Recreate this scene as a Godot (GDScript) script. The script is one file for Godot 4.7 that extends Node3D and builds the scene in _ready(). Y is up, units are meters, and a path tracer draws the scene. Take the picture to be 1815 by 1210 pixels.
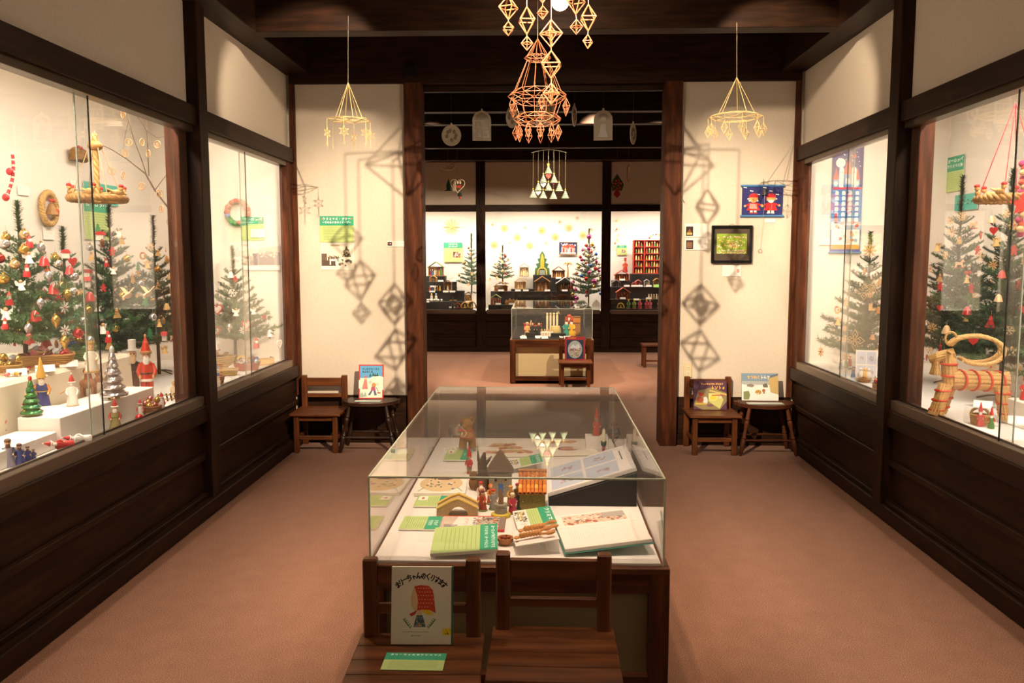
extends Node3D
# A museum room of Christmas displays: dark timber frame, lit showcases on both sides, a glass table case in the middle
# and a second room with three more showcases seen through the doorway. Units are metres, y is up.

var taken := {}
var mats := {}
var noise_tex := {}
var prints := {}
var rng := RandomNumberGenerator.new()

func _ready() -> void:
	rng.seed = 20
	# ---- camera
	var cam := Camera3D.new()
	cam.name = "camera"
	add_child(cam)
	cam.position = Vector3(0, 1.65, 0)
	cam.rotation = Vector3(deg_to_rad(-5.7687), deg_to_rad(1.9254), 0)
	cam.fov = 44.878
	cam.near = 0.05
	cam.far = 60.0
	cam.current = true
	# ---- surroundings: the rooms are closed, so the sky is black
	var env := Environment.new()
	env.background_mode = Environment.BG_COLOR
	env.background_color = Color(0, 0, 0)
	env.tonemap_mode = Environment.TONE_MAPPER_LINEAR
	env.tonemap_exposure = 1.0
	env.sdfgi_enabled = true
	env.ssao_enabled = true
	env.ssil_enabled = true
	var we := WorldEnvironment.new()
	we.name = "surroundings"
	we.environment = env
	add_child(we)
	# ---- light: strip lamps in the showcases, spots and globe lamps in the rooms
	room_lights()
	# ---- the rooms
	build_rooms()
	# ---- things, large ones first
	build_table_case()
	build_seats()
	build_left_showcase()
	build_right_showcase()
	build_end_walls()
	build_hangings()
	build_second_case()
	build_far_showcases()

# ------------------------------------------------------------------ mesh builder
class MB:
	var v := PackedVector3Array()
	var n := PackedVector3Array()
	var uv := PackedVector2Array()
	var ix := PackedInt32Array()
	var xf := Transform3D()

	func vert(p: Vector3, nn: Vector3, t := Vector2.ZERO) -> int:
		v.append(xf * p)
		n.append((xf.basis * nn).normalized())
		uv.append(t)
		return v.size() - 1

	func tri_i(a: int, b: int, c: int) -> void:
		ix.append(a)
		ix.append(c)
		ix.append(b)

	# corners counter-clockwise seen from outside
	func quad(a: Vector3, b: Vector3, c: Vector3, d: Vector3) -> MB:
		var nn := (b - a).cross(d - a)
		if nn.length() < 1e-12:
			nn = (c - b).cross(d - b)
		nn = nn.normalized()
		var i := vert(a, nn, Vector2(0, 1))
		vert(b, nn, Vector2(1, 1))
		vert(c, nn, Vector2(1, 0))
		vert(d, nn, Vector2(0, 0))
		tri_i(i, i + 1, i + 2)
		tri_i(i, i + 2, i + 3)
		return self

	func tri(a: Vector3, b: Vector3, c: Vector3) -> MB:
		var nn := (b - a).cross(c - a).normalized()
		var i := vert(a, nn)
		vert(b, nn)
		vert(c, nn)
		tri_i(i, i + 1, i + 2)
		return self

	func box(c: Vector3, s: Vector3, bev := 0.0) -> MB:
		var h := s * 0.5
		if bev <= 0.0:
			for ax in 3:
				for sg in [-1.0, 1.0]:
					var u := Vector3.ZERO
					var w := Vector3.ZERO
					var nn := Vector3.ZERO
					nn[ax] = sg
					u[(ax + 1) % 3] = 1.0
					w[(ax + 2) % 3] = sg
					var o := c + nn * h
					quad(o + (-u - w) * h, o + (u - w) * h, o + (u + w) * h, o + (-u + w) * h)
			return self
		bev = minf(bev, minf(h.x, minf(h.y, h.z)) * 0.9)
		var q := h - Vector3(bev, bev, bev)
		for ax in 3:
			var a1 := (ax + 1) % 3
			var a2 := (ax + 2) % 3
			for sg in [-1.0, 1.0]:
				var pts := []
				for k in [[-1.0, -1.0], [1.0, -1.0], [1.0, 1.0], [-1.0, 1.0]]:
					var p := Vector3.ZERO
					p[ax] = sg * h[ax]
					p[a1] = k[0] * q[a1]
					p[a2] = k[1] * sg * q[a2]
					pts.append(c + p)
				quad(pts[0], pts[1], pts[2], pts[3])
			# the four edges that run along ax
			for s1 in [-1.0, 1.0]:
				for s2 in [-1.0, 1.0]:
					var e := []
					for t in [-1.0, 1.0]:
						var pa := Vector3.ZERO
						pa[ax] = t * q[ax]
						pa[a1] = s1 * h[a1]
						pa[a2] = s2 * q[a2]
						var pb := Vector3.ZERO
						pb[ax] = t * q[ax]
						pb[a1] = s1 * q[a1]
						pb[a2] = s2 * h[a2]
						e.append([c + pa, c + pb])
					if s1 * s2 > 0:
						quad(e[0][0], e[0][1], e[1][1], e[1][0]) if false else quad(e[1][0], e[1][1], e[0][1], e[0][0])
					else:
						quad(e[0][0], e[0][1], e[1][1], e[1][0])
		for sx in [-1.0, 1.0]:
			for sy in [-1.0, 1.0]:
				for sz in [-1.0, 1.0]:
					var pa := c + Vector3(sx * h.x, sy * q.y, sz * q.z)
					var pb := c + Vector3(sx * q.x, sy * h.y, sz * q.z)
					var pc := c + Vector3(sx * q.x, sy * q.y, sz * h.z)
					if sx * sy * sz > 0:
						tri(pa, pb, pc)
					else:
						tri(pa, pc, pb)
		return self

	# profile of Vector2(radius, height) from bottom to top, turned about the y axis
	func lathe(pts: Array, sides := 12, o := Vector3.ZERO, sharp := 0.75) -> MB:
		var m := pts.size()
		var nr := []
		for k in m - 1:
			var d: Vector2 = pts[k + 1] - pts[k]
			nr.append(Vector2(d.y, -d.x).normalized() if d.length() > 1e-9 else Vector2(1, 0))
		for k in m - 1:
			var n0: Vector2 = nr[k]
			var n1: Vector2 = nr[k]
			if k > 0 and nr[k - 1].dot(nr[k]) > sharp:
				n0 = (nr[k - 1] + nr[k]).normalized()
			if k < m - 2 and nr[k + 1].dot(nr[k]) > sharp:
				n1 = (nr[k + 1] + nr[k]).normalized()
			var b := v.size()
			for j in sides + 1:
				var a := TAU * j / sides
				var ca := cos(a)
				var sa := sin(a)
				vert(o + Vector3(pts[k].x * ca, pts[k].y, pts[k].x * sa), Vector3(n0.x * ca, n0.y, n0.x * sa), Vector2(float(j) / sides, 1.0 - float(k) / (m - 1)))
				vert(o + Vector3(pts[k + 1].x * ca, pts[k + 1].y, pts[k + 1].x * sa), Vector3(n1.x * ca, n1.y, n1.x * sa), Vector2(float(j) / sides, 1.0 - float(k + 1) / (m - 1)))
			for j in sides:
				var i := b + j * 2
				tri_i(i, i + 1, i + 3)
				tri_i(i, i + 3, i + 2)
		return self

	func ball(c: Vector3, r: Vector3, sides := 12, rings := 7) -> MB:
		var keep := xf
		xf = xf * Transform3D(Basis.from_scale(r), c)
		var b := v.size()
		for k in rings + 1:
			var t := PI * k / rings
			for j in sides + 1:
				var a := TAU * j / sides
				var p := Vector3(sin(t) * cos(a), -cos(t), sin(t) * sin(a))
				v.append(xf * p)
				n.append((keep.basis * Vector3(p.x / r.x, p.y / r.y, p.z / r.z)).normalized())
				uv.append(Vector2(float(j) / sides, 1.0 - float(k) / rings))
		for k in rings:
			for j in sides:
				var i := b + k * (sides + 1) + j
				tri_i(i, i + sides + 1, i + sides + 2)
				tri_i(i, i + sides + 2, i + 1)
		xf = keep
		return self

	# a tube through points; radii one number or one for each point
	func tube(pts: Array, rad, sides := 6, closed := false, caps := true) -> MB:
		var m := pts.size()
		var b := v.size()
		var up := Vector3.UP
		var d0: Vector3 = (pts[1] - pts[0]).normalized()
		if absf(d0.dot(up)) > 0.9:
			up = Vector3.RIGHT
		var side := d0.cross(up).normalized()
		var total := m + 1 if closed else m
		for kk in total:
			var k := kk % m
			var d: Vector3
			if closed:
				d = pts[(k + 1) % m] - pts[(k - 1 + m) % m]
			else:
				d = pts[mini(k + 1, m - 1)] - pts[maxi(k - 1, 0)]
			d = d.normalized()
			side = (side - d * side.dot(d)).normalized()
			var up2 := d.cross(side)
			var r: float = rad[k] if rad is Array or rad is PackedFloat32Array else rad
			for j in sides + 1:
				var a := TAU * j / sides
				var nn := side * cos(a) + up2 * sin(a)
				vert(pts[k] + nn * r, nn, Vector2(float(j) / sides, float(kk) / (total - 1)))
		for k in total - 1:
			for j in sides:
				var i := b + k * (sides + 1) + j
				tri_i(i, i + 1, i + sides + 2)
				tri_i(i, i + sides + 2, i + sides + 1)
		if caps and not closed:
			for e in 2:
				var k := 0 if e == 0 else m - 1
				var d: Vector3 = (pts[0] - pts[1]).normalized() if e == 0 else (pts[m - 1] - pts[m - 2]).normalized()
				var c := vert(pts[k], d)
				var ring := b + (0 if e == 0 else (m - 1) * (sides + 1))
				var first := v.size()
				for j in sides + 1:
					v.append(v[ring + j])
					n.append((xf.basis * d).normalized())
					uv.append(Vector2.ZERO)
				for j in sides:
					if e == 0:
						tri_i(c, first + j + 1, first + j)
					else:
						tri_i(c, first + j, first + j + 1)
		return self

	# an outline in the xy plane pushed out to depth d (centred on z = 0)
	func extrude(poly: PackedVector2Array, d: float) -> MB:
		if Geometry2D.is_polygon_clockwise(poly):
			poly = poly.duplicate()
			poly.reverse()
		var t := Geometry2D.triangulate_polygon(poly)
		var lo := poly[0]
		var hi := poly[0]
		for p in poly:
			lo = lo.min(p)
			hi = hi.max(p)
		var sz := (hi - lo).max(Vector2(1e-6, 1e-6))
		for sg in [1.0, -1.0]:
			var b := v.size()
			for p in poly:
				vert(Vector3(p.x, p.y, sg * d * 0.5), Vector3(0, 0, sg), Vector2((p.x - lo.x) / sz.x, 1.0 - (p.y - lo.y) / sz.y))
			for k in range(0, t.size(), 3):
				var q0 := poly[t[k]]
				var ccw := (poly[t[k + 1]] - q0).cross(poly[t[k + 2]] - q0) > 0
				if ccw == (sg > 0):
					tri_i(b + t[k], b + t[k + 1], b + t[k + 2])
				else:
					tri_i(b + t[k], b + t[k + 2], b + t[k + 1])
		var m := poly.size()
		for k in m:
			var p := poly[k]
			var q := poly[(k + 1) % m]
			quad(Vector3(p.x, p.y, d * 0.5), Vector3(p.x, p.y, -d * 0.5), Vector3(q.x, q.y, -d * 0.5), Vector3(q.x, q.y, d * 0.5))
		return self

	func made() -> ArrayMesh:
		var a := []
		a.resize(Mesh.ARRAY_MAX)
		a[Mesh.ARRAY_VERTEX] = v
		a[Mesh.ARRAY_NORMAL] = n
		a[Mesh.ARRAY_TEX_UV] = uv
		a[Mesh.ARRAY_INDEX] = ix
		var m := ArrayMesh.new()
		m.add_surface_from_arrays(Mesh.PRIMITIVE_TRIANGLES, a)
		return m

func bxm(s: Vector3, bev := 0.0, c := Vector3.ZERO) -> ArrayMesh:
	return MB.new().box(c, s, bev).made()

func lathed(pts: Array, sides := 14) -> ArrayMesh:
	return MB.new().lathe(pts, sides).made()

func balled(r: Vector3, c := Vector3.ZERO, sides := 14, rings := 9) -> ArrayMesh:
	return MB.new().ball(c, r, sides, rings).made()

func tubed(pts: Array, r, sides := 6, closed := false) -> ArrayMesh:
	return MB.new().tube(pts, r, sides, closed).made()

func cut_out(poly: PackedVector2Array, d: float) -> ArrayMesh:
	return MB.new().extrude(poly, d).made()

func at(p: Vector3, ry := 0.0, rx := 0.0, rz := 0.0, s := 1.0) -> Transform3D:
	return Transform3D(Basis.from_euler(Vector3(rx, ry, rz)) * Basis.from_scale(Vector3(s, s, s)), p)

# ------------------------------------------------------------------ naming
func numbered(called: String) -> String:
	var k: int = taken.get(called, 0)
	taken[called] = k + 1
	return called if k == 0 else "%s_%03d" % [called, k]

func tag(o: Node3D, label: String, category := "", group := "", kind := "") -> Node3D:
	if label:
		o.set_meta("label", label)
	if category:
		o.set_meta("category", category)
	if group:
		o.set_meta("group", group)
	if kind:
		o.set_meta("kind", kind)
	return o

func thing(called: String, label: String, category: String, where := Transform3D(), group := "", kind := "") -> Node3D:
	var o := Node3D.new()
	o.name = numbered(called)
	add_child(o)
	o.transform = where
	tag(o, label, category, group, kind)
	return o

func part(parent: Node3D, called: String, mesh: Mesh, m: Material, where := Transform3D(), label := "", kind := "") -> MeshInstance3D:
	var o := MeshInstance3D.new()
	o.name = called
	o.mesh = mesh
	o.material_override = m
	o.cast_shadow = GeometryInstance3D.SHADOW_CASTING_SETTING_ON
	parent.add_child(o, true)
	o.transform = where
	tag(o, label, "", "", kind)
	return o

func solo(called: String, label: String, category: String, mesh: Mesh, m: Material, where := Transform3D(), group := "", kind := "") -> MeshInstance3D:
	var o := MeshInstance3D.new()
	o.name = numbered(called)
	o.mesh = mesh
	o.material_override = m
	add_child(o)
	o.transform = where
	tag(o, label, category, group, kind)
	return o

func struct(called: String, label: String, mesh: Mesh = null, m: Material = null, where := Transform3D()) -> Node3D:
	var o: Node3D
	if mesh:
		o = MeshInstance3D.new()
		o.mesh = mesh
		o.material_override = m
	else:
		o = Node3D.new()
	o.name = called
	add_child(o)
	o.transform = where
	tag(o, label, "", "", "structure")
	return o

# ------------------------------------------------------------------ materials
func mat(c: Color, rough := 0.6, metal := 0.0, extra := "") -> StandardMaterial3D:
	var key := "%s %.3f %.3f %s" % [c.to_html(), rough, metal, extra]
	if mats.has(key):
		return mats[key]
	var m := StandardMaterial3D.new()
	m.resource_name = "surface_" + c.to_html()
	m.albedo_color = c
	m.roughness = rough
	m.metallic = metal
	if extra == "cloth":
		m.rim_enabled = true
		m.rim = 0.3
		m.rim_tint = 0.6
	if extra == "coat":
		m.clearcoat_enabled = true
		m.clearcoat = 0.6
		m.clearcoat_roughness = 0.15
	if extra == "leaf":
		m.backlight_enabled = true
		m.backlight = Color(0.15, 0.2, 0.1)
	mats[key] = m
	return m

func hexc(h: String) -> Color:
	return Color.html(h)

func noise(freq: float, seed_: int, octaves := 3, size := 512, as_normal := false, ramp: Gradient = null) -> NoiseTexture2D:
	var key := "%f %d %d %d %s %s" % [freq, seed_, octaves, size, as_normal, ramp]
	if noise_tex.has(key):
		return noise_tex[key]
	var f := FastNoiseLite.new()
	f.noise_type = FastNoiseLite.TYPE_SIMPLEX_SMOOTH
	f.frequency = freq
	f.seed = seed_
	f.fractal_octaves = octaves
	var t := NoiseTexture2D.new()
	t.width = size
	t.height = size
	t.seamless = true
	t.noise = f
	t.as_normal_map = as_normal
	if ramp:
		t.color_ramp = ramp
	noise_tex[key] = t
	return t

func ramp(cols: Array) -> Gradient:
	var g := Gradient.new()
	var offs := PackedFloat32Array()
	var cc := PackedColorArray()
	for c in cols:
		offs.append(c[0])
		cc.append(Color.html(c[1]))
	g.offsets = offs
	g.colors = cc
	return g

var wood_tex := {}
# wood with its grain along axis 0, 1 or 2
func wood(kind: String, axis: int) -> StandardMaterial3D:
	var key := "wood %s %d" % [kind, axis]
	if mats.has(key):
		return mats[key]
	if not wood_tex.has(kind):
		var g: Gradient
		if kind == "dark":
			g = ramp([[0.0, "22150d"], [0.45, "2c1b11"], [0.6, "321f13"], [1.0, "402617"]])
		elif kind == "post":
			g = ramp([[0.0, "3a1f13"], [0.4, "4a2817"], [0.62, "532d1a"], [1.0, "693c22"]])
		elif kind == "chair":
			g = ramp([[0.0, "432412"], [0.4, "5a3118"], [0.62, "65381c"], [1.0, "7a4a28"]])
		elif kind == "black":
			g = ramp([[0.0, "1c120d"], [0.5, "2f1d14"], [1.0, "462b1c"]])
		else:
			g = ramp([[0.0, "b98d55"], [0.5, "d0a467"], [1.0, "e0bb82"]])
		wood_tex[kind] = noise(0.012, kind.length() + 3, 4, 512, false, g)
	var m := StandardMaterial3D.new()
	m.resource_name = "wood_" + kind
	m.albedo_texture = wood_tex[kind]
	m.uv1_triplanar = true
	var s := Vector3(3.2, 3.2, 3.2)
	s[axis] = 0.35
	m.uv1_scale = s
	m.roughness = {"dark": 0.5, "post": 0.5, "chair": 0.36, "black": 0.34}.get(kind, 0.55)
	m.metallic_specular = 0.28 if kind == "dark" or kind == "post" else 0.45
	mats[key] = m
	return m

func plaster() -> StandardMaterial3D:
	if mats.has("plaster"):
		return mats["plaster"]
	var m := StandardMaterial3D.new()
	m.resource_name = "plaster"
	m.albedo_texture = noise(0.05, 4, 4, 512, false, ramp([[0.0, "d5c8b7"], [0.5, "d8ccbb"], [1.0, "dbd0c0"]]))
	m.uv1_triplanar = true
	m.uv1_world_triplanar = true
	m.uv1_scale = Vector3(1.3, 1.3, 1.3)
	m.roughness = 0.9
	m.heightmap_enabled = true
	m.heightmap_texture = noise(0.2, 6, 2, 256)
	m.heightmap_scale = 0.05
	mats["plaster"] = m
	return m

func case_paper() -> StandardMaterial3D:
	return mat(Color(0.925, 0.90, 0.865), 0.85)

func carpet() -> StandardMaterial3D:
	if mats.has("carpet"):
		return mats["carpet"]
	var m := StandardMaterial3D.new()
	m.resource_name = "carpet"
	m.albedo_texture = noise(0.15, 14, 3, 1024, false, ramp([[0.0, "4a2f23"], [0.35, "885c47"], [0.5, "996b54"], [0.65, "aa7b63"], [1.0, "deae93"]]))
	m.uv1_triplanar = true
	m.uv1_world_triplanar = true
	m.uv1_scale = Vector3(1.1, 1.1, 1.1)
	m.roughness = 0.95
	m.rim_enabled = true
	m.rim = 0.25
	m.rim_tint = 0.7
	m.heightmap_enabled = true
	m.heightmap_texture = noise(0.4, 15, 2, 512)
	m.heightmap_scale = 0.25
	m.detail_enabled = true
	m.detail_blend_mode = BaseMaterial3D.BLEND_MODE_MUL
	m.detail_albedo = noise(0.01, 31, 3, 512, false, ramp([[0.0, "f0edea"], [0.5, "f8f6f4"], [1.0, "ffffff"]]))
	mats["carpet"] = m
	return m

func glass(alpha := 0.03) -> StandardMaterial3D:
	var key := "glass%f" % alpha
	if mats.has(key):
		return mats[key]
	var m := StandardMaterial3D.new()
	m.resource_name = "glass"
	m.transparency = BaseMaterial3D.TRANSPARENCY_ALPHA
	m.albedo_color = Color(0.93, 0.97, 0.94, alpha)
	m.roughness = 0.0
	m.metallic_specular = 0.5
	mats[key] = m
	return m

func lamp_mat(c: Color, e: float) -> StandardMaterial3D:
	var key := "lamp%s%f" % [c.to_html(), e]
	if mats.has(key):
		return mats[key]
	var m := StandardMaterial3D.new()
	m.resource_name = "lamp_glow"
	m.albedo_color = Color(0.9, 0.9, 0.88)
	m.emission_enabled = true
	m.emission = c
	m.emission_energy_multiplier = e
	mats[key] = m
	return m

# ------------------------------------------------------------------ light
const WARM := Color(1.0, 0.89, 0.76)
const TUBE := Color(1.0, 0.93, 0.84)

func strip_lamp(label: String, a: Vector3, length: float, energy: float, along_z: bool, tilt := 0.0) -> void:
	var t := thing("strip_lamp", label, "lamp", at(a, 0.0 if along_z else PI / 2), "strip lamps above the showcases")
	part(t, "housing", bxm(Vector3(0.09, 0.03, length), 0.004, Vector3(0, 0.045, 0)), mat(Color(0.85, 0.85, 0.84), 0.4))
	part(t, "tube", tubed([Vector3(0, 0.012, -length * 0.48), Vector3(0, 0.012, length * 0.48)], 0.012, 8), lamp_mat(TUBE, 3.0))
	var l := AreaLight3D.new()
	l.name = "light"
	l.area_size = Vector2(0.08, length * 0.96)
	l.light_color = TUBE
	l.light_energy = energy
	l.shadow_enabled = true
	t.add_child(l, true)
	l.rotation = Vector3(-PI / 2, 0, 0)
	l.position = Vector3(0, -0.004, 0)
	if tilt != 0.0:
		l.rotation = Vector3(-PI / 2, tilt, 0)

func spot_lamp(label: String, p: Vector3, aim: Vector3, energy: float, half: float, soft := 0.35, size := 0.03, colour := WARM) -> void:
	var t := thing("spot_lamp", label, "lamp", Transform3D(Basis(), p), "black spot lamps under the ceiling")
	var d := (aim - p).normalized()
	var b := Basis.looking_at(d, Vector3.UP)
	part(t, "housing", lathed([Vector2(0.02, 0.0), Vector2(0.04, 0.01), Vector2(0.045, 0.12), Vector2(0.041, 0.12), Vector2(0.036, 0.03), Vector2(0.0, 0.03)], 16), mat(Color(0.03, 0.03, 0.03), 0.4), Transform3D(b * Basis.from_euler(Vector3(-PI / 2, 0, 0)), b * Vector3(0, 0, 0.12)))
	part(t, "lens", balled(Vector3(0.034, 0.034, 0.012)), lamp_mat(colour, 4.0), Transform3D(b, b * Vector3(0, 0, 0.03)))
	part(t, "stem", tubed([b * Vector3(0, 0, 0.06), Vector3(0, 3.68 - p.y, 0)], 0.008, 6), mat(Color(0.03, 0.03, 0.03), 0.4))
	var l := SpotLight3D.new()
	l.name = "light"
	l.light_color = colour
	l.light_energy = energy
	l.light_size = size
	l.spot_angle = half
	l.spot_angle_attenuation = soft
	l.spot_range = 20.0
	l.spot_attenuation = 2.0
	l.shadow_enabled = true
	t.add_child(l, true)
	l.transform = Transform3D(b, b * Vector3(0, 0, -0.02))

func room_lights() -> void:
	# tubes along the top of the showcases, hidden behind their headers
	strip_lamp("long white tube lamp above the left showcase", Vector3(-2.45, 2.82, -3.25), 3.9, 11.0, true)
	strip_lamp("short white tube lamp above the left showcase's far bay", Vector3(-2.45, 2.82, -6.15), 1.5, 2.4, true)
	strip_lamp("long white tube lamp above the right showcase", Vector3(2.49, 2.82, -3.25), 3.9, 11.0, true)
	strip_lamp("short white tube lamp above the right showcase's far bay", Vector3(2.49, 2.82, -6.15), 1.5, 2.4, true)
	for k in 3:
		strip_lamp(["tube lamp above the left of the three far showcases", "tube lamp above the middle far showcase", "tube lamp above the right of the three far showcases"][k], Vector3([-2.1, 0.06, 2.25][k], 2.55, -14.68), 1.85, 6.5, false)
	# spots that cross the room towards the end wall
	spot_lamp("black spot lamp aimed at the left end wall", Vector3(0.8, 3.55, -2.32), Vector3(-1.5, 1.38, -7.27), 50.0, 15.5, 0.8, 0.011)
	spot_lamp("black spot lamp aimed at the right end wall", Vector3(-0.71, 3.55, -2.32), Vector3(1.55, 1.38, -7.27), 50.0, 15.5, 0.8, 0.011)
	spot_lamp("black spot lamp near the left corner of the end wall", Vector3(-1.0, 3.45, -4.9), Vector3(-2.1, 2.45, -6.75), 3.0, 25.0, 0.4)
	spot_lamp("black spot lamp near the right corner of the end wall", Vector3(1.05, 3.45, -4.9), Vector3(2.15, 2.45, -6.75), 3.0, 25.0, 0.4)
	# lamps over the carpet and the table case
	spot_lamp("black spot lamp over the carpet left of the table case", Vector3(-1.2, 3.5, -3.4), Vector3(-1.2, 0, -3.8), 3.9, 46.0, 1.0, 0.06)
	spot_lamp("black spot lamp over the carpet right of the table case", Vector3(1.3, 3.5, -3.4), Vector3(1.3, 0, -3.8), 3.9, 46.0, 1.0, 0.06)
	spot_lamp("black spot lamp over the table case", Vector3(-0.1, 3.5, -2.6), Vector3(-0.1, 0.5, -3.9), 9.0, 24.0, 0.8, 0.06)
	# the globe lamp that shows at the top of the picture
	var g := thing("globe_lamp", "round glowing lamp under the ceiling behind the straw mobiles", "lamp", Transform3D(Basis(), Vector3(0.12, 3.225, -5.3)))
	part(g, "globe", balled(Vector3(0.055, 0.055, 0.055), Vector3.ZERO, 20, 12), lamp_mat(Color(1.0, 0.95, 0.85), 6.0))
	part(g, "stem", tubed([Vector3(0, 0.055, 0), Vector3(0, 0.4, 0)], 0.008, 6), mat(Color(0.03, 0.03, 0.03), 0.4))
	var o := OmniLight3D.new()
	o.name = "light"
	o.light_color = WARM
	o.light_energy = 0.5
	o.light_size = 0.05
	o.omni_range = 20.0
	o.omni_attenuation = 2.0
	o.shadow_enabled = true
	g.add_child(o, true)
	o.position = Vector3.ZERO
	# second room
	spot_lamp("black spot lamp left of the second glass case", Vector3(-1.5, 3.4, -9.6), Vector3(0.05, 0.7, -11.3), 16.0, 30.0, 0.6)
	spot_lamp("black spot lamp right of the second glass case", Vector3(1.6, 3.4, -9.6), Vector3(0.05, 0.7, -11.3), 16.0, 30.0, 0.6)
	spot_lamp("black spot lamp aimed at the paper tree mobile", Vector3(0.9, 3.3, -9.3), Vector3(0.12, 2.85, -11.3), 22.0, 14.0, 0.5)
	spot_lamp("black spot lamp over the floor of the second room at left", Vector3(-1.9, 3.4, -11.5), Vector3(-1.6, 0, -11.2), 6.0, 45.0, 0.8, 0.06)
	spot_lamp("black spot lamp over the floor of the second room at right", Vector3(2.0, 3.4, -11.5), Vector3(1.7, 0, -11.2), 6.0, 45.0, 0.8, 0.06)

# ------------------------------------------------------------------ rooms
var trims := 0
func trim(label: String, lo: Vector3, hi: Vector3, kind: String, axis: int, bev := 0.004) -> Node3D:
	trims += 1
	return struct("trim_%d" % trims, label, bxm(hi - lo, bev), wood(kind, axis), Transform3D(Basis(), (lo + hi) * 0.5))

func slab(parent: Node3D, called: String, lo: Vector3, hi: Vector3, m: Material, bev := 0.0) -> MeshInstance3D:
	return part(parent, called, bxm((hi - lo).abs(), bev), m, Transform3D(Basis(), (lo + hi) * 0.5))

func build_rooms() -> void:
	struct("floor", "reddish brown short pile carpet through both rooms", bxm(Vector3(7.6, 0.1, 18.2)), carpet(), at(Vector3(0, -0.05, -6.8)))
	struct("ceiling", "dark board ceiling above the beams", bxm(Vector3(7.6, 0.1, 18.2)), wood("dark", 2), at(Vector3(0, 3.75, -6.8)))
	side_wall(-1.0, -2.17, "left")
	side_wall(1.0, 2.21, "right")
	# wall behind the viewer
	var bw := struct("wall_back", "plaster wall behind the viewer")
	slab(bw, "plaster_panel", Vector3(-3.6, 0, 1.5), Vector3(3.65, 3.7, 1.6), plaster())
	# end wall with the wide doorway
	var ew := struct("wall_end", "plaster end wall on both sides of the wide doorway")
	for s in [[-2.17, -1.17], [1.205, 2.21]]:
		slab(ew, "plaster_panel", Vector3(s[0], 0.43, -7.27), Vector3(s[1], 3.2, -7.4), plaster())
		slab(ew, "plank", Vector3(s[0], 0.1, -7.262), Vector3(s[1], 0.43, -7.4), wood("dark", 0), 0.003)
		slab(ew, "baseboard", Vector3(s[0], 0.0, -7.245), Vector3(s[1], 0.1, -7.4), wood("dark", 0), 0.003)
	for x in [[-2.17, -2.125], [2.165, 2.21]]:
		slab(ew, "corner_strip", Vector3(x[0], 0.43, -7.24), Vector3(x[1], 3.14, -7.3), wood("post", 1), 0.002)
	slab(ew, "end_cap", Vector3(-3.6, 0, -7.28), Vector3(-2.17, 3.7, -7.4), plaster())
	slab(ew, "end_cap", Vector3(2.21, 0, -7.28), Vector3(3.65, 3.7, -7.4), plaster())
	trim("reddish brown wooden post on the left of the doorway", Vector3(-1.17, 0, -7.42), Vector3(-1.02, 3.14, -7.2), "post", 1)
	trim("reddish brown wooden post on the right of the doorway", Vector3(1.06, 0, -7.42), Vector3(1.205, 3.14, -7.2), "post", 1)
	trim("dark lintel beam across the doorway and the end wall", Vector3(-2.17, 3.14, -7.42), Vector3(2.21, 3.7, -7.24), "dark", 0)
	trim("dark grooved head rail inside the doorway lintel", Vector3(-1.02, 3.09, -7.40), Vector3(1.06, 3.14, -7.36), "dark", 0)
	trim("dark ceiling beam across the room before the doorway", Vector3(-2.17, 3.22, -6.05), Vector3(2.21, 3.5, -5.9), "dark", 0)
	trim("dark ceiling beam across the room above the viewer", Vector3(-2.17, 3.3, -1.45), Vector3(2.21, 3.55, -1.3), "dark", 0)
	trim("dark wall plate along the top of the left wall", Vector3(-2.3, 3.22, -7.27), Vector3(-1.99, 3.5, 1.5), "dark", 2)
	trim("dark wall plate along the top of the right wall", Vector3(2.03, 3.22, -7.27), Vector3(2.34, 3.5, 1.5), "dark", 2)
	# second room: beams under its ceiling
	var bz := [-7.95, -9.1, -9.95, -12.05, -13.55]
	for k in 5:
		trim(["first dark ceiling beam of the second room behind the lintel", "second dark ceiling beam of the second room", "third dark ceiling beam of the second room", "fourth dark ceiling beam of the second room", "last dark ceiling beam before the far showcases"][k], Vector3(-3.5, 3.22, bz[k] - 0.13), Vector3(3.6, [3.5, 3.4, 3.7, 3.7, 3.7][k], bz[k]), "dark", 0)
	var w2 := struct("wall_far_left", "plaster side wall of the second room on the left")
	slab(w2, "plaster_panel", Vector3(-3.6, 0, -16), Vector3(-3.5, 3.7, -7.4), plaster())
	w2 = struct("wall_far_right", "plaster side wall of the second room on the right")
	slab(w2, "plaster_panel", Vector3(3.6, 0, -16), Vector3(3.7, 3.7, -7.4), plaster())
	far_wall()

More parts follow.
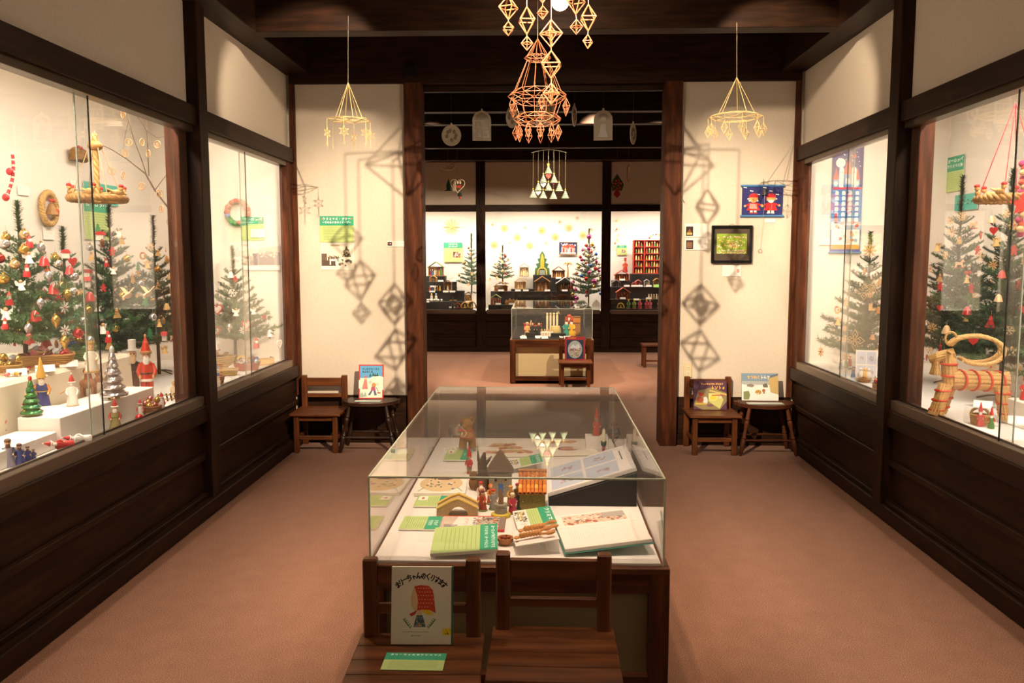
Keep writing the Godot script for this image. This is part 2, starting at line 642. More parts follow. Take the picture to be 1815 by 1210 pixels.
func side_wall(sg: float, xp: float, side: String) -> void:
	var w := struct("wall_" + side, "dark timber framed %s wall with plaster above the showcase" % side)
	var bays := [[-1.22, 1.5], [-5.19, -1.35], [-7.27, -5.32]]
	# d is measured from the wall plane into the room
	for b in bays:
		slab(w, "plaster_panel", Vector3(xp + sg * 0.03, 2.58, b[0]), Vector3(xp + sg * 0.12, 3.25, b[1]), plaster())
		slab(w, "header", Vector3(xp + sg * 0.09, 2.47, b[0]), Vector3(xp - sg * 0.03, 2.59, b[1]), wood("dark", 2), 0.004)
		slab(w, "sill", Vector3(xp + sg * 0.09, 0.6, b[0]), Vector3(xp - sg * 0.03, 0.705, b[1]), wood("dark", 2), 0.005)
		slab(w, "plank", Vector3(xp + sg * 0.05, 0.39, b[0]), Vector3(xp + sg * 0.015, 0.6, b[1]), wood("dark", 2), 0.002)
		slab(w, "plank", Vector3(xp + sg * 0.05, 0.1, b[0]), Vector3(xp + sg * 0.015, 0.35, b[1]), wood("dark", 2), 0.002)
		slab(w, "rail", Vector3(xp + sg * 0.05, 0.35, b[0]), Vector3(xp - sg * 0.012, 0.39, b[1]), wood("dark", 2), 0.004)
		slab(w, "batten", Vector3(xp + sg * 0.05, 0.1, b[0]), Vector3(xp - sg * 0.02, 0.13, b[1]), wood("dark", 2), 0.004)
	# back of the wall and of the showcase behind it
	slab(w, "case_back", Vector3(xp + sg * 1.25, 0.5, -7.27), Vector3(xp + sg * 1.3, 3.2, 1.5), case_paper())
	slab(w, "case_floor", Vector3(xp + sg * 0.1, 0.70, -7.27), Vector3(xp + sg * 1.27, 0.742, 1.5), mat(Color(0.93, 0.92, 0.9), 0.7))
	slab(w, "case_ceiling", Vector3(xp + sg * 0.1, 3.16, -7.27), Vector3(xp + sg * 1.27, 3.2, 1.5), mat(Color(0.93, 0.92, 0.9), 0.7))
	slab(w, "case_end", Vector3(xp + sg * 0.09, 0.7, -7.24), Vector3(xp + sg * 1.27, 3.2, -7.275), case_paper())
	slab(w, "wall_core", Vector3(xp + sg * 1.32, 0, -7.27), Vector3(xp + sg * 1.4, 3.7, 1.5), plaster())
	slab(w, "wall_core", Vector3(xp + sg * 0.12, 3.2, -7.27), Vector3(xp + sg * 0.2, 3.7, 1.5), plaster())
	var bb := struct("baseboard_" + side, "dark wooden baseboard along the %s wall" % side)
	slab(bb, "board", Vector3(xp + sg * 0.05, 0, -7.24), Vector3(xp - sg * (0.07 if sg < 0 else 0.045), 0.1, 1.5), wood("dark", 2), 0.006)
	var nm := ["left", "left"] if sg < 0 else ["right", "right"]
	trim("dark square post between the two bays of the %s showcase" % side, Vector3(minf(xp + sg * 0.1, xp - sg * 0.05), 0.1, -5.32), Vector3(maxf(xp + sg * 0.1, xp - sg * 0.05), 3.22, -5.19), "dark", 1)
	trim("dark square post of the %s wall beside the viewer" % side, Vector3(minf(xp + sg * 0.1, xp - sg * 0.05), 0.1, -1.35), Vector3(maxf(xp + sg * 0.1, xp - sg * 0.05), 3.22, -1.22), "dark", 1)
	trim("brown wooden jamb at the far end of the %s showcase" % side, Vector3(minf(xp + sg * 0.06, xp - sg * 0.01), 0.7, -7.25), Vector3(maxf(xp + sg * 0.06, xp - sg * 0.01), 2.48, -7.1), "post", 1)
	trim("brown wooden post inside the %s showcase behind the glass" % side, Vector3(minf(xp + sg * 0.13, xp + sg * 0.04), 0.74, -5.2), Vector3(maxf(xp + sg * 0.13, xp + sg * 0.04), 2.6, -5.08), "post", 1)
	# glazing: sliding panes in aluminium channels
	var zs := [[[-1.36, -4.02], [-3.94, -5.19]], [[-5.32, -6.16], [-6.10, -7.1]]]
	for k in 2:
		var n := 1 + k + (2 if sg > 0 else 0)
		var wn := struct("window_%d" % n, ["wide glazed front of the %s showcase" % side, "narrow glazed front of the %s showcase beside the end wall" % side][k])
		var z0: float = zs[k][0][0]
		var z1: float = zs[k][1][1]
		var alu := mat(Color(0.36, 0.31, 0.26), 0.35, 0.7)
		slab(wn, "head_channel", Vector3(xp + sg * 0.07, 2.43, z0), Vector3(xp - sg * 0.005, 2.472, z1), alu, 0.002)
		slab(wn, "sill_channel", Vector3(xp + sg * 0.07, 0.7, z0), Vector3(xp - sg * 0.012, 0.765, z1), mat(Color(0.50, 0.44, 0.39), 0.4, 0.55), 0.003)
		slab(wn, "sill_channel", Vector3(xp + sg * 0.035, 0.765, z0), Vector3(xp + sg * 0.03, 0.775, z1), alu)
		for j in 2:
			var pz: Array = zs[k][j]
			var d := 0.018 + 0.022 * j
			var p := part(wn, "pane", bxm(Vector3(0.005, 1.68, absf(pz[0] - pz[1]))), glass(), at(Vector3(xp + sg * d, 1.605, (pz[0] + pz[1]) * 0.5)))
			var ez: float = pz[1] if j == 0 else pz[0]
			part(p, "pane_edge", bxm(Vector3(0.006, 1.68, 0.006)), mat(Color(0.10, 0.13, 0.11) if j == 0 else Color(0.55, 0.58, 0.53), 0.2), at(Vector3(0, 0, ez - (pz[0] + pz[1]) * 0.5)))

func far_wall() -> void:
	var z := -14.55
	var w := struct("wall_far", "far wall of the second room with plaster above three showcases")
	var posts := [[-3.4, -3.13], [-1.135, -0.937], [1.055, 1.25], [3.24, 3.5]]
	var bays := [[-3.13, -1.135], [-0.937, 1.055], [1.25, 3.24]]
	for k in 4:
		trim(["dark post at the left end of the far showcases", "dark post between the left and middle far showcases", "dark post between the middle and right far showcases", "dark post at the right end of the far showcases"][k], Vector3(posts[k][0] + 0.02, 0, z - 0.1), Vector3(posts[k][1] - 0.02, 3.4, z + 0.03), "dark", 1)
	for k in 3:
		var b: Array = bays[k]
		slab(w, "plaster_panel", Vector3(b[0] - 0.03, 2.56, z), Vector3(b[1] + 0.03, 3.3, z - 0.08), plaster())
		slab(w, "header", Vector3(b[0] - 0.03, 2.455, z + 0.02), Vector3(b[1] + 0.03, 2.57, z - 0.08), wood("dark", 0), 0.004)
		slab(w, "sill", Vector3(b[0] - 0.03, 0.54, z + 0.02), Vector3(b[1] + 0.03, 0.67, z - 0.08), wood("dark", 0), 0.004)
		slab(w, "plank", Vector3(b[0] - 0.03, 0.3, z - 0.01), Vector3(b[1] + 0.03, 0.54, z - 0.06), wood("dark", 0), 0.003)
		slab(w, "rail", Vector3(b[0] - 0.03, 0.26, z + 0.01), Vector3(b[1] + 0.03, 0.3, z - 0.06), wood("dark", 0), 0.003)
		slab(w, "plank", Vector3(b[0] - 0.03, 0.08, z - 0.01), Vector3(b[1] + 0.03, 0.26, z - 0.06), wood("dark", 0), 0.003)
		var wn := struct("window_%d" % (5 + k), ["left far showcase glazing", "middle far showcase glazing", "right far showcase glazing"][k])
		slab(wn, "sill_channel", Vector3(b[0], 0.67, z + 0.01), Vector3(b[1], 0.74, z - 0.06), mat(Color(0.50, 0.44, 0.39), 0.4, 0.55), 0.003)
		slab(wn, "pane", Vector3(b[0], 0.74, z - 0.03), Vector3(b[1], 2.46, z - 0.036), glass())
	slab(w, "case_back", Vector3(-3.5, 0.5, z - 0.95), Vector3(3.6, 2.66, z - 1.0), case_paper())
	slab(w, "case_floor", Vector3(-3.5, 0.68, z - 0.06), Vector3(3.6, 0.72, z - 0.95), mat(Color(0.93, 0.92, 0.9), 0.7))
	slab(w, "case_ceiling", Vector3(-3.5, 2.6, z - 0.08), Vector3(3.6, 2.64, z - 0.95), mat(Color(0.93, 0.92, 0.9), 0.7))
	slab(w, "wall_core", Vector3(-3.5, 0, z - 1.02), Vector3(3.6, 3.7, z - 1.1), plaster())
	slab(w, "wall_core", Vector3(-3.5, 3.3, z - 0.05), Vector3(3.6, 3.7, z - 0.15), plaster())
	var bb := struct("baseboard_far", "dark wooden baseboard under the far showcases")
	slab(bb, "board", Vector3(-3.4, 0, z + 0.04), Vector3(3.5, 0.08, z - 0.02), wood("dark", 0), 0.004)

# ------------------------------------------------------------------ flat print: lettering and pictures drawn into images
const KANA := {
	"ま": "22 72/24 74/50 56 48 28 27 46 78", "り": "31 26/61 65 58 49", "ー": "14 84", "ち": "22 72/40 25 35 64 76 58 39", "ゃ": "25 64 75 66/43 44/34 49",
	"ん": "40 18 45 55 58 68 85", "の": "52 38 26 23 51 73 75 59", "く": "60 24 69", "す": "12 82/50 56 37 35 55 57 39", "こ": "22 62 53/17 28 78",
	"び": "12 41 26 48 68 74 62/70 81/80 91", "と": "31 35/72 34 26 38 78", "た": "12 52/30 18/54 83/45 58 88", "き": "22 73/24 75/41 66 46/37 38 68",
	"つ": "13 52 74 77 48", "ね": "20 29/12 33 17/16 42 73 77 58 57 88", "ク": "30 14/22 72 65 29", "リ": "21 25/61 65 39", "ス": "22 72 18/45 79",
	"マ": "12 82 46/35 68", "ツ": "22 34/42 54/81 75 29", "フ": "12 82 65 29", "ィ": "74 27/55 59", "ン": "12 34/18 58 82", "ラ": "22 72/14 84 67 29",
	"ド": "30 39/34 66/62 73/81 92", "ト": "40 49/44 76", "ゥ": "53 54/35 37/35 75 67 49", "ム": "40 17 77/55 88", "テ": "22 72/14 84/54 48 29",
	"サ": "13 83/31 35/61 65 49", "タ": "30 14/22 72 65 29/25 57", "ロ": "22 28/22 72 78 28", "ヨ": "22 72 78 18/25 75", "ッ": "34 45/54 65/83 76 39",
	"パ": "32 17/52 87/80 91 82 71 80", "オ": "13 83/50 58/53 18", "ナ": "13 83/50 54 29", "メ": "70 18/23 78", "・": "45 54", "北": "20 28/14 24/07 27/60 67 87 86/64 83",
	"二": "22 72/17 87", "イ": "71 25/45 49", "ジ": "12 33/14 35/18 58 82/70 81/80 91", "~": "15 34 56 75", "緑": "20 13 33 15 35/34 38/60 81 55/46 86/66 69/57 77", "愛": "12 82/14 15/14 84/33 35/63 65/46 27/36 76 29/47 79",
	"森": "22 72/40 45/42 26/42 66/14 44/24 29/26 08/26 48/56 86/66 69/66 47/66 97", "飾": "20 04/20 44/13 19 38/15 35/60 44/53 93/55 58/55 85 88/64 69", "を": "22 72/41 15 54 57/74 46 58 88",
}

class Pic:
	var im: Image
	var w: int
	var h: int
	func _init(ww: int, hh: int, c: Color) -> void:
		w = ww
		h = hh
		im = Image.create(ww, hh, false, Image.FORMAT_RGB8)
		im.fill(c)
	func rect(x: float, y: float, ww: float, hh: float, c: Color) -> void:
		im.fill_rect(Rect2i(int(x), int(y), maxi(1, int(ww)), maxi(1, int(hh))).intersection(Rect2i(0, 0, w, h)), c)
	func ell(cx: float, cy: float, rx: float, ry: float, c: Color) -> void:
		for y in range(int(cy - ry), int(cy + ry) + 1):
			var t := 1.0 - pow((y - cy) / maxf(ry, 0.5), 2)
			if t >= 0.0:
				var q := rx * sqrt(t)
				rect(cx - q, y, 2 * q + 1, 1, c)
	func poly(pts: Array, c: Color) -> void:
		var lo := 1e9
		var hi := -1e9
		for p in pts:
			lo = minf(lo, p[1])
			hi = maxf(hi, p[1])
		for y in range(int(maxf(0, lo)), int(minf(h - 1, hi)) + 1):
			var xs := []
			for k in pts.size():
				var a: Array = pts[k]
				var b: Array = pts[(k + 1) % pts.size()]
				var ay: float = a[1]
				var by: float = b[1]
				if (ay <= y + 0.5) != (by <= y + 0.5):
					xs.append(a[0] + (y + 0.5 - ay) / (by - ay) * (b[0] - a[0]))
			xs.sort()
			for k in range(0, xs.size() - 1, 2):
				rect(xs[k], y, xs[k + 1] - xs[k] + 1, 1, c)
	func line(a: Vector2, b: Vector2, th: float, c: Color) -> void:
		var n := int(maxf(1, a.distance_to(b) / maxf(0.7, th * 0.3)))
		for k in n + 1:
			var p := a.lerp(b, float(k) / n)
			if th < 2.2:
				rect(p.x - th * 0.5, p.y - th * 0.5, maxf(1, th), maxf(1, th), c)
			else:
				ell(p.x, p.y, th * 0.5, th * 0.5, c)
	func glyph(code: String, o: Vector2, s: float, c: Color, th: float, rot := 0.0) -> void:
		for stroke in code.split("/"):
			var last := Vector2(-1, -1)
			for pt in stroke.split(" "):
				var p := Vector2(float(pt.substr(0, 1)) - 4.5, float(pt.substr(1, 1)) - 4.5) * s / 10.0
				p = p.rotated(rot) + o
				if last.x >= 0:
					line(last, p, th, c)
				last = p
	func text(font: Dictionary, t: String, x: float, y: float, s: float, c: Color, th: float, step := 1.0) -> void:
		for k in t.length():
			if font.has(t[k]):
				glyph(font[t[k]], Vector2(x + s * step * (k + 0.5), y + s * 0.5), s, c, th)
	func lines(r: RandomNumberGenerator, x: float, y: float, ww: float, n: int, gap: float, c: Color, th := 2.0) -> void:
		for k in n:
			var q := x
			var end := x + ww * (1.0 if k < n - 1 else r.randf_range(0.3, 0.8))
			while q < end:
				var d := r.randf_range(th * 0.8, th * 2.4)
				rect(q, y + k * gap + r.randf_range(-0.5, 0.5), d, th, c)
				q += d + r.randf_range(th * 0.5, th * 1.2)
	func dots(r: RandomNumberGenerator, x: float, y: float, ww: float, hh: float, n: int, s: float, cols: Array) -> void:
		for k in n:
			var q := s * r.randf_range(0.5, 1.4)
			ell(x + r.randf() * ww, y + r.randf() * hh, q, q, cols[r.randi() % cols.size()])

func print_mat(key: String) -> StandardMaterial3D:
	if mats.has("print " + key):
		return mats["print " + key]
	var r := RandomNumberGenerator.new()
	r.seed = key.hash()
	var p := draw_print(key, r)
	var m := StandardMaterial3D.new()
	m.resource_name = "print_" + key
	m.albedo_texture = ImageTexture.create_from_image(p.im)
	m.roughness = 0.5
	m.texture_repeat = false
	mats["print " + key] = m
	return m

const LIME := "bfd68a"
const TEAL := "37a983"

func draw_print(key: String, r: RandomNumberGenerator) -> Pic:
	var p: Pic
	var W_ := Color.WHITE
	var ink := hexc("3c4a2a")
	if key == "girl_book":
		p = Pic.new(420, 540, hexc("efe9dc"))
		var t := "まりーちゃんのくりすます"
		for k in t.length():
			var a := lerpf(-0.92, 0.92, k / 11.0)
			p.glyph(KANA[t[k]], Vector2(208 + sin(a) * 205, 226 - cos(a) * 165), 48.0 if t[k] != "ゃ" else 36.0, hexc("15120f"), 6.5, a * 0.8)
		# a dotted red headscarf over a patchwork block, two fir sprigs: no portrait
		p.poly([[160, 135], [205, 126], [262, 132], [292, 165], [302, 240], [312, 322], [270, 300], [215, 298], [182, 306], [180, 240], [172, 180]], hexc("d9412a"))
		p.poly([[160, 135], [150, 160], [138, 215], [140, 262], [158, 300], [182, 306], [186, 230], [176, 180]], hexc("ecc39b"))
		for k in 34:
			var q := Vector2(188 + (k % 6) * 19 + (k / 6 % 2) * 9, 148 + k / 6 * 26)
			p.ell(q.x, q.y, 3, 3, hexc("f6e9d8"))
		p.poly([[215, 298], [270, 300], [296, 336], [250, 332], [222, 318]], hexc("eecb36"))
		p.poly([[182, 300], [150, 318], [126, 330], [140, 346], [168, 330]], hexc("c23a2c"))
		p.rect(182, 302, 34, 38, hexc("ecc39b"))
		p.poly([[178, 338], [220, 338], [242, 418], [156, 418]], hexc("3b4d68"))
		var qc := ["e9d36a", "4d8ac0", "d98aa0", "f2f0e6", "5b5f63", "6fb39a"]
		for yy in 5:
			for xx in 7:
				var half := 22.0 + yy * 4.4
				p.rect(199 - half + xx * half * 2 / 7 + 1, 346 + yy * 14, half * 2 / 7 - 2, 12, hexc(qc[r.randi() % 6]))
		for s in [-1, 1]:
			p.line(Vector2(198 + s * 62, 428), Vector2(198 + s * 104, 372), 3, hexc("5a4630"))
			for k in 9:
				var b := Vector2(198 + s * (66 + k * 5), 422 - k * 6.5)
				p.line(b, b + Vector2(s * (14 if k % 2 else -8), -12), 5, hexc("4c7a3c"))
		p.lines(r, 82, 452, 240, 1, 10, hexc("7d766a"), 4)
		p.lines(r, 140, 478, 130, 1, 10, hexc("3d3a35"), 5)
		p.rect(362, 428, 58, 46, hexc("efd21f"))
		p.poly([[372, 466], [398, 462], [384, 438], [392, 448], [404, 468]], hexc("222018"))
	elif key.begins_with("board"):
		# green display boards: teal band with white title, lime body with lines of text
		var vs: Array = {
			"board_ornament": [420, 520, 0.27, ["ヨーロッパのクリスマス", "クリスマス・オーナメント"]], "board_a": [300, 200, 0.36, ["ヨーロッパ", "クリスマス"]], "board_b": [300, 200, 0.36, ["クリスマス", "ツリー"]],
			"board_c": [240, 300, 0.34, ["クリスマス"]], "board_tree": [320, 250, 0.36, ["クリスマス・ツリー", "~緑の森と愛のイメージ~"]], "board_europe": [240, 330, 0.42, ["ヨーロッパ", "クリスマス飾"]],
			"board_far": [240, 250, 0.28, ["クリスマス", "ヨーロッパ"]], "board_seat": [320, 220, 0.42, ["まりーちゃんのクリスマス"]], "board_pale": [220, 300, 0.3, ["ヨーロッパ"]],
		}[key]
		p = Pic.new(vs[0], vs[1], hexc(LIME))
		var band: float = vs[1] * vs[2]
		p.rect(0, 0, vs[0], band, hexc(TEAL))
		var tl: Array = vs[3]
		for k in tl.size():
			var s: float = minf(vs[0] * 0.86 / tl[k].length(), band * 0.66 / tl.size())
			p.text(KANA, tl[k], (vs[0] - s * tl[k].length()) * 0.5, band * (0.12 + 0.8 * k / tl.size()), s, W_, maxf(2.0, s * 0.14))
		if key == "board_tree":
			p.ell(20, 26, 7, 7, hexc("e06a3a"))
			p.ell(300, 26, 7, 7, hexc("e06a3a"))
		p.lines(r, vs[0] * 0.1, band + vs[1] * 0.06, vs[0] * 0.8, 9, (vs[1] - band) / 11.0, ink, 3.0 if vs[0] > 400 else 2.0)
		if key == "board_b":
			p.rect(20, 140, 110, 50, hexc("f6f0e6"))
			p.ell(75, 165, 34, 8, hexc("d4664a"))
		if key == "board_c":
			p.rect(0, 196, 240, 104, hexc("f4efe6"))
			p.dots(r, 20, 210, 140, 80, 60, 7, [hexc("a89a70"), hexc("3c3a38"), hexc("e0bd52"), hexc("7d6a4c")])
			p.lines(r, 180, 230, 40, 3, 14, hexc("c0392b"), 4)
		if key == "board_far":
			p.rect(120, 120, 95, 72, hexc("8a3d2c"))
			p.dots(r, 125, 125, 82, 62, 50, 8, [hexc("d97a52"), hexc("e9c9a6"), hexc("5a2c24"), hexc("c0b8c8")])
	elif key == "teal_north":
		p = Pic.new(300, 110, hexc("58c2b0"))
		p.text(KANA, "北ヨーロッパ", 30, 30, 42, hexc("20342e"), 5)
	elif key == "photo_room":
		p = Pic.new(300, 230, hexc("f7f1e4"))
		p.rect(6, 8, 288, 190, hexc("efe6d2"))
		p.rect(90, 16, 80, 12, hexc("b9a888"))
		p.rect(6, 92, 50, 106, hexc("6c5a4c"))
		p.rect(6, 150, 130, 48, hexc("5d4c40"))
		for k in 7:
			p.ell(70 + k * 15, 112 + (k % 3) * 6, 7, 9, hexc(["d9c8aa", "7d6a58", "4c4038"][k % 3]))
			p.rect(63 + k * 15, 120 + (k % 3) * 6, 15, 34, hexc(["6c5c50", "a49078", "4c4038"][k % 3]))
		p.rect(80, 138, 70, 50, hexc("f8f3e8"))
		p.rect(92, 156, 40, 40, hexc("5a4a40"))
		p.poly([[232, 22], [256, 70], [274, 120], [196, 120], [214, 70]], hexc("6f6a52"))
		p.dots(r, 205, 50, 60, 66, 40, 5, [hexc("cfc4a4"), hexc("4f4a38")])
		p.rect(160, 132, 130, 44, hexc("f3ecdc"))
		p.dots(r, 150, 150, 135, 44, 24, 9, [hexc("6b5c50"), hexc("e9dfc9"), hexc("b49f86")])
		p.lines(r, 60, 210, 140, 1, 8, hexc("d9a86a"), 3)
	elif key == "photo_city":
		p = Pic.new(300, 210, hexc("f3eee6"))
		p.rect(0, 0, 300, 180, hexc("ece2d6"))
		p.poly([[0, 60], [60, 36], [120, 52], [200, 30], [300, 20], [300, 120], [0, 120]], hexc("d4c6ba"))
		p.rect(90, 70, 210, 100, hexc("a39a9c"))
		p.rect(130, 90, 120, 80, hexc("8d8388"))
		p.rect(0, 100, 90, 70, hexc("c2b4aa"))
		p.dots(r, 0, 60, 300, 50, 60, 6, [hexc("b8ada6"), hexc("ddd2c6"), hexc("94908c")])
	elif key == "santa_book":
		p = Pic.new(300, 420, hexc("c9302c"))
		p.rect(14, 14, 272, 392, hexc("f4ecd8"))
		p.rect(14, 14, 272, 150, hexc("5aa7d8"))
		p.ell(230, 230, 130, 92, hexc("f4ecd8"))
		p.ell(60, 240, 100, 62, hexc("f4ecd8"))
		p.text(KANA, "サンタクロースと", 40, 40, 28, hexc("1d2c4c"), 4, 0.95)
		p.text(KANA, "きんのくま", 40, 74, 28, hexc("1d2c4c"), 4, 0.95)
		for q in [[140, 128], [176, 118], [200, 124], [226, 122]]:
			p.poly([[q[0], q[1] - 24], [q[0] + 15, q[1] + 20], [q[0] - 15, q[1] + 20]], hexc("2f5b4a"))
		p.poly([[70, 178], [96, 178], [112, 300], [40, 300]], hexc("e8827a"))
		p.ell(82, 168, 14, 14, hexc("e9c6b0"))
		p.poly([[64, 160], [102, 162], [92, 136], [74, 136]], hexc("d8605a"))
		p.ell(184, 250, 26, 28, hexc("c98d4a"))
		p.poly([[156, 270], [200, 270], [206, 318], [148, 318]], hexc("b84f78"))
		p.poly([[150, 318], [170, 318], [140, 376], [112, 370]], hexc("5c6288"))
		p.poly([[180, 318], [204, 318], [222, 372], [192, 378]], hexc("5c6288"))
		p.ell(140, 215, 20, 18, hexc("cfc7bc"))
		p.ell(230, 240, 18, 18, hexc("ddd2bc"))
		p.line(Vector2(214, 280), Vector2(240, 330), 6, hexc("6a4436"))
		p.ell(246, 346, 24, 8, hexc("a8432e"))
		for q in [[46, 392], [78, 388], [30, 396]]:
			p.poly([[q[0], q[1] - 60], [q[0] + 22, q[1] + 4], [q[0] - 22, q[1] + 4]], hexc("9fb5ac"))
	elif key == "tonttu_book":
		p = Pic.new(420, 350, hexc("55304a"))
		p.poly([[60, 120], [230, 80], [420, 150], [420, 250], [330, 350], [110, 350], [0, 300]], hexc("8d7f56"))
		p.poly([[190, 150], [330, 150], [380, 230], [330, 340], [190, 250]], hexc("c9c878"))
		p.poly([[210, 110], [420, 160], [420, 178], [200, 128]], hexc("cdb96a"))
		p.ell(250, 205, 40, 28, hexc("e8cf45"))
		p.ell(250, 200, 58, 44, hexc("d8d888"))
		p.ell(250, 205, 40, 28, hexc("e8cf45"))
		p.poly([[60, 140], [130, 156], [120, 186], [82, 190]], hexc("c83a2a"))
		p.ell(150, 240, 30, 46, hexc("e4dcd8"))
		p.ell(84, 230, 44, 36, hexc("9a4a2c"))
		p.rect(230, 170, 170, 12, hexc("b0503a"))
		p.ell(340, 200, 16, 16, hexc("d9d2c0"))
		p.rect(20, 270, 140, 20, hexc("c8a83a"))
		p.ell(210, 300, 40, 16, hexc("7d4a5c"))
		p.text(KANA, "フィンランドのこびとたち", 96, 26, 24, hexc("ffc24e"), 4, 0.98)
		p.text(KANA, "トントゥ", 222, 58, 46, hexc("ffc24e"), 7, 0.98)
	elif key == "snow_book":
		p = Pic.new(420, 310, hexc("e8e2da"))
		p.rect(0, 0, 420, 90, hexc("7d97ac"))
		p.rect(0, 90, 420, 40, hexc("a9b2b0"))
		p.poly([[0, 120], [80, 150], [240, 140], [420, 150], [420, 310], [0, 310]], hexc("efe9e4"))
		p.poly([[300, 60], [420, 20], [420, 240], [330, 215], [312, 90]], hexc("c2a870"))
		p.poly([[290, 40], [420, 0], [420, 20], [300, 62]], hexc("5f6f78"))
		p.poly([[60, 130], [110, 118], [150, 140], [120, 160], [60, 150]], hexc("8a7f78"))
		p.poly([[240, 130], [282, 110], [300, 140], [300, 160], [250, 160]], hexc("6f6a58"))
		p.poly([[20, 210], [80, 200], [96, 250], [80, 300], [20, 300]], hexc("7f8a5c"))
		p.ell(190, 215, 36, 26, hexc("b98a34"))
		p.rect(166, 222, 10, 20, hexc("efe9e4"))
		p.rect(186, 222, 10, 20, hexc("efe9e4"))
		p.ell(252, 196, 18, 20, hexc("b0623a"))
		p.rect(244, 206, 20, 26, hexc("8f8a6a"))
		p.text(KANA, "きつねと", 62, 24, 38, hexc("ffb83e"), 6, 1.0)
		p.text(KANA, "トムテ", 214, 24, 38, hexc("fff1d8"), 6, 1.0)
	elif key == "snow_back":
		p = Pic.new(300, 120, hexc("dfe3df"))
		p.rect(0, 60, 300, 60, hexc("9bbfae"))
		p.rect(0, 0, 120, 60, hexc("f4f2ee"))
	elif key == "kids_cloth":
		p = Pic.new(420, 320, hexc("23286b"))
		for k in 18:
			p.ell(18 + (k * 67) % 390, 14 + (k * 37) % 110, 6, 6, hexc("f2f0ea"))
		for s in [0, 1]:
			var x: float = 120.0 + s * 180
			p.poly([[x - 34, 180], [x + 34, 180], [x + 72, 262], [x - 72, 262]], hexc("d8262a"))
			p.line(Vector2(x - 34, 190), Vector2(x - 86, 214), 20, hexc("d8262a"))
			p.line(Vector2(x + 34, 190), Vector2(x + 86, 206), 20, hexc("d8262a"))
			p.ell(x, 138, 42, 40, hexc("e9b06a"))
			p.ell(x, 120, 50, 42, hexc("d8262a"))
			p.rect(x - 46, 124, 92, 34, hexc("e9b06a"))
			p.ell(x - 15, 136, 3, 3, hexc("3a2418"))
			p.ell(x + 15, 136, 3, 3, hexc("3a2418"))
			p.ell(x + (56 if s else -56), 138, 9, 9, hexc("f4efe6"))
			if s == 0:
				p.rect(x - 40, 190, 80, 56, hexc("eb9a92"))
				p.ell(x - 40, 158, 12, 9, hexc("f4efe6"))
				p.ell(x + 40, 158, 12, 9, hexc("f4efe6"))
			else:
				p.poly([[x - 44, 140], [x + 44, 140], [x + 22, 176], [x, 184], [x - 22, 176]], hexc("f4efe6"))
				p.rect(x - 26, 128, 52, 22, hexc("e9b06a"))
				for k in 6:
					p.ell(x - 10 + (k % 2) * 20, 206 + k / 2 * 20, 3, 3, hexc("f4efe6"))
			p.ell(x - 88, 214, 12, 12, hexc("e9b06a"))
			p.ell(x + 88, 208, 12, 12, hexc("e9b06a"))
			for f in [-1, 1]:
				p.rect(x + f * 20 - 14, 262, 28, 22, hexc("f1e6d8"))
				p.ell(x + f * 22, 288, 20, 7, hexc("f1e6d8") if s else hexc("d8262a"))
	elif key == "calendar":
		p = Pic.new(260, 960, hexc("2f4a9e"))
		p.rect(0, 0, 260, 380, hexc("2b2f7c"))
		p.rect(0, 380, 260, 330, hexc("4a86c8"))
		p.rect(0, 690, 260, 70, hexc("a8c4dc"))
		for k in 22:
			p.rect(18 + (k * 71) % 224, 26 + (k * 53) % 200, 8, 8, hexc("f2f0ea"))
		p.ell(66, 160, 40, 42, hexc("f4efe2"))
		p.poly([[90, 260], [130, 120], [172, 260]], hexc("e0564a"))
		for x in [[30, 200], [212, 200]]:
			p.poly([[x[0] - 24, 310], [x[0], 200], [x[0] + 24, 310]], hexc("e0564a"))
			p.rect(x[0] - 22, 310, 44, 66, hexc("7fb0d8"))
			p.ell(x[0], 345, 15, 22, hexc("f4efe2"))
		for x in [76, 184]:
			p.rect(x - 20, 220, 40, 156, hexc("f6f2ea"))
			p.ell(x, 222, 20, 26, hexc("f6f2ea"))
			p.ell(x - 7, 244, 3, 5, hexc("2b2f5c"))
			p.ell(x + 7, 244, 3, 5, hexc("2b2f5c"))
		p.rect(104, 260, 56, 116, hexc("5f9ad0"))
		p.ell(130, 320, 16, 28, hexc("f4efe2"))
		p.poly([[158, 96], [196, 84], [200, 110], [172, 118]], hexc("d8503c"))
		p.rect(4, 376, 252, 22, hexc("c8324e"))
		for yy in 6:
			p.rect(4, 456 + yy * 48, 252, 4, hexc("2f5fa8"))
			for xx in 4:
				p.rect(28 + xx * 58, 420 + yy * 48, 30, 26, hexc("f6f2ea"))
				p.ell(43 + xx * 58, 420 + yy * 48, 15, 10, hexc("f6f2ea"))
		p.dots(r, 20, 690, 220, 60, 12, 13, [hexc("d8503c"), hexc("f4efe2"), hexc("e0a890")])
		p.rect(8, 760, 244, 136, hexc("f6f2ea"))
		p.dots(r, 20, 776, 220, 100, 16, 12, [hexc("d8503c"), hexc("e9b06a"), hexc("7fa8c8"), hexc("f4d8c0")])
		p.rect(8, 896, 244, 40, hexc("e0963c"))
	elif key == "green_picture":
		p = Pic.new(360, 240, hexc("8fae34"))
		for row in [[40, 28, 340], [200, 28, 330], [226, 24, 340]]:
			p.dots(r, 10, row[0] - 8, 340, 18, 70, 5, [hexc("f1e3c0"), hexc("d8784a"), hexc("f6efe0")])
		for k in 140:
			var a := r.randf() * TAU
			var d := r.randf()
			p.ell(180 + cos(a) * d * 90, 132 + sin(a) * d * 62, 4, 4, hexc(["f4e7b8", "e6c95a", "e08a5a", "f8f4e4"][r.randi() % 4]))
		p.dots(r, 10, 70, 340, 110, 80, 5, [hexc("f1e3c0"), hexc("d8683a"), hexc("e8d27a")])
		p.ell(30, 150, 10, 10, hexc("f8f4ea"))
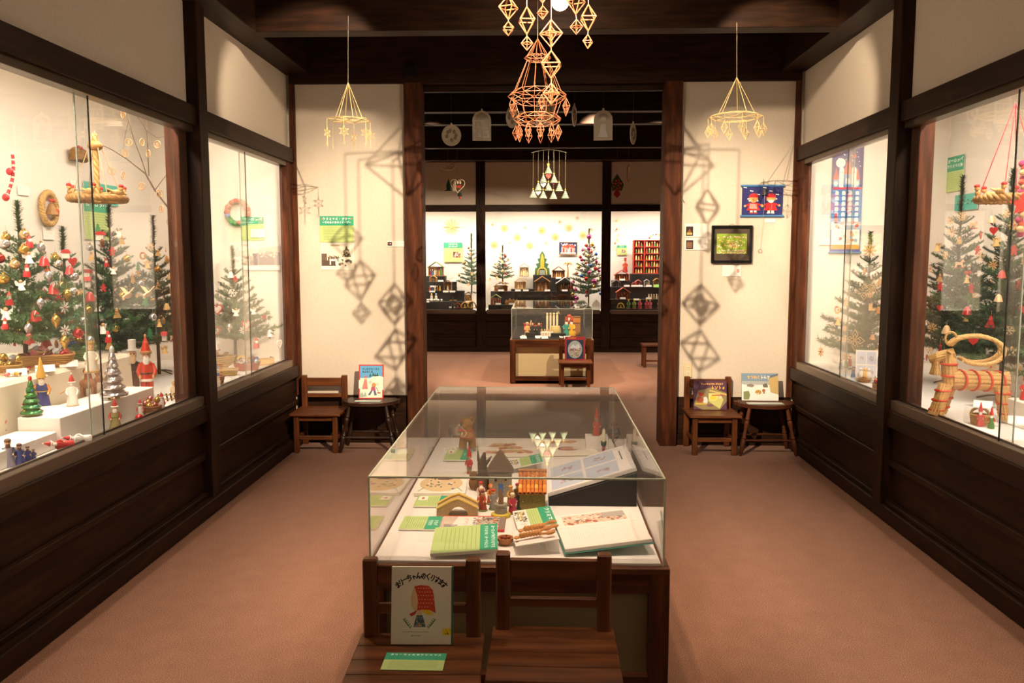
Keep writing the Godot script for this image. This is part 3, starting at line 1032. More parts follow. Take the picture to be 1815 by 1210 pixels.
		p.ell(268, 140, 10, 10, hexc("f8f4ea"))
	elif key == "straw_card_a" or key == "straw_card_b":
		p = Pic.new(240, 130, hexc("f4efe6"))
		p.lines(r, 14, 10, 60, 1, 8, hexc("4c443c"), 3)
		p.rect(12, 28, 76, 92, hexc("2a140e"))
		if key == "straw_card_a":
			p.poly([[50, 48], [78, 92], [22, 92]], hexc("8a5a2a"))
			p.rect(22, 88, 56, 12, hexc("e4b45c"))
			for k in 5:
				p.rect(24 + k * 12, 98, 6, 14, hexc("f1d28a"))
		else:
			p.rect(18, 40, 64, 70, hexc("5a241c"))
			for k in 5:
				p.line(Vector2(28 + k * 11, 50), Vector2(24 + k * 12, 104), 4, hexc("b99a6a"))
		p.lines(r, 98, 34, 130, 6, 13, hexc("8f867a"), 2)
	elif key == "stamp_card":
		p = Pic.new(240, 140, hexc("f6f1e8"))
		p.lines(r, 20, 22, 150, 5, 20, hexc("a79c90"), 2)
		p.rect(186, 46, 34, 46, hexc("d89a86"))
	elif key == "small_card":
		p = Pic.new(160, 80, hexc("f8f5ee"))
		p.lines(r, 20, 22, 110, 3, 18, hexc("b3aba0"), 2)
	elif key == "photo_card":
		p = Pic.new(240, 90, hexc("f4efe6"))
		p.rect(8, 14, 58, 60, hexc("1a1012"))
		p.ell(34, 44, 16, 12, hexc("a8383a"))
		p.ell(46, 42, 7, 8, hexc("e8e0d8"))
		p.lines(r, 80, 20, 140, 3, 22, hexc("8f867a"), 3)
	elif key == "advent_book":
		p = Pic.new(420, 300, hexc("f4e9e2"))
		p.rect(0, 0, 420, 16, hexc("d23a2c"))
		p.rect(0, 284, 420, 16, hexc("c8322a"))
		p.poly([[0, 16], [100, 16], [60, 284], [0, 284]], hexc("cdbcae"))
		p.rect(20, 200, 90, 14, hexc("2e3238"))
		p.rect(20, 228, 90, 10, hexc("4a6c94"))
		for k in 5:
			p.line(Vector2(150 + (k % 2) * 14, 60 + k * 30), Vector2(172, 74 + k * 30), 4, hexc("d8504a"))
		p.rect(230, 16, 190, 268, hexc("c4b4a4"))
		p.dots(r, 210, 24, 190, 250, 150, 8, [hexc("c0392b"), hexc("5a7aa0"), hexc("efe6da"), hexc("4a4a54"), hexc("d9a05a"), hexc("8a6a58")])
		p.rect(380, 16, 40, 268, hexc("8d7a70"))
	elif key == "map_book":
		p = Pic.new(420, 300, hexc("f7efe2"))
		p.ell(205, 150, 180, 128, hexc("dfc49a"))
		p.dots(r, 90, 60, 230, 190, 26, 9, [hexc("4d8a6c"), hexc("a8624a"), hexc("5a7a9c"), hexc("f0e2cc"), hexc("8a4a44"), hexc("3c4a3a")])
		p.poly([[150, 40], [280, 40], [300, 76], [260, 96], [170, 92]], hexc("7a5660"))
		p.line(Vector2(30, 270), Vector2(70, 220), 6, hexc("5a7a4a"))
		p.line(Vector2(390, 270), Vector2(350, 220), 6, hexc("5a7a4a"))
	elif key == "wide_book":
		p = Pic.new(560, 260, hexc("f2e8de"))
		p.rect(278, 0, 3, 260, hexc("cfc0b2"))
		for q in [[60, 70, 120, 40], [40, 190, 200, 44], [330, 40, 150, 24], [110, 130, 90, 26]]:
			p.dots(r, q[0], q[1], q[2], q[3], 46, 14, [hexc("c9824c"), hexc("a8643c"), hexc("e0b07a"), hexc("b8a84a"), hexc("d9967a")])
		p.ell(430, 180, 52, 36, hexc("7a4a3c"))
		p.ell(430, 180, 40, 26, hexc("c98a6c"))
		p.ell(478, 176, 26, 24, hexc("e9ded2"))
		p.lines(r, 330, 90, 60, 7, 11, hexc("a79a90"), 2)
		p.lines(r, 30, 20, 90, 6, 11, hexc("a79a90"), 2)
	elif key == "sky_book":
		p = Pic.new(420, 320, hexc("efe9e6"))
		for q in [[20, 20], [190, 20], [20, 170], [190, 170]]:
			p.rect(q[0], q[1], 156, 134, hexc("c3cbe0"))
			p.dots(r, q[0] + 50, q[1] + 50, 60, 36, 18, 7, [hexc("9aa8a8"), hexc("b8909a"), hexc("8a9aa0"), hexc("d8c0c0")])
		p.rect(372, 60, 6, 120, hexc("4a4648"))
		p.rect(400, 0, 20, 320, hexc("d8d2d2"))
	elif key == "text_book":
		p = Pic.new(420, 380, hexc("faf0e8"))
		p.rect(40, 20, 330, 110, hexc("e2cdb8"))
		p.dots(r, 44, 24, 320, 100, 120, 8, [hexc("a86a4c"), hexc("d8c0a4"), hexc("8a8078"), hexc("f2e6d8"), hexc("c0503c")])
		p.rect(250, 24, 120, 60, hexc("b8aea8"))
		p.rect(0, 160, 420, 3, hexc("e0d2c8"))
		for k in 26:
			for j in 12:
				if r.randf() < 0.8:
					p.rect(50 + k * 12.5, 182 + j * 11, 2, 8, hexc("dccbc6"))
	elif key == "oval_book":
		p = Pic.new(300, 380, hexc("8e2430"))
		p.rect(24, 52, 252, 304, hexc("262a44"))
		p.ell(150, 204, 106, 140, hexc("8f9a9c"))
		p.poly([[62, 200], [120, 120], [160, 150], [200, 110], [240, 200], [200, 236], [90, 230]], hexc("b4b8c2"))
		p.dots(r, 70, 190, 160, 60, 60, 10, [hexc("7a5a50"), hexc("93837a"), hexc("a8a49c"), hexc("6a5650")])
		p.dots(r, 90, 260, 120, 50, 50, 10, [hexc("8a8a78"), hexc("a8a898"), hexc("7a6a5c")])
		p.lines(r, 44, 20, 210, 1, 10, hexc("e0b24a"), 9)
	elif key == "nativity_cloth":
		p = Pic.new(320, 220, hexc("232a5c"))
		p.poly([[40, 60], [160, 24], [280, 60], [280, 190], [40, 190]], hexc("a84a3c"))
		p.dots(r, 30, 20, 260, 40, 14, 10, [hexc("bcd0e4"), hexc("e8e4da")])
		for k in 9:
			p.rect(40 + k * 28, 92 + (k * 37) % 30, 20, 96, hexc(["f1e9e0", "c0392b", "e6d2b4", "8a94b8", "f4f0ea"][k % 5]))
			p.ell(50 + k * 28, 90 + (k * 37) % 30, 9, 10, hexc("e9c6a0"))
		p.rect(20, 188, 280, 20, hexc("efe6d8"))
	elif key == "sheet":
		p = Pic.new(160, 200, hexc("f6f2ea"))
		p.lines(r, 20, 24, 120, 10, 16, hexc("c9c1b6"), 2)
	else:
		p = Pic.new(64, 64, hexc("f4efe6"))
	return p

# a printed sheet, board or book: body with the printed face on its +z side
func face_mesh(w: float, h: float) -> ArrayMesh:
	return MB.new().quad(Vector3(-w / 2, -h / 2, 0), Vector3(w / 2, -h / 2, 0), Vector3(w / 2, h / 2, 0), Vector3(-w / 2, h / 2, 0)).made()

func printed(called: String, label: String, category: String, where: Transform3D, w: float, h: float, t: float, key: String, body := Color(0.93, 0.9, 0.85), group := "") -> Node3D:
	var o := thing(called, label, category, where, group)
	part(o, "cover" if called.contains("book") else "sheet", bxm(Vector3(w, h, t), minf(0.001, t * 0.2), Vector3(0, 0, -t / 2)), mat(body, 0.6))
	part(o, "printed_face", face_mesh(w - 0.001, h - 0.001), print_mat(key), at(Vector3(0, 0, 0.0006)))
	return o

# lying on a level surface; turn = direction of the print's top (0 = away from the viewer)
func flat(p: Vector3, turn := 0.0, tilt := 0.0) -> Transform3D:
	return Transform3D(Basis(Vector3.UP, turn) * Basis(Vector3.RIGHT, -PI / 2 + tilt), p)

# ------------------------------------------------------------------ shared shapes
var cache := {}
func keep(key: String, make: Callable) -> Mesh:
	if not cache.has(key):
		cache[key] = make.call()
	return cache[key]

func ring_pts(r: float, n: int, y := 0.0, c := Vector3.ZERO) -> Array:
	var a := []
	for k in n:
		a.append(c + Vector3(cos(TAU * k / n) * r, y, sin(TAU * k / n) * r))
	return a

func star_poly(n: int, r: float, r2: float) -> PackedVector2Array:
	var p := PackedVector2Array()
	for k in n * 2:
		var a := PI * k / n + PI / 2
		p.append(Vector2(cos(a), sin(a)) * (r if k % 2 == 0 else r2))
	return p

func heart_poly(s: float) -> PackedVector2Array:
	var p := PackedVector2Array()
	for k in 20:
		var t := TAU * k / 20
		p.append(Vector2(16 * pow(sin(t), 3), 13 * cos(t) - 5 * cos(2 * t) - 2 * cos(3 * t) - cos(4 * t)) * s / 17.0)
	return p

func poly2(a: Array, s := 1.0) -> PackedVector2Array:
	var p := PackedVector2Array()
	for k in range(0, a.size(), 2):
		p.append(Vector2(a[k], a[k + 1]) * s)
	return p

const SKIN := "e8b98f"

# a carved or moulded doll of height h: robe or trousers, head with face, arms, hat, beard
func doll(called: String, label: String, category: String, where: Transform3D, h: float, o: Dictionary, group := "") -> Node3D:
	var t := thing(called, label, category, where, group)
	var slim: float = o.get("slim", 0.84)
	t.transform = where * Transform3D(Basis.from_scale(Vector3(slim, 1, slim)))
	var robe := mat(hexc(o.get("robe", "a03028")), o.get("rough", 0.5), 0.0, o.get("finish", ""))
	var skin := mat(hexc(o.get("skin", SKIN)), 0.5)
	var fine: bool = o.get("fine", true)
	var sd := 12 if fine else 8
	if o.get("legs", false):
		part(t, "torso", keep("torso%d" % sd, func(): return lathed([Vector2(0, 0.3), Vector2(0.15, 0.3), Vector2(0.17, 0.36), Vector2(0.15, 0.46), Vector2(0.17, 0.55), Vector2(0.15, 0.63), Vector2(0.06, 0.67), Vector2(0, 0.67)], sd)), robe, Transform3D(Basis.from_scale(Vector3(h, h, h * 0.8)), Vector3.ZERO))
		for s in [-1.0, 1.0]:
			part(t, "leg", keep("leg%d" % sd, func(): return lathed([Vector2(0.0, 0.08), Vector2(0.055, 0.08), Vector2(0.075, 0.2), Vector2(0.08, 0.33), Vector2(0, 0.33)], sd)), mat(hexc(o.get("trousers", o.get("robe", "a03028"))), 0.6), Transform3D(Basis.from_scale(Vector3(h, h, h)), Vector3(s * 0.08 * h, 0, 0)))
			part(t, "boot", keep("boot", func(): return MB.new().lathe([Vector2(0, 0), Vector2(0.055, 0), Vector2(0.06, 0.1), Vector2(0, 0.1)], 8).ball(Vector3(0, 0.03, 0.05), Vector3(0.05, 0.03, 0.08), 8, 5).made()), mat(hexc(o.get("boots", "1c1614")), 0.4), Transform3D(Basis.from_scale(Vector3(h, h, h)), Vector3(s * 0.08 * h, 0, 0)))
	else:
		part(t, "robe", keep("robe%d" % sd, func(): return lathed([Vector2(0, 0), Vector2(0.22, 0), Vector2(0.235, 0.03), Vector2(0.2, 0.2), Vector2(0.165, 0.42), Vector2(0.17, 0.55), Vector2(0.14, 0.63), Vector2(0.06, 0.67), Vector2(0, 0.67)], sd)), robe, Transform3D(Basis.from_scale(Vector3(h, h, h * 0.85)), Vector3.ZERO))
	var head := part(t, "head", keep("head%d" % sd, func(): return MB.new().ball(Vector3(0, 0.76, 0), Vector3(0.105, 0.12, 0.105), sd, 8).ball(Vector3(0, 0.75, 0.105), Vector3(0.022, 0.022, 0.028), 6, 4).made()), skin, Transform3D(Basis.from_scale(Vector3(h, h, h)), Vector3.ZERO))
	if fine:
		for s in [-1.0, 1.0]:
			part(head, "eye", keep("eye", func(): return balled(Vector3(0.014, 0.018, 0.01), Vector3.ZERO, 6, 4)), mat(Color(0.05, 0.04, 0.04), 0.3), at(Vector3(s * 0.042, 0.785, 0.095)))
			var arm := part(t, "arm", keep("arm%d" % int(s), func(): return tubed([Vector3(s * 0.14, 0.6, 0), Vector3(s * 0.21, 0.48, 0.02), Vector3(s * 0.17, 0.4, 0.13)], [0.055, 0.05, 0.042], 8)), mat(hexc(o.get("sleeve", o.get("robe", "a03028"))), o.get("rough", 0.5)), Transform3D(Basis.from_scale(Vector3(h, h, h)), Vector3.ZERO))
			part(arm, "hand", keep("hand", func(): return balled(Vector3(0.036, 0.036, 0.042), Vector3.ZERO, 8, 5)), mat(hexc(o.get("glove", o.get("skin", SKIN))), 0.5), at(Vector3(s * 0.16, 0.395, 0.15)))
	if o.has("beard"):
		part(t, "beard", keep("beard", func(): return MB.new().ball(Vector3(0, 0.665, 0.075), Vector3(0.09, 0.11, 0.06), 10, 6).ball(Vector3(0, 0.76, -0.035), Vector3(0.118, 0.09, 0.09), 10, 6).made()), mat(hexc(o.beard), 0.8), Transform3D(Basis.from_scale(Vector3(h, h, h)), Vector3.ZERO))
	elif o.has("hair"):
		part(t, "hair", keep("hair", func(): return MB.new().ball(Vector3(0, 0.79, -0.025), Vector3(0.118, 0.11, 0.11), 10, 6).made()), mat(hexc(o.hair), 0.7), Transform3D(Basis.from_scale(Vector3(h, h, h)), Vector3.ZERO))
	var hk: String = o.get("hat", "")
	if hk:
		var hm: Mesh
		match hk:
			"cone":
				hm = keep("hat_cone", func(): return MB.new().lathe([Vector2(0, 0.8), Vector2(0.125, 0.8), Vector2(0.12, 0.85), Vector2(0.07, 0.97), Vector2(0.02, 1.08), Vector2(0, 1.1)], 10).made())
			"tip":
				hm = keep("hat_tip", func(): return MB.new().lathe([Vector2(0, 0.8), Vector2(0.135, 0.8), Vector2(0.125, 0.86), Vector2(0.09, 1.0), Vector2(0.055, 1.15), Vector2(0.02, 1.3), Vector2(0, 1.32)], 10).made())
			"tall":
				hm = keep("hat_tall", func(): return MB.new().lathe([Vector2(0, 0.84), Vector2(0.15, 0.84), Vector2(0.15, 0.86), Vector2(0.1, 0.86), Vector2(0.11, 1.04), Vector2(0, 1.04)], 12).made())
			"crown":
				hm = keep("hat_crown", func():
					var b := MB.new().lathe([Vector2(0.1, 0.84), Vector2(0.115, 0.84), Vector2(0.125, 0.92), Vector2(0.105, 0.92), Vector2(0.1, 0.84)], 10)
					for k in 5:
						b.lathe([Vector2(0.03, 0.91), Vector2(0.0, 1.0)], 5, Vector3(cos(TAU * k / 5) * 0.11, 0, sin(TAU * k / 5) * 0.11))
					return b.made())
			"hood":
				hm = keep("hat_hood", func(): return MB.new().ball(Vector3(0, 0.78, -0.03), Vector3(0.135, 0.14, 0.115), 10, 7).made())
			_:
				hm = keep("hat_cap", func(): return MB.new().ball(Vector3(0, 0.84, 0), Vector3(0.13, 0.075, 0.13), 10, 6).made())
		part(t, "hat", hm, mat(hexc(o.get("hatc", "c02820")), o.get("rough", 0.5)), Transform3D(Basis.from_scale(Vector3(h, h, h)), Vector3.ZERO))
		if hk == "cone" and fine:
			part(t, "hat_trim", keep("hat_trim", func(): return MB.new().tube(ring_pts(0.122, 12, 0.815), 0.028, 6, true).ball(Vector3(0, 1.1, 0), Vector3(0.035, 0.035, 0.035), 8, 5).made()), mat(hexc(o.get("trimc", "f2ece2")), 0.9), Transform3D(Basis.from_scale(Vector3(h, h, h)), Vector3.ZERO))
	if o.has("trim") and fine:
		part(t, "hem", keep("hem%s" % o.get("legs", false), func(): return MB.new().tube(ring_pts(0.225 if not o.get("legs", false) else 0.165, 14, 0.04 if not o.get("legs", false) else 0.33), 0.025, 6, true).made()), mat(hexc(o.trim), 0.9), Transform3D(Basis.from_scale(Vector3(h, h, h * 0.85)), Vector3.ZERO))
	if o.has("belt") and fine:
		part(t, "belt", keep("belt", func(): return MB.new().tube(ring_pts(0.162, 14, 0.45), 0.014, 6, true).made()), mat(hexc(o.belt), 0.4), Transform3D(Basis.from_scale(Vector3(h, h * 1.0, h * 0.85)), Vector3.ZERO))
	if o.has("base"):
		part(t, "base", keep("base", func(): return lathed([Vector2(0, -0.05), Vector2(0.26, -0.05), Vector2(0.27, -0.02), Vector2(0.22, 0.01), Vector2(0, 0.01)], 12)), mat(hexc(o.base), 0.6), Transform3D(Basis.from_scale(Vector3(h, h, h)), Vector3.ZERO))
	return t

# a shallow open basket woven in rings
func basket(called: String, label: String, where: Transform3D, sx: float, sz: float, h: float, col: String, round_ := true, group := "", handle := false) -> Node3D:
	var t := thing(called, label, "basket", where, group)
	var m := mat(hexc(col), 0.8)
	var bot := MB.new()
	if round_:
		bot.lathe([Vector2(0, 0), Vector2(0.42, 0), Vector2(0.42, 0.03), Vector2(0, 0.03)], 16)
	else:
		bot.box(Vector3(0, 0.015, 0), Vector3(0.86, 0.03, 0.86))
	part(t, "bottom", bot.made(), m, Transform3D(Basis.from_scale(Vector3(sx, h, sz)), Vector3.ZERO))
	var side := MB.new()
	var rows := 6
	for k in rows:
		var q := []
		var n := 20
		for j in n:
			var a := TAU * j / n
			var r := lerpf(0.42, 0.5, k / float(rows - 1)) + (0.008 if (j + k) % 2 else -0.008)
			if round_:
				q.append(Vector3(cos(a) * r * sx, (0.08 + k * 0.16) * h, sin(a) * r * sz))
			else:
				var c := Vector2(cos(a), sin(a))
				c /= maxf(absf(c.x), absf(c.y))
				q.append(Vector3(c.x * r * sx, (0.08 + k * 0.16) * h, c.y * r * sz))
		side.tube(q, h * 0.1, 5, true)
	part(t, "woven_side", side.made(), m)
	if handle:
		var hp := []
		for k in 11:
			var a := PI * k / 10
			hp.append(Vector3(cos(a) * 0.48 * sx, h * 0.9 + sin(a) * sx * 0.42, 0))
		part(t, "handle", tubed(hp, 0.008, 6), m)
	return t

# a chair for children: plank seat, two tall back posts, two back rails, two front legs, stretchers
func child_chair(label: String, where: Transform3D) -> Node3D:
	var t := thing("small_chair", label, "chair", where, "small wooden chairs")
	var wz := wood("chair", 0)
	var wy := wood("chair", 1)
	var wd := wood("chair", 2)
	for k in 4:
		part(t, "seat_plank", keep("seat_plank", func(): return bxm(Vector3(0.43, 0.022, 0.0975), 0.003)), wz, at(Vector3(0, 0.331, -0.123 + k * 0.098)))
	for s in [-1.0, 1.0]:
		part(t, "back_post", keep("back_post", func(): return bxm(Vector3(0.05, 0.62, 0.04), 0.006)), wy, at(Vector3(s * 0.178, 0.31, -0.155)))
		part(t, "front_leg", keep("front_leg", func(): return bxm(Vector3(0.042, 0.32, 0.042), 0.005)), wy, at(Vector3(s * 0.165, 0.16, 0.18)))
		part(t, "side_stretcher", keep("side_stretcher", func(): return bxm(Vector3(0.02, 0.03, 0.31), 0.003)), wd, at(Vector3(s * 0.17, 0.12, 0.01)))
	part(t, "top_rail", keep("top_rail", func(): return bxm(Vector3(0.31, 0.075, 0.022), 0.004)), wz, at(Vector3(0, 0.56, -0.155)))
	part(t, "back_rail", keep("back_rail", func(): return bxm(Vector3(0.31, 0.035, 0.02), 0.004)), wz, at(Vector3(0, 0.44, -0.155)))
	part(t, "front_stretcher", keep("front_stretcher", func(): return bxm(Vector3(0.29, 0.035, 0.02), 0.004)), wz, at(Vector3(0, 0.13, 0.18)))
	part(t, "apron", keep("apron", func(): return bxm(Vector3(0.29, 0.045, 0.018), 0.003)), wz, at(Vector3(0, 0.295, 0.17)))
	return t

# a low table with a notched half-round top and splayed turned legs
func low_table(label: String, where: Transform3D, kind: String) -> Node3D:
	var t := thing("low_table", label, "table", where, "low tables with turned legs")
	var pl := PackedVector2Array()
	for k in 21:
		var a := PI * k / 20
		pl.append(Vector2(cos(a) * 0.235, -sin(a) * 0.2 + 0.03))
	for q in [[-0.25, 0.03], [-0.25, 0.1], [-0.215, 0.11], [-0.2, 0.14], [0.2, 0.14], [0.215, 0.11], [0.25, 0.1], [0.25, 0.03]]:
		pl.append(Vector2(q[0], q[1]))
	part(t, "table_top", cut_out(pl, 0.028), wood(kind, 0), at(Vector3(0, 0.416, 0), 0, -PI / 2))
	var prof := []
	for q in [[0.012, 0], [0.016, 0.03], [0.02, 0.06], [0.022, 0.13], [0.017, 0.14], [0.022, 0.15], [0.016, 0.165], [0.014, 0.22], [0.021, 0.27], [0.022, 0.29], [0.015, 0.3], [0.021, 0.31], [0.017, 0.33], [0.015, 0.41], [0, 0.41]]:
		prof.append(Vector2(q[0], q[1]))
	var legm := lathed(prof, 12)
	for q in [[-1, 1], [1, 1], [-1, -1], [1, -1]]:
		part(t, "leg", legm, wood(kind, 1), Transform3D(Basis.from_euler(Vector3(-q[1] * 0.11, 0, q[0] * 0.19)), Vector3(q[0] * 0.232, 0.003, q[1] * 0.14)))
	for z in [-1.0, 1.0]:
		part(t, "stretcher", tubed([Vector3(-0.2, 0.13, z * 0.125), Vector3(0, 0.13, z * 0.125), Vector3(0.2, 0.13, z * 0.125)], [0.008, 0.012, 0.008], 8), wood(kind, 0))
	return t

func build_seats() -> void:
	child_chair("small brown chair before the table case holding the red scarf picture book", at(Vector3(-0.4, 0, -2.60), 0.03))
	child_chair("empty small brown chair before the table case", at(Vector3(0.05, 0, -2.665), -0.01))
	child_chair("small brown chair in the left corner beside the dark low table", at(Vector3(-1.9, 0, -7.03), 0.02))
	child_chair("small brown chair against the right end wall holding a purple picture book", at(Vector3(1.47, 0, -7.06), 0.0))
	low_table("dark low table with turned legs holding the blue red-edged picture book", at(Vector3(-1.46, 0, -6.99)), "black")
	low_table("brown low table with turned legs in the right corner holding the snow picture book", at(Vector3(1.915, 0, -6.99)), "post")
	# books and cards on the seats
	var b := printed("picture_book", "white picture book with red dotted headscarf on its cover on the front chair", "book", at(Vector3(-0.4, 0.472, -2.70), 0.02, -0.16), 0.205, 0.26, 0.012, "girl_book", hexc("efe9dc"))
	part(b, "spine", bxm(Vector3(0.006, 0.26, 0.016), 0.002), mat(hexc("2f6b57"), 0.5), at(Vector3(0.105, 0, -0.007)), "dark green spine")
	printed("caption_card", "green caption card lying on the front chair below the picture book", "card", flat(Vector3(-0.405, 0.344, -2.56), 0.0), 0.2, 0.115, 0.001, "board_seat", hexc(LIME))
	printed("picture_book", "blue and cream picture book with red edge standing on the dark low table", "book", at(Vector3(-1.47, 0.575, -7.1), 0.05, -0.16), 0.215, 0.3, 0.02, "santa_book", hexc("b92c28"))
	printed("caption_card", "white caption card flat on the dark low table", "card", flat(Vector3(-1.47, 0.432, -6.94)), 0.22, 0.07, 0.001, "snow_back")
	printed("picture_book", "purple picture book with orange title leaning on the right small chair", "book", at(Vector3(1.475, 0.47, -7.12), 0.0, -0.17), 0.285, 0.25, 0.014, "tonttu_book", hexc("4a2a3c"))
	printed("picture_book", "pale snowy farmyard picture book standing on the right low table", "book", at(Vector3(1.895, 0.547, -7.1), -0.04, -0.2), 0.31, 0.235, 0.012, "snow_book", hexc("8a979c"))
	printed("caption_card", "pale green and white card flat on the right low table", "card", flat(Vector3(1.9, 0.432, -6.94)), 0.3, 0.09, 0.001, "snow_back")

# ------------------------------------------------------------------ glass table cases
func glass_case(label: String, x0: float, x1: float, z0: float, z1: float, rim: float, top: float, lining: Material, panel: Material) -> Node3D:
	var t := thing("table_case", label, "display case", Transform3D(), "glass table cases on wooden bases")
	var cx := (x0 + x1) * 0.5
	var cz := (z0 + z1) * 0.5
	var wx := x1 - x0
	var wz := z0 - z1
	var g := 0.022
	for s in [[x0, z0], [x1, z0], [x0, z1], [x1, z1]]:
		part(t, "corner_post", bxm(Vector3(0.075, rim - 0.03, 0.075), 0.003), wood("post", 1), at(Vector3(clampf(s[0], x0 + 0.038, x1 - 0.038), (rim - 0.03) / 2 + 0.01, clampf(s[1], z1 + 0.038, z0 - 0.038))))
	for z in [z0 - 0.03, z1 + 0.03]:
		part(t, "frame_rail", bxm(Vector3(wx - 0.1, 0.075, 0.055), 0.003), wood("post", 0), at(Vector3(cx, rim - 0.06, z)))
		part(t, "frame_rail", bxm(Vector3(wx - 0.1, 0.06, 0.055), 0.003), wood("post", 0), at(Vector3(cx, 0.07, z)))
		part(t, "panel", bxm(Vector3(wx - 0.12, rim - 0.12, 0.01)), panel, at(Vector3(cx, rim / 2, z - (0.015 if z > cz else -0.015))))
	for x in [x0 + 0.03, x1 - 0.03]:
		part(t, "frame_rail", bxm(Vector3(0.055, 0.075, wz - 0.1), 0.003), wood("post", 2), at(Vector3(x, rim - 0.06, cz)))
		part(t, "frame_rail", bxm(Vector3(0.055, 0.06, wz - 0.1), 0.003), wood("post", 2), at(Vector3(x, 0.07, cz)))
		part(t, "panel", bxm(Vector3(0.01, rim - 0.12, wz - 0.12)), panel, at(Vector3(x + (0.015 if x < cx else -0.015), rim / 2, cz)))
	for z in [z0 - 0.016, z1 + 0.016]:
		part(t, "rim", bxm(Vector3(wx, 0.024, 0.032), 0.003), wood("chair", 0), at(Vector3(cx, rim - 0.012, z)))
	for x in [x0 + 0.016, x1 - 0.016]:
		part(t, "rim", bxm(Vector3(0.032, 0.024, wz - 0.064), 0.003), wood("chair", 2), at(Vector3(x, rim - 0.012, cz)))
	part(t, "lining", bxm(Vector3(wx - 0.06, 0.012, wz - 0.06), 0.002), lining, at(Vector3(cx, rim + 0.004, cz)))
	var gh := top - rim
	var gy := (top + rim) / 2
	var gm := glass(0.02)
	part(t, "glass_side", bxm(Vector3(wx - 2 * g, gh, 0.005)), gm, at(Vector3(cx, gy, z0 - g)))
	part(t, "glass_side", bxm(Vector3(wx - 2 * g, gh, 0.005)), gm, at(Vector3(cx, gy, z1 + g)))
	part(t, "glass_side", bxm(Vector3(0.005, gh, wz - 2 * g)), gm, at(Vector3(x0 + g, gy, cz)))
	part(t, "glass_side", bxm(Vector3(0.005, gh, wz - 2 * g)), gm, at(Vector3(x1 - g, gy, cz)))
	part(t, "glass_top", bxm(Vector3(wx - 2 * g, 0.006, wz - 2 * g)), gm, at(Vector3(cx, top, cz)))
	# polished edges where the sheets meet
	var em := mat(Color(0.72, 0.74, 0.66), 0.15, 0.0)
	for s in [[x0 + g, z0 - g], [x1 - g, z0 - g], [x0 + g, z1 + g], [x1 - g, z1 + g]]:
		part(t, "glass_edge", bxm(Vector3(0.007, gh, 0.007), 0.001), em, at(Vector3(s[0], gy, s[1])))
	for z in [z0 - g, z1 + g]:
		part(t, "glass_edge", bxm(Vector3(wx - 2 * g, 0.007, 0.007), 0.001), em, at(Vector3(cx, top, z)))
	for x in [x0 + g, x1 - g]:
		part(t, "glass_edge", bxm(Vector3(0.007, 0.007, wz - 2 * g), 0.001), em, at(Vector3(x, top, cz)))
	return t

func lobster(label: String, where: Transform3D) -> void:
	var t := thing("carved_lobster", label, "ornament", where, "carved wooden lobsters")
	var m := mat(hexc("c98a4a"), 0.6)
	var b := MB.new()
	for k in 7:
		b.ball(Vector3(-0.05 + k * 0.014, 0.012, 0), Vector3(0.011, 0.012, 0.007 + 0.0016 * k), 8, 5)
	part(t, "body", b.made(), m)
	part(t, "tail_fan", cut_out(poly2([-0.05, 0, -0.075, 0.016, -0.085, 0, -0.075, -0.016]), 0.006), m, at(Vector3(0, 0.008, 0), 0, -PI / 2))
	for s in [-1.0, 1.0]:
		part(t, "claw", MB.new().tube([Vector3(0.035, 0.01, s * 0.012), Vector3(0.055, 0.012, s * 0.028)], 0.005, 6).ball(Vector3(0.078, 0.012, s * 0.03), Vector3(0.026, 0.008, 0.012), 8, 5).made(), m)
		part(t, "antenna", tubed([Vector3(0.045, 0.016, s * 0.005), Vector3(0.075, 0.026, s * 0.008), Vector3(0.1, 0.022, s * 0.012)], 0.0012, 4), m)

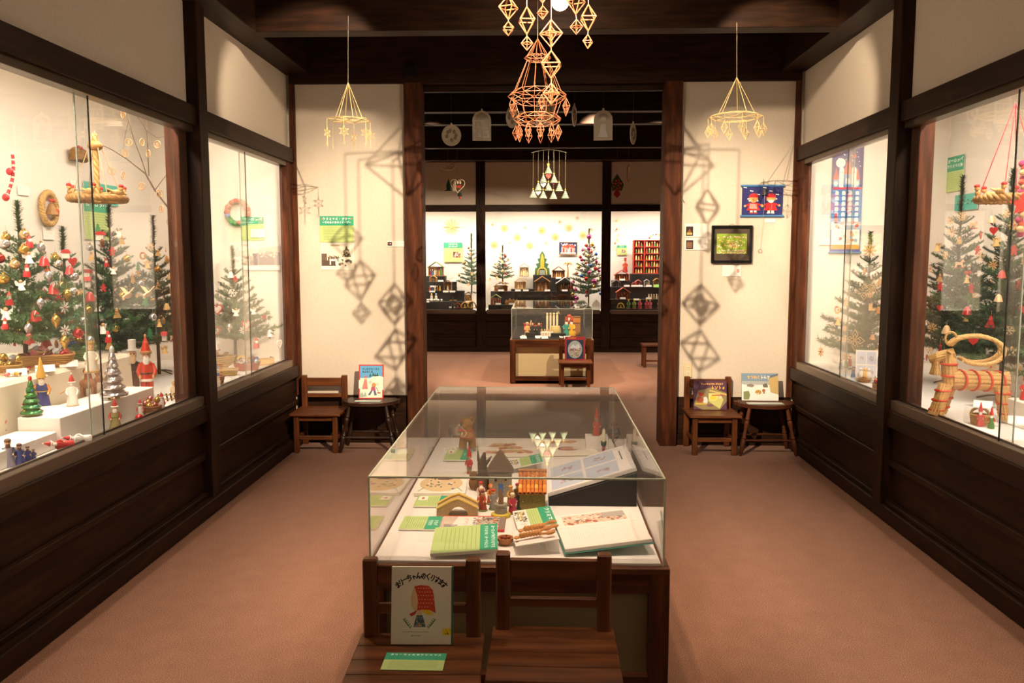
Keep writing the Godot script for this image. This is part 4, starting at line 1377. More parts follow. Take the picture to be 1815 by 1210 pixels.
func build_table_case() -> void:
	glass_case("large glass table case on a wooden base in the middle of the front room", -0.652, 0.482, -2.95, -5.13, 0.515, 0.845, mat(Color(0.93, 0.90, 0.88), 0.9, 0.0, "cloth"), mat(hexc("8f8466"), 0.85))
	var Y := 0.526
	var R := -PI / 2
	var bw := hexc("eee9dc")
	printed("caption_board", "largest green caption board at the front of the table case", "board", flat(Vector3(-0.29, Y + 0.03, -3.145), R + 0.06, 0.06), 0.3, 0.255, 0.012, "board_ornament", bw, "green caption boards")
	printed("caption_board", "small green board at the left front of the table case left of the red-edged book", "board", flat(Vector3(-0.5, Y + 0.008, -3.395), R), 0.17, 0.165, 0.006, "board_a", bw, "green caption boards")
	printed("caption_board", "green board with a small oval picture behind the toy bridge", "board", flat(Vector3(-0.485, Y + 0.008, -3.71), R), 0.165, 0.17, 0.006, "board_b", bw, "green caption boards")
	printed("caption_board", "green board with a picture at its foot between the bowl and the open book", "board", flat(Vector3(-0.02, Y + 0.035, -3.4), R + 0.12, 0.12), 0.24, 0.165, 0.006, "board_c", bw, "green caption boards")
	printed("caption_board", "green board with an orange strip behind the red felt gnome", "board", flat(Vector3(-0.46, Y + 0.012, -4.6), R), 0.25, 0.145, 0.006, "board_b", bw, "green caption boards")
	printed("caption_board", "green board with a grey photo behind the toy church", "board", flat(Vector3(-0.075, Y + 0.045, -4.33), R + 0.1, 0.2), 0.18, 0.18, 0.006, "board_c", bw, "green caption boards")
	printed("picture_book", "thin red-edged picture book of a street crowd in the table case", "book", flat(Vector3(-0.278, Y + 0.008, -3.4), 0.0), 0.27, 0.185, 0.007, "advent_book", hexc("c8322a"))
	printed("picture_book", "open picture book with a beige oval map page at the left of the case", "book", flat(Vector3(-0.48, Y + 0.016, -3.98), 0.05), 0.245, 0.34, 0.014, "map_book", hexc("f2eadc"))
	printed("picture_book", "wide open picture book across the back of the table case", "book", flat(Vector3(-0.02, Y + 0.02, -4.78), 0.12), 0.68, 0.36, 0.016, "wide_book", hexc("f2eadc"))
	# open text book at the right front, a little raised on its right
	var tb := printed("open_book", "open book of pale text pages at the right front of the table case", "book", Transform3D(Basis(Vector3.UP, 0.1) * Basis(Vector3.BACK, 0.1) * Basis(Vector3.RIGHT, -PI / 2), Vector3(0.245, Y + 0.045, -3.25)), 0.335, 0.4, 0.014, "text_book", hexc("f6ece4"))
	part(tb, "cover_edge", bxm(Vector3(0.345, 0.41, 0.003)), mat(hexc("4d8f80"), 0.5), at(Vector3(0, 0, -0.017)), "teal cover showing below the pages")
	# black wedge stand and its picture book
	var ws := thing("book_stand", "black wedge book stand sloping up to the right in the table case", "stand", at(Vector3(0.243, Y, -3.93)))
	part(ws, "wedge", MB.new().extrude(poly2([-0.2, 0, 0.2, 0, 0.2, 0.155, -0.2, 0.03]), 0.5).made(), mat(Color(0.035, 0.035, 0.04), 0.8))
	var sl := atan2(0.125, 0.4)
	printed("open_book", "open picture book of four pale blue winter scenes on the black wedge", "book", Transform3D(Basis(Vector3.BACK, sl) * Basis(Vector3.RIGHT, -PI / 2), Vector3(0.24, Y + 0.115, -3.93)), 0.42, 0.46, 0.018, "sky_book", hexc("efe9e6"))
	# walnut bowl, lobsters on their board
	var wb := thing("walnut_bowl", "tiny brown walnut shell bowl with a stalk in the table case", "bowl", at(Vector3(-0.132, Y, -3.16)))
	part(wb, "shell", lathed([Vector2(0, 0), Vector2(0.018, 0.002), Vector2(0.03, 0.014), Vector2(0.033, 0.03), Vector2(0.029, 0.03), Vector2(0.024, 0.012), Vector2(0, 0.008)], 12), mat(hexc("b97a48"), 0.6))
	part(wb, "stalk", tubed([Vector3(0, 0.008, 0), Vector3(0.004, 0.04, 0)], 0.002, 5), mat(hexc("3c2a1c"), 0.7))
	for k in 3:
		part(wb, "berry", balled(Vector3(0.007, 0.007, 0.007), Vector3((k - 1) * 0.014, 0.028, 0.006 * (k % 2)), 8, 5), mat(hexc("8a3a24"), 0.5))
	var lb := thing("lobster_board", "white board on a clear folded stand in the front of the table case", "board", Transform3D(Basis(Vector3.UP, 0.12) * Basis(Vector3.BACK, 0.14), Vector3(-0.015, Y + 0.048, -3.13)))
	part(lb, "board", bxm(Vector3(0.17, 0.005, 0.17), 0.001), mat(Color(0.93, 0.9, 0.88), 0.6))
	part(lb, "clear_prop", MB.new().extrude(poly2([0.0, 0.0, 0.08, 0.0, 0.08, -0.05, 0.04, -0.045]), 0.13).made(), glass(0.08), at(Vector3(0, -0.004, 0)))
	lobster("carved wooden lobster at the back of the white board", Transform3D(Basis(Vector3.UP, 0.16) * Basis(Vector3.BACK, 0.14) * Basis.from_scale(Vector3(0.85, 1, 0.85)), Vector3(-0.01, Y + 0.057, -3.172)))
	lobster("carved wooden lobster at the front of the white board", Transform3D(Basis(Vector3.UP, 0.2) * Basis(Vector3.BACK, 0.14) * Basis.from_scale(Vector3(0.85, 1, 0.85)), Vector3(-0.025, Y + 0.056, -3.095)))
	# toy bridge
	var arch := PackedVector2Array()
	for q in [[-0.09, 0], [-0.09, 0.028], [-0.03, 0.062], [0.005, 0.072], [0.05, 0.052], [0.09, 0.03], [0.09, 0], [0.05, 0]]:
		arch.append(Vector2(q[0], q[1]))
	for k in 9:
		var a := PI * k / 8
		arch.append(Vector2(cos(a) * 0.042, sin(a) * 0.043) + Vector2(0.005, 0))
	arch.append(Vector2(-0.04, 0))
	var br := thing("toy_bridge", "beige stone toy bridge with one arch in the table case", "toy", at(Vector3(-0.36, Y, -3.55), 0.06))
	part(br, "span", cut_out(arch, 0.085), stone_mat("c9a878", "8f7a5c"))
	for s in [-1.0, 1.0]:
		part(br, "parapet", tubed([Vector3(-0.09, 0.034, s * 0.038), Vector3(-0.03, 0.068, s * 0.038), Vector3(0.005, 0.078, s * 0.038), Vector3(0.05, 0.058, s * 0.038), Vector3(0.09, 0.036, s * 0.038)], 0.007, 6), mat(hexc("d9b662"), 0.8))
	# toy church with a cone roof, the ruined tree and a horned beast
	var ch := thing("toy_church", "grey stone toy chapel with brown cone roof", "toy", at(Vector3(-0.185, Y, -3.86)))
	part(ch, "tower", lathed([Vector2(0, 0), Vector2(0.055, 0), Vector2(0.055, 0.1), Vector2(0.062, 0.105), Vector2(0.062, 0.125), Vector2(0, 0.125)], 16), stone_mat("a89c84", "6f665a"))
	part(ch, "roof", lathed([Vector2(0.066, 0.122), Vector2(0.05, 0.15), Vector2(0.006, 0.215), Vector2(0, 0.218)], 14), mat(hexc("6f5442"), 0.9))
	part(ch, "door", bxm(Vector3(0.024, 0.05, 0.004)), mat(hexc("4a6fb0"), 0.6), at(Vector3(0.004, 0.04, 0.054)), "blue door")
	for k in 2:
		part(ch, "window", bxm(Vector3(0.012, 0.014, 0.004)), mat(hexc("2c2620"), 0.5), at(Vector3(-0.02 + k * 0.045, 0.085, 0.052 - k * 0.004)))
	var rt := thing("toy_tree", "brown gnarled bare toy tree beside the toy chapel", "toy", at(Vector3(-0.275, Y, -3.93)))
	var bark := stone_mat("7d5f48", "4c382a")
	part(rt, "trunk", tubed([Vector3(0, 0, 0), Vector3(0.005, 0.07, 0.0), Vector3(-0.004, 0.13, 0), Vector3(0.01, 0.185, 0)], [0.04, 0.028, 0.022, 0.006], 9), bark)
	part(rt, "branch", tubed([Vector3(0, 0.1, 0), Vector3(-0.02, 0.15, 0), Vector3(-0.024, 0.195, 0)], [0.012, 0.008, 0.002], 6), bark)
	part(rt, "branch", tubed([Vector3(0, 0.11, 0), Vector3(0.03, 0.15, 0.01), Vector3(0.045, 0.17, 0.01)], [0.012, 0.008, 0.002], 6), bark)
	var be := thing("toy_beast", "small brown horned toy beast left of the bare toy tree", "toy", at(Vector3(-0.318, Y, -3.93), 0, 0, 0, 0.72))
	part(be, "body", MB.new().ball(Vector3(0, 0.045, 0), Vector3(0.036, 0.048, 0.03), 12, 8).ball(Vector3(0, 0.1, 0.006), Vector3(0.03, 0.032, 0.028), 12, 8).made(), mat(hexc("7d5a38"), 0.9))
	for s in [-1.0, 1.0]:
		part(be, "horn", tubed([Vector3(s * 0.018, 0.122, 0), Vector3(s * 0.034, 0.135, 0), Vector3(s * 0.032, 0.152, 0)], [0.006, 0.004, 0.001], 6), mat(hexc("b08a52"), 0.7))
	# toy house: mossy wall under rows of orange tiles
	var ho := thing("toy_house", "toy stable with mossy wall and orange tiled roof", "toy", at(Vector3(-0.03, Y, -3.64)))
	part(ho, "wall", bxm(Vector3(0.115, 0.085, 0.09), 0.002, Vector3(0, 0.0425, 0)), stone_mat("8f8a3c", "5c4a24"))
	part(ho, "wall", bxm(Vector3(0.115, 0.04, 0.05), 0.002, Vector3(0, 0.105, -0.02)), stone_mat("a89c70", "5c4a34"))
	var tile := lathed([Vector2(0.0075, -0.012), Vector2(0.0095, -0.012), Vector2(0.0085, 0.012), Vector2(0.0065, 0.012)], 8)
	for row in 5:
		for k in 7:
			part(ho, "tile", tile, mat(hexc(["d9822e", "e89a3c", "c9702a", "e6b45a"][(row * 3 + k * 2 + row * k) % 4]), 0.7), at(Vector3(-0.054 + k * 0.018, 0.092 + row * 0.013, 0.05 - row * 0.021), 0, -1.0))
	for k in 6:
		part(ho, "ridge_tile", tile, mat(hexc("c47a3c"), 0.7), Transform3D(Basis.from_euler(Vector3(0, 0, PI / 2)), Vector3(-0.052 + k * 0.021, 0.158, -0.055)))
	# village figures
	var vf := [
		[-0.262, -3.66, "6a4a2c", "d8c8b0", "f0e6da", "hood", "villager in a brown coat and white bonnet left of the red basket"], [-0.252, -3.6, "9a3a20", "c0552c", "7a2a1c", "cap", "villager wrapped in a rust red cloak at the front of the crowd"],
		[-0.222, -3.7, "c05a24", "e09a3a", "d86a24", "hood", "villager in an orange hood at the back of the crowd"], [-0.205, -3.62, "8f8a86", "8a8480", "c83a2c", "cap", "villager in a grey cloak and red cap"],
		[-0.27, -3.74, "b83a30", "d8c0b0", "c02a28", "cap", "villager with a bright red cap at the rear left of the crowd"], [-0.118, -3.56, "a8203c", "c03a50", "e8dcc8", "cap", "villager in a long crimson cloak right of the stone column"],
		[-0.085, -3.61, "1c1a1c", "2a2426", "141214", "hood", "villager in black beside the tiled toy stable"], [-0.13, -3.68, "a8783c", "e0b060", "d8a24a", "cap", "villager in ochre between the chapel and the stable"], [-0.1, -3.72, "5c4226", "7a5a34", "a82838", "cap", "villager in dark brown fur with a red cap behind the crimson cloak"],
	]
	for q in vf:
		doll("village_figure", q[6], "figurine", at(Vector3(q[0], Y + 0.005, q[1]), rng.randf_range(-0.6, 0.6)), 0.098, {"robe": q[2], "sleeve": q[3], "hat": q[5], "hatc": q[4], "base": "5f6a2e"}, "painted village figures")
	var st := thing("toy_column", "small grey stone column with brown saint on a yellow round foot", "toy", at(Vector3(-0.167, Y, -3.52)))
	part(st, "foot", lathed([Vector2(0, 0), Vector2(0.043, 0), Vector2(0.043, 0.012), Vector2(0.03, 0.016), Vector2(0, 0.016)], 16), mat(hexc("c9b23c"), 0.7))
	part(st, "plinth", lathed([Vector2(0, 0.016), Vector2(0.028, 0.016), Vector2(0.027, 0.045), Vector2(0.03, 0.048), Vector2(0.03, 0.056), Vector2(0, 0.056)], 14), stone_mat("a89f8c", "756c5e"))
	part(st, "saint", tubed([Vector3(0, 0.056, 0), Vector3(0.001, 0.085, 0), Vector3(-0.002, 0.11, 0), Vector3(0, 0.122, 0)], [0.012, 0.011, 0.009, 0.003], 8), mat(hexc("8a6a4a"), 0.8))
	# straw figure and felt gnome at the back left
	straw_bear("plaited straw bear with red bands at the back left of the table case", at(Vector3(-0.42, Y + 0.02, -4.74), 0.2))
	doll("felt_gnome", "red felt gnome with tall bent cap in the table case", "figurine", at(Vector3(-0.365, Y + 0.004, -4.22), -0.5), 0.115, {"robe": "c9241f", "hat": "tip", "hatc": "d0201c", "beard": "8f8478", "legs": true, "boots": "c9241f", "trousers": "9a8f84", "finish": "cloth"})
	# white plinth with a gnome and a candle holder at the back right
	solo("display_plinth", "white plinth block at the back right of the table case", "plinth", bxm(Vector3(0.13, 0.09, 0.09), 0.002, Vector3(0, 0.045, 0)), mat(Color(0.92, 0.9, 0.88), 0.8), at(Vector3(0.335, Y, -4.78)))
	doll("felt_gnome", "brick red felt gnome with tall pointed cap on the white plinth", "figurine", at(Vector3(0.335, Y + 0.092, -4.78), 0.2), 0.13, {"robe": "b23a2a", "hat": "tip", "hatc": "bf4030", "beard": "8f8a88", "finish": "cloth"})
	var cd := thing("candle_holder", "dark green candle holder with cream candle before the white plinth", "candle", at(Vector3(0.37, Y, -4.69)))
	part(cd, "stem", lathed([Vector2(0, 0), Vector2(0.02, 0), Vector2(0.02, 0.006), Vector2(0.008, 0.01), Vector2(0.008, 0.05), Vector2(0, 0.05)], 10), mat(hexc("a8283a"), 0.5))
	part(cd, "cup", lathed([Vector2(0, 0.05), Vector2(0.015, 0.05), Vector2(0.018, 0.075), Vector2(0.011, 0.075), Vector2(0, 0.06)], 10), mat(hexc("26483c"), 0.5))
	part(cd, "candle", lathed([Vector2(0, 0.06), Vector2(0.01, 0.06), Vector2(0.009, 0.14), Vector2(0.002, 0.15), Vector2(0, 0.152)], 10), mat(hexc("efe3c6"), 0.5))

func stone_mat(a: String, b: String) -> StandardMaterial3D:
	var key := "stone" + a + b
	if mats.has(key):
		return mats[key]
	var m := StandardMaterial3D.new()
	m.resource_name = "stone_" + a
	m.albedo_texture = noise(0.06, 21, 4, 256, false, ramp([[0.0, b], [0.42, b], [0.55, a], [1.0, a]]))
	m.uv1_triplanar = true
	m.uv1_scale = Vector3(14, 14, 14)
	m.roughness = 0.9
	mats[key] = m
	return m

func straw_mat(dark := false) -> StandardMaterial3D:
	var key := "straw%s" % dark
	if mats.has(key):
		return mats[key]
	var m := StandardMaterial3D.new()
	m.resource_name = key
	m.albedo_texture = noise(0.03, 17, 4, 256, false, ramp([[0.0, "8f6a34"], [0.45, "c49a58"], [0.6, "d6b070"], [1.0, "ecd098"]]) if not dark else ramp([[0.0, "6f4a20"], [0.5, "a87a40"], [1.0, "c99a5a"]]))
	m.uv1_triplanar = true
	m.uv1_scale = Vector3(22, 3, 22)
	m.roughness = 0.55
	mats[key] = m
	return m

func straw_bear(label: String, where: Transform3D) -> void:
	var t := thing("straw_bear", label, "figurine", where)
	var m := straw_mat(true)
	part(t, "head", MB.new().ball(Vector3(0, 0.14, 0), Vector3(0.032, 0.034, 0.03), 12, 8).ball(Vector3(-0.02, 0.13, 0.028), Vector3(0.014, 0.012, 0.016), 8, 5).made(), m)
	for s in [-1.0, 1.0]:
		part(t, "ear", tubed(ring_pts(0.014, 10, 0.0, Vector3(s * 0.028, 0, 0)).map(func(p): return Vector3(p.x, 0.165 + p.z, 0)), 0.005, 5, true), m)
		part(t, "leg", tubed([Vector3(s * 0.024, 0.06, 0), Vector3(s * 0.03, 0.0, 0.004)], [0.022, 0.024], 9), m)
	part(t, "body", lathed([Vector2(0.03, 0.04), Vector2(0.044, 0.06), Vector2(0.036, 0.1), Vector2(0.024, 0.125), Vector2(0, 0.13)], 12), m)
	for k in 2:
		part(t, "red_band", tubed(ring_pts(0.044 - k * 0.008, 14, 0.062 + k * 0.044), 0.004, 5, true), mat(hexc("b52a22"), 0.6))

# ------------------------------------------------------------------ fir trees and what hangs on them
func fir_branch(seed_: int, stiff: bool) -> Mesh:
	return keep("fir%d%s" % [seed_, stiff], func():
		var r := RandomNumberGenerator.new()
		r.seed = 100 + seed_
		var b := MB.new()
		var twigs := []
		var main := []
		for k in 6:
			var u := k / 5.0
			main.append(Vector3(u, (0.0 if stiff else 0.1 * u * u + r.randf_range(-0.015, 0.015)), r.randf_range(-0.02, 0.02)))
		twigs.append(main)
		if not stiff:
			for k in 4:
				for s in [-1.0, 1.0]:
					var u := 0.22 + k * 0.19 + r.randf_range(-0.04, 0.04)
					var o := Vector3(u, 0.1 * u * u, 0)
					var ln := (0.42 - 0.3 * u * 0.8) * r.randf_range(0.8, 1.15)
					var d := Vector3(0.75, r.randf_range(-0.05, 0.3), s * 0.75).normalized()
					twigs.append([o, o + d * ln * 0.5 + Vector3(0.01, 0.01, 0), o + d * ln + Vector3(0.03, 0.03, 0)])
		for tw in twigs:
			b.tube(tw, 0.011, 3, false, false)
			var ln := 0.0
			for k in tw.size() - 1:
				ln += tw[k].distance_to(tw[k + 1])
			var cnt := int(ln * (150 if not stiff else 420))
			for k in cnt:
				var u: float = (k + r.randf()) / cnt * (tw.size() - 1)
				var i: int = mini(int(u), tw.size() - 2)
				var p: Vector3 = tw[i].lerp(tw[i + 1], u - i)
				var d: Vector3 = (tw[i + 1] - tw[i]).normalized()
				var side := Vector3(r.randf_range(-1, 1), r.randf_range(-1, 1), r.randf_range(-1, 1))
				side = (side - d * side.dot(d)).normalized()
				var tip := p + (d * r.randf_range(0.35, 0.8) + side).normalized() * r.randf_range(0.07, 0.12) * (1.0 if not stiff else 1.5)
				var w := d.cross(side).normalized() * (0.010 if not stiff else 0.02)
				b.tri(p - w, p + w, tip)
		return b.made())

var GREENS := ["264a28", "31582d", "1f3a26", "3d653a", "4a7350"]

# branches whorl by whorl; lean is how much they rise
func fir(label: String, where: Vector3, h: float, rad: float, tone: int, o := {}) -> Dictionary:
	var t := thing("fir_tree", label, "tree", at(where, o.get("turn", rng.randf() * TAU)), o.get("group", "artificial fir trees"))
	var m := [mat(hexc(GREENS[tone]), 0.6, 0.0, "leaf"), mat(hexc(GREENS[(tone + 1) % 5]), 0.6, 0.0, "leaf")]
	part(t, "trunk", tubed([Vector3(0, 0, 0), Vector3(0, h * 0.5, 0), Vector3(0, h * 0.98, 0)], [0.014, 0.011, 0.004], 7), mat(hexc("4a3a26"), 0.9))
	var st := MB.new()
	for k in 4:
		var a := TAU * k / 4 + 0.4
		st.tube([Vector3(0, 0.03, 0), Vector3(cos(a) * 0.06, 0.025, sin(a) * 0.06), Vector3(cos(a) * 0.13, 0.006, sin(a) * 0.13)], 0.006, 5)
	part(t, "stand", st.made(), mat(hexc("26332a"), 0.5))
	var y0: float = o.get("clear", 0.16) * h
	var lead: float = o.get("lead", 0.17) * h
	var layers: int = o.get("layers", 10)
	var per: int = o.get("per", 8)
	for k in layers:
		var u := k / float(layers)
		var y := lerpf(y0, h - lead, u)
		var ln := rad * lerpf(1.0, 0.2, pow(u, 0.9))
		var n := int(lerpf(per, 5, u))
		for j in n:
			var a := TAU * (j + 0.5 * (k % 2)) / n + rng.randf_range(-0.2, 0.2)
			var s := ln * rng.randf_range(0.82, 1.12)
			part(t, "branch", fir_branch((k * 3 + j) % 6, false), m[(j + k) % 3 % 2], Transform3D(Basis(Vector3.UP, a) * Basis(Vector3.BACK, lerpf(o.get("lean", 0.12), 0.6, u) + rng.randf_range(-0.08, 0.08)) * Basis.from_scale(Vector3(s, s * 0.95, s * 0.95)), Vector3(0, y, 0)))
	part(t, "leader", fir_branch(0, true), m[0], Transform3D(Basis(Vector3.BACK, PI / 2) * Basis.from_scale(Vector3(lead * 1.12, 0.26, 0.26)), Vector3(0, h - lead * 1.02, 0)))
	return {"at": where, "h": h, "rad": rad, "y0": y0, "lead": lead, "name": o.get("short", label), "label": label}

func orn_parts(kind: String, col: String) -> Array:
	var key := "orn %s %s" % [kind, col]
	if cache.has(key):
		return cache[key]
	var c := hexc(col)
	var a := []
	match kind:
		"ball":
			a.append(["globe", keep("o_ball", func(): return balled(Vector3(0.03, 0.03, 0.03), Vector3(0, -0.036, 0), 16, 10)), mat(c, 0.12, 0.75)])
			a.append(["cap", keep("o_cap", func(): return lathed([Vector2(0, -0.01), Vector2(0.009, -0.01), Vector2(0.009, 0.002), Vector2(0, 0.002)], 8)), mat(hexc("d9b85a"), 0.25, 0.9)])
		"drop":
			a.append(["globe", keep("o_drop", func(): return lathed([Vector2(0, -0.1), Vector2(0.005, -0.085), Vector2(0.024, -0.055), Vector2(0.028, -0.038), Vector2(0.02, -0.02), Vector2(0.007, -0.008), Vector2(0, -0.006)], 14)), mat(c, 0.12, 0.75)])
			a.append(["cap", keep("o_cap", func(): return balled(Vector3(0.008, 0.008, 0.008), Vector3.ZERO, 8, 5)), mat(hexc("d9b85a"), 0.25, 0.9)])
		"bell":
			a.append(["bell", keep("o_bell", func(): return lathed([Vector2(0.03, -0.06), Vector2(0.034, -0.062), Vector2(0.028, -0.045), Vector2(0.021, -0.02), Vector2(0.012, -0.006), Vector2(0, -0.002)], 14)), mat(c, 0.35, 0.1, "coat")])
			a.append(["clapper", keep("o_clap", func(): return balled(Vector3(0.01, 0.01, 0.01), Vector3(0, -0.066, 0), 8, 5)), mat(hexc("c03028"), 0.4)])
		"heart":
			a.append(["heart", keep("o_heart", func(): return MB.new().extrude(heart_poly(0.032), 0.008).made()), mat(c, 0.5), at(Vector3(0, -0.034, 0))])
		"lace_heart":
			var hp := []
			for p in heart_poly(0.042):
				hp.append(Vector3(p.x, p.y - 0.046, 0))
			a.append(["rim", tubed(hp, 0.006, 5, true), mat(c, 0.6)])
			a.append(["lace", keep("o_lace", func(): return MB.new().extrude(heart_poly(0.034), 0.006).made()), mat(hexc("f1ebe0"), 0.8), at(Vector3(0, -0.046, 0))])
			var dots := MB.new()
			for k in 9:
				dots.ball(Vector3(cos(TAU * k / 9) * 0.018, -0.044 + sin(TAU * k / 9) * 0.016, 0.004), Vector3(0.003, 0.003, 0.002), 6, 4)
			a.append(["lace_hole", dots.made(), mat(hexc("8f6a5a"), 0.8)])
		"straw_star":
			var b := MB.new()
			for k in 8:
				var d := Vector3(cos(TAU * k / 8), sin(TAU * k / 8), 0)
				var q := Vector3(-d.y, d.x, 0)
				b.tube([d * 0.006, d * 0.034 + q * 0.006], 0.0018, 4)
				b.tube([d * 0.006, d * 0.034 - q * 0.006], 0.0018, 4)
				b.tube([d * 0.004, d * 0.042], 0.002, 4)
			a.append(["star", b.made(), mat(c, 0.5), at(Vector3(0, -0.04, 0))])
			a.append(["binding", keep("o_bind", func(): return balled(Vector3(0.007, 0.007, 0.006), Vector3(0, -0.04, 0), 8, 5)), mat(hexc("c0483a"), 0.6)])
		"snowflake":
			var b := MB.new()
			for k in 6:
				var d := Vector3(cos(TAU * k / 6), sin(TAU * k / 6), 0)
				var q := Vector3(-d.y, d.x, 0)
				b.tube([Vector3.ZERO, d * 0.036], 0.003, 5)
				b.tube([d * 0.02, d * 0.03 + q * 0.012], 0.0024, 5)
				b.tube([d * 0.02, d * 0.03 - q * 0.012], 0.0024, 5)
			a.append(["flake", b.made(), mat(c, 0.6), at(Vector3(0, -0.038, 0))])
		"man":
			a.append(["figure", keep("o_man", func(): return MB.new().extrude(poly2([-0.01, 0, -0.014, -0.012, -0.009, -0.02, -0.028, -0.026, -0.028, -0.036, -0.012, -0.036, -0.02, -0.068, -0.008, -0.07, 0, -0.05, 0.008, -0.07, 0.02, -0.068, 0.012, -0.036, 0.028, -0.036, 0.028, -0.026, 0.009, -0.02, 0.014, -0.012, 0.01, 0]), 0.008).made()), mat(c, 0.6)])
		"santa":
			a.append(["coat", keep("o_coat", func(): return lathed([Vector2(0, -0.075), Vector2(0.022, -0.075), Vector2(0.02, -0.05), Vector2(0.012, -0.032), Vector2(0, -0.03)], 10)), mat(c, 0.4)])
			a.append(["face", keep("o_face", func(): return balled(Vector3(0.012, 0.013, 0.012), Vector3(0, -0.024, 0), 10, 6)), mat(hexc(SKIN), 0.5)])
			a.append(["beard", keep("o_beard", func(): return balled(Vector3(0.011, 0.013, 0.008), Vector3(0, -0.034, 0.009), 8, 5)), mat(hexc("f2eee6"), 0.8)])
			a.append(["cap", keep("o_hat", func(): return lathed([Vector2(0, -0.018), Vector2(0.014, -0.018), Vector2(0.008, -0.004), Vector2(0, 0.008)], 10)), mat(c, 0.4)])
		"horse":
			a.append(["horse", keep("o_horse", func(): return MB.new().extrude(poly2([-0.036, -0.058, -0.03, -0.03, -0.036, -0.02, -0.026, -0.014, 0.008, -0.018, 0.018, 0.0, 0.026, 0.004, 0.038, -0.012, 0.034, -0.018, 0.024, -0.014, 0.022, -0.03, 0.03, -0.058, 0.02, -0.058, 0.012, -0.038, -0.016, -0.038, -0.026, -0.058]), 0.008).made()), mat(c, 0.6)])
			a.append(["rocker", keep("o_rock", func(): return tubed([Vector3(-0.044, -0.054, 0), Vector3(-0.02, -0.062, 0), Vector3(0.016, -0.062, 0), Vector3(0.042, -0.054, 0)], 0.004, 5)), mat(hexc("b83a2c"), 0.6)])
		"bird":
			a.append(["body", keep("o_bird", func(): return MB.new().extrude(poly2([-0.07, -0.03, -0.04, -0.02, 0.0, -0.012, 0.03, -0.004, 0.046, -0.012, 0.054, -0.02, 0.042, -0.024, 0.036, -0.036, 0.0, -0.044, -0.04, -0.036, -0.066, -0.05]), 0.012).made()), mat(c, 0.6)])
			a.append(["wing", keep("o_wing", func(): return MB.new().extrude(poly2([-0.012, 0, 0.016, 0, 0.004, 0.05, -0.02, 0.06]), 0.004).made()), mat(c, 0.6), at(Vector3(0, -0.02, 0), 0.5, 0.7)])
			a.append(["wing", keep("o_wing", func(): return bxm(Vector3.ONE)), mat(c, 0.6), at(Vector3(0, -0.02, 0), -0.5, -0.7)])
		"ring":
			a.append(["ring", keep("o_ring", func():
				var b := MB.new()
				for k in 14:
					b.ball(Vector3(cos(TAU * k / 14) * 0.026, -0.03 + sin(TAU * k / 14) * 0.026, 0), Vector3(0.009, 0.009, 0.008), 7, 5)
				return b.made()), mat(c, 0.6)])
			a.append(["bow", keep("o_bow", func(): return MB.new().ball(Vector3(-0.009, -0.004, 0.006), Vector3(0.009, 0.006, 0.004), 8, 5).ball(Vector3(0.009, -0.004, 0.006), Vector3(0.009, 0.006, 0.004), 8, 5).made()), mat(hexc("c0302a"), 0.6)])
		"cone":
			a.append(["cone", keep("o_cone", func():
				var b := MB.new()
				for k in 6:
					b.lathe([Vector2(0.0, -0.07 + k * 0.011), Vector2(0.012 + 0.012 * sin(PI * (k + 0.7) / 6.4), -0.066 + k * 0.011), Vector2(0.004, -0.052 + k * 0.011)], 9)
				return b.made()), mat(c, 0.7)])
		"angel":
			a.append(["skirt", keep("o_skirt", func(): return lathed([Vector2(0, -0.078), Vector2(0.026, -0.078), Vector2(0.012, -0.045), Vector2(0.007, -0.03), Vector2(0, -0.03)], 10)), mat(c, 0.6)])
			a.append(["head", keep("o_ahead", func(): return balled(Vector3(0.011, 0.012, 0.011), Vector3(0, -0.02, 0), 9, 6)), mat(hexc("d8a878"), 0.6)])
			a.append(["wings", keep("o_awing", func(): return MB.new().extrude(poly2([0, -0.034, -0.034, -0.014, -0.03, -0.044, 0, -0.056, 0.03, -0.044, 0.034, -0.014]), 0.003).made()), mat(c.lightened(0.2), 0.6), at(Vector3(0, 0, -0.01))])
		"tree":
			a.append(["cut_tree", keep("o_tree", func(): return MB.new().extrude(poly2([0, 0, -0.018, -0.022, -0.008, -0.022, -0.028, -0.044, -0.012, -0.044, -0.036, -0.068, -0.006, -0.068, -0.006, -0.08, 0.006, -0.08, 0.006, -0.068, 0.036, -0.068, 0.012, -0.044, 0.028, -0.044, 0.008, -0.022, 0.018, -0.022]), 0.008).made()), mat(c, 0.6)])
		"weave":
			var b := MB.new()
			for k in 4:
				var d := Vector3(cos(PI / 2 * k), sin(PI / 2 * k), 0)
				var q := Vector3(-d.y, d.x, 0)
				for s in [0.6, 1.0]:
					b.tube([d * 0.004, d * 0.035 * s + q * 0.022 * s, d * 0.07 * s, d * 0.035 * s - q * 0.022 * s], 0.003, 4, true)
			a.append(["woven_straw", b.made(), mat(c, 0.5), at(Vector3(0, -0.06, 0))])
		"bundle":
			var b := MB.new()
			for k in 10:
				var x := (k - 4.5) * 0.003
				b.tube([Vector3(x * 0.3, 0, 0), Vector3(x * 0.6, -0.025, 0), Vector3(x * 2.0, -0.075, 0)], 0.0028, 5)
			a.append(["straw", b.made(), mat(c, 0.5)])
			a.append(["tie", keep("o_tie", func(): return tubed(ring_pts(0.011, 10, -0.026), 0.003, 4, true)), mat(hexc("b83228"), 0.6)])
		"boot":
			a.append(["boot", keep("o_boot", func(): return MB.new().extrude(poly2([-0.014, 0, 0.012, 0, 0.012, -0.04, 0.034, -0.046, 0.036, -0.062, -0.016, -0.062]), 0.018).made()), mat(c, 0.6)])
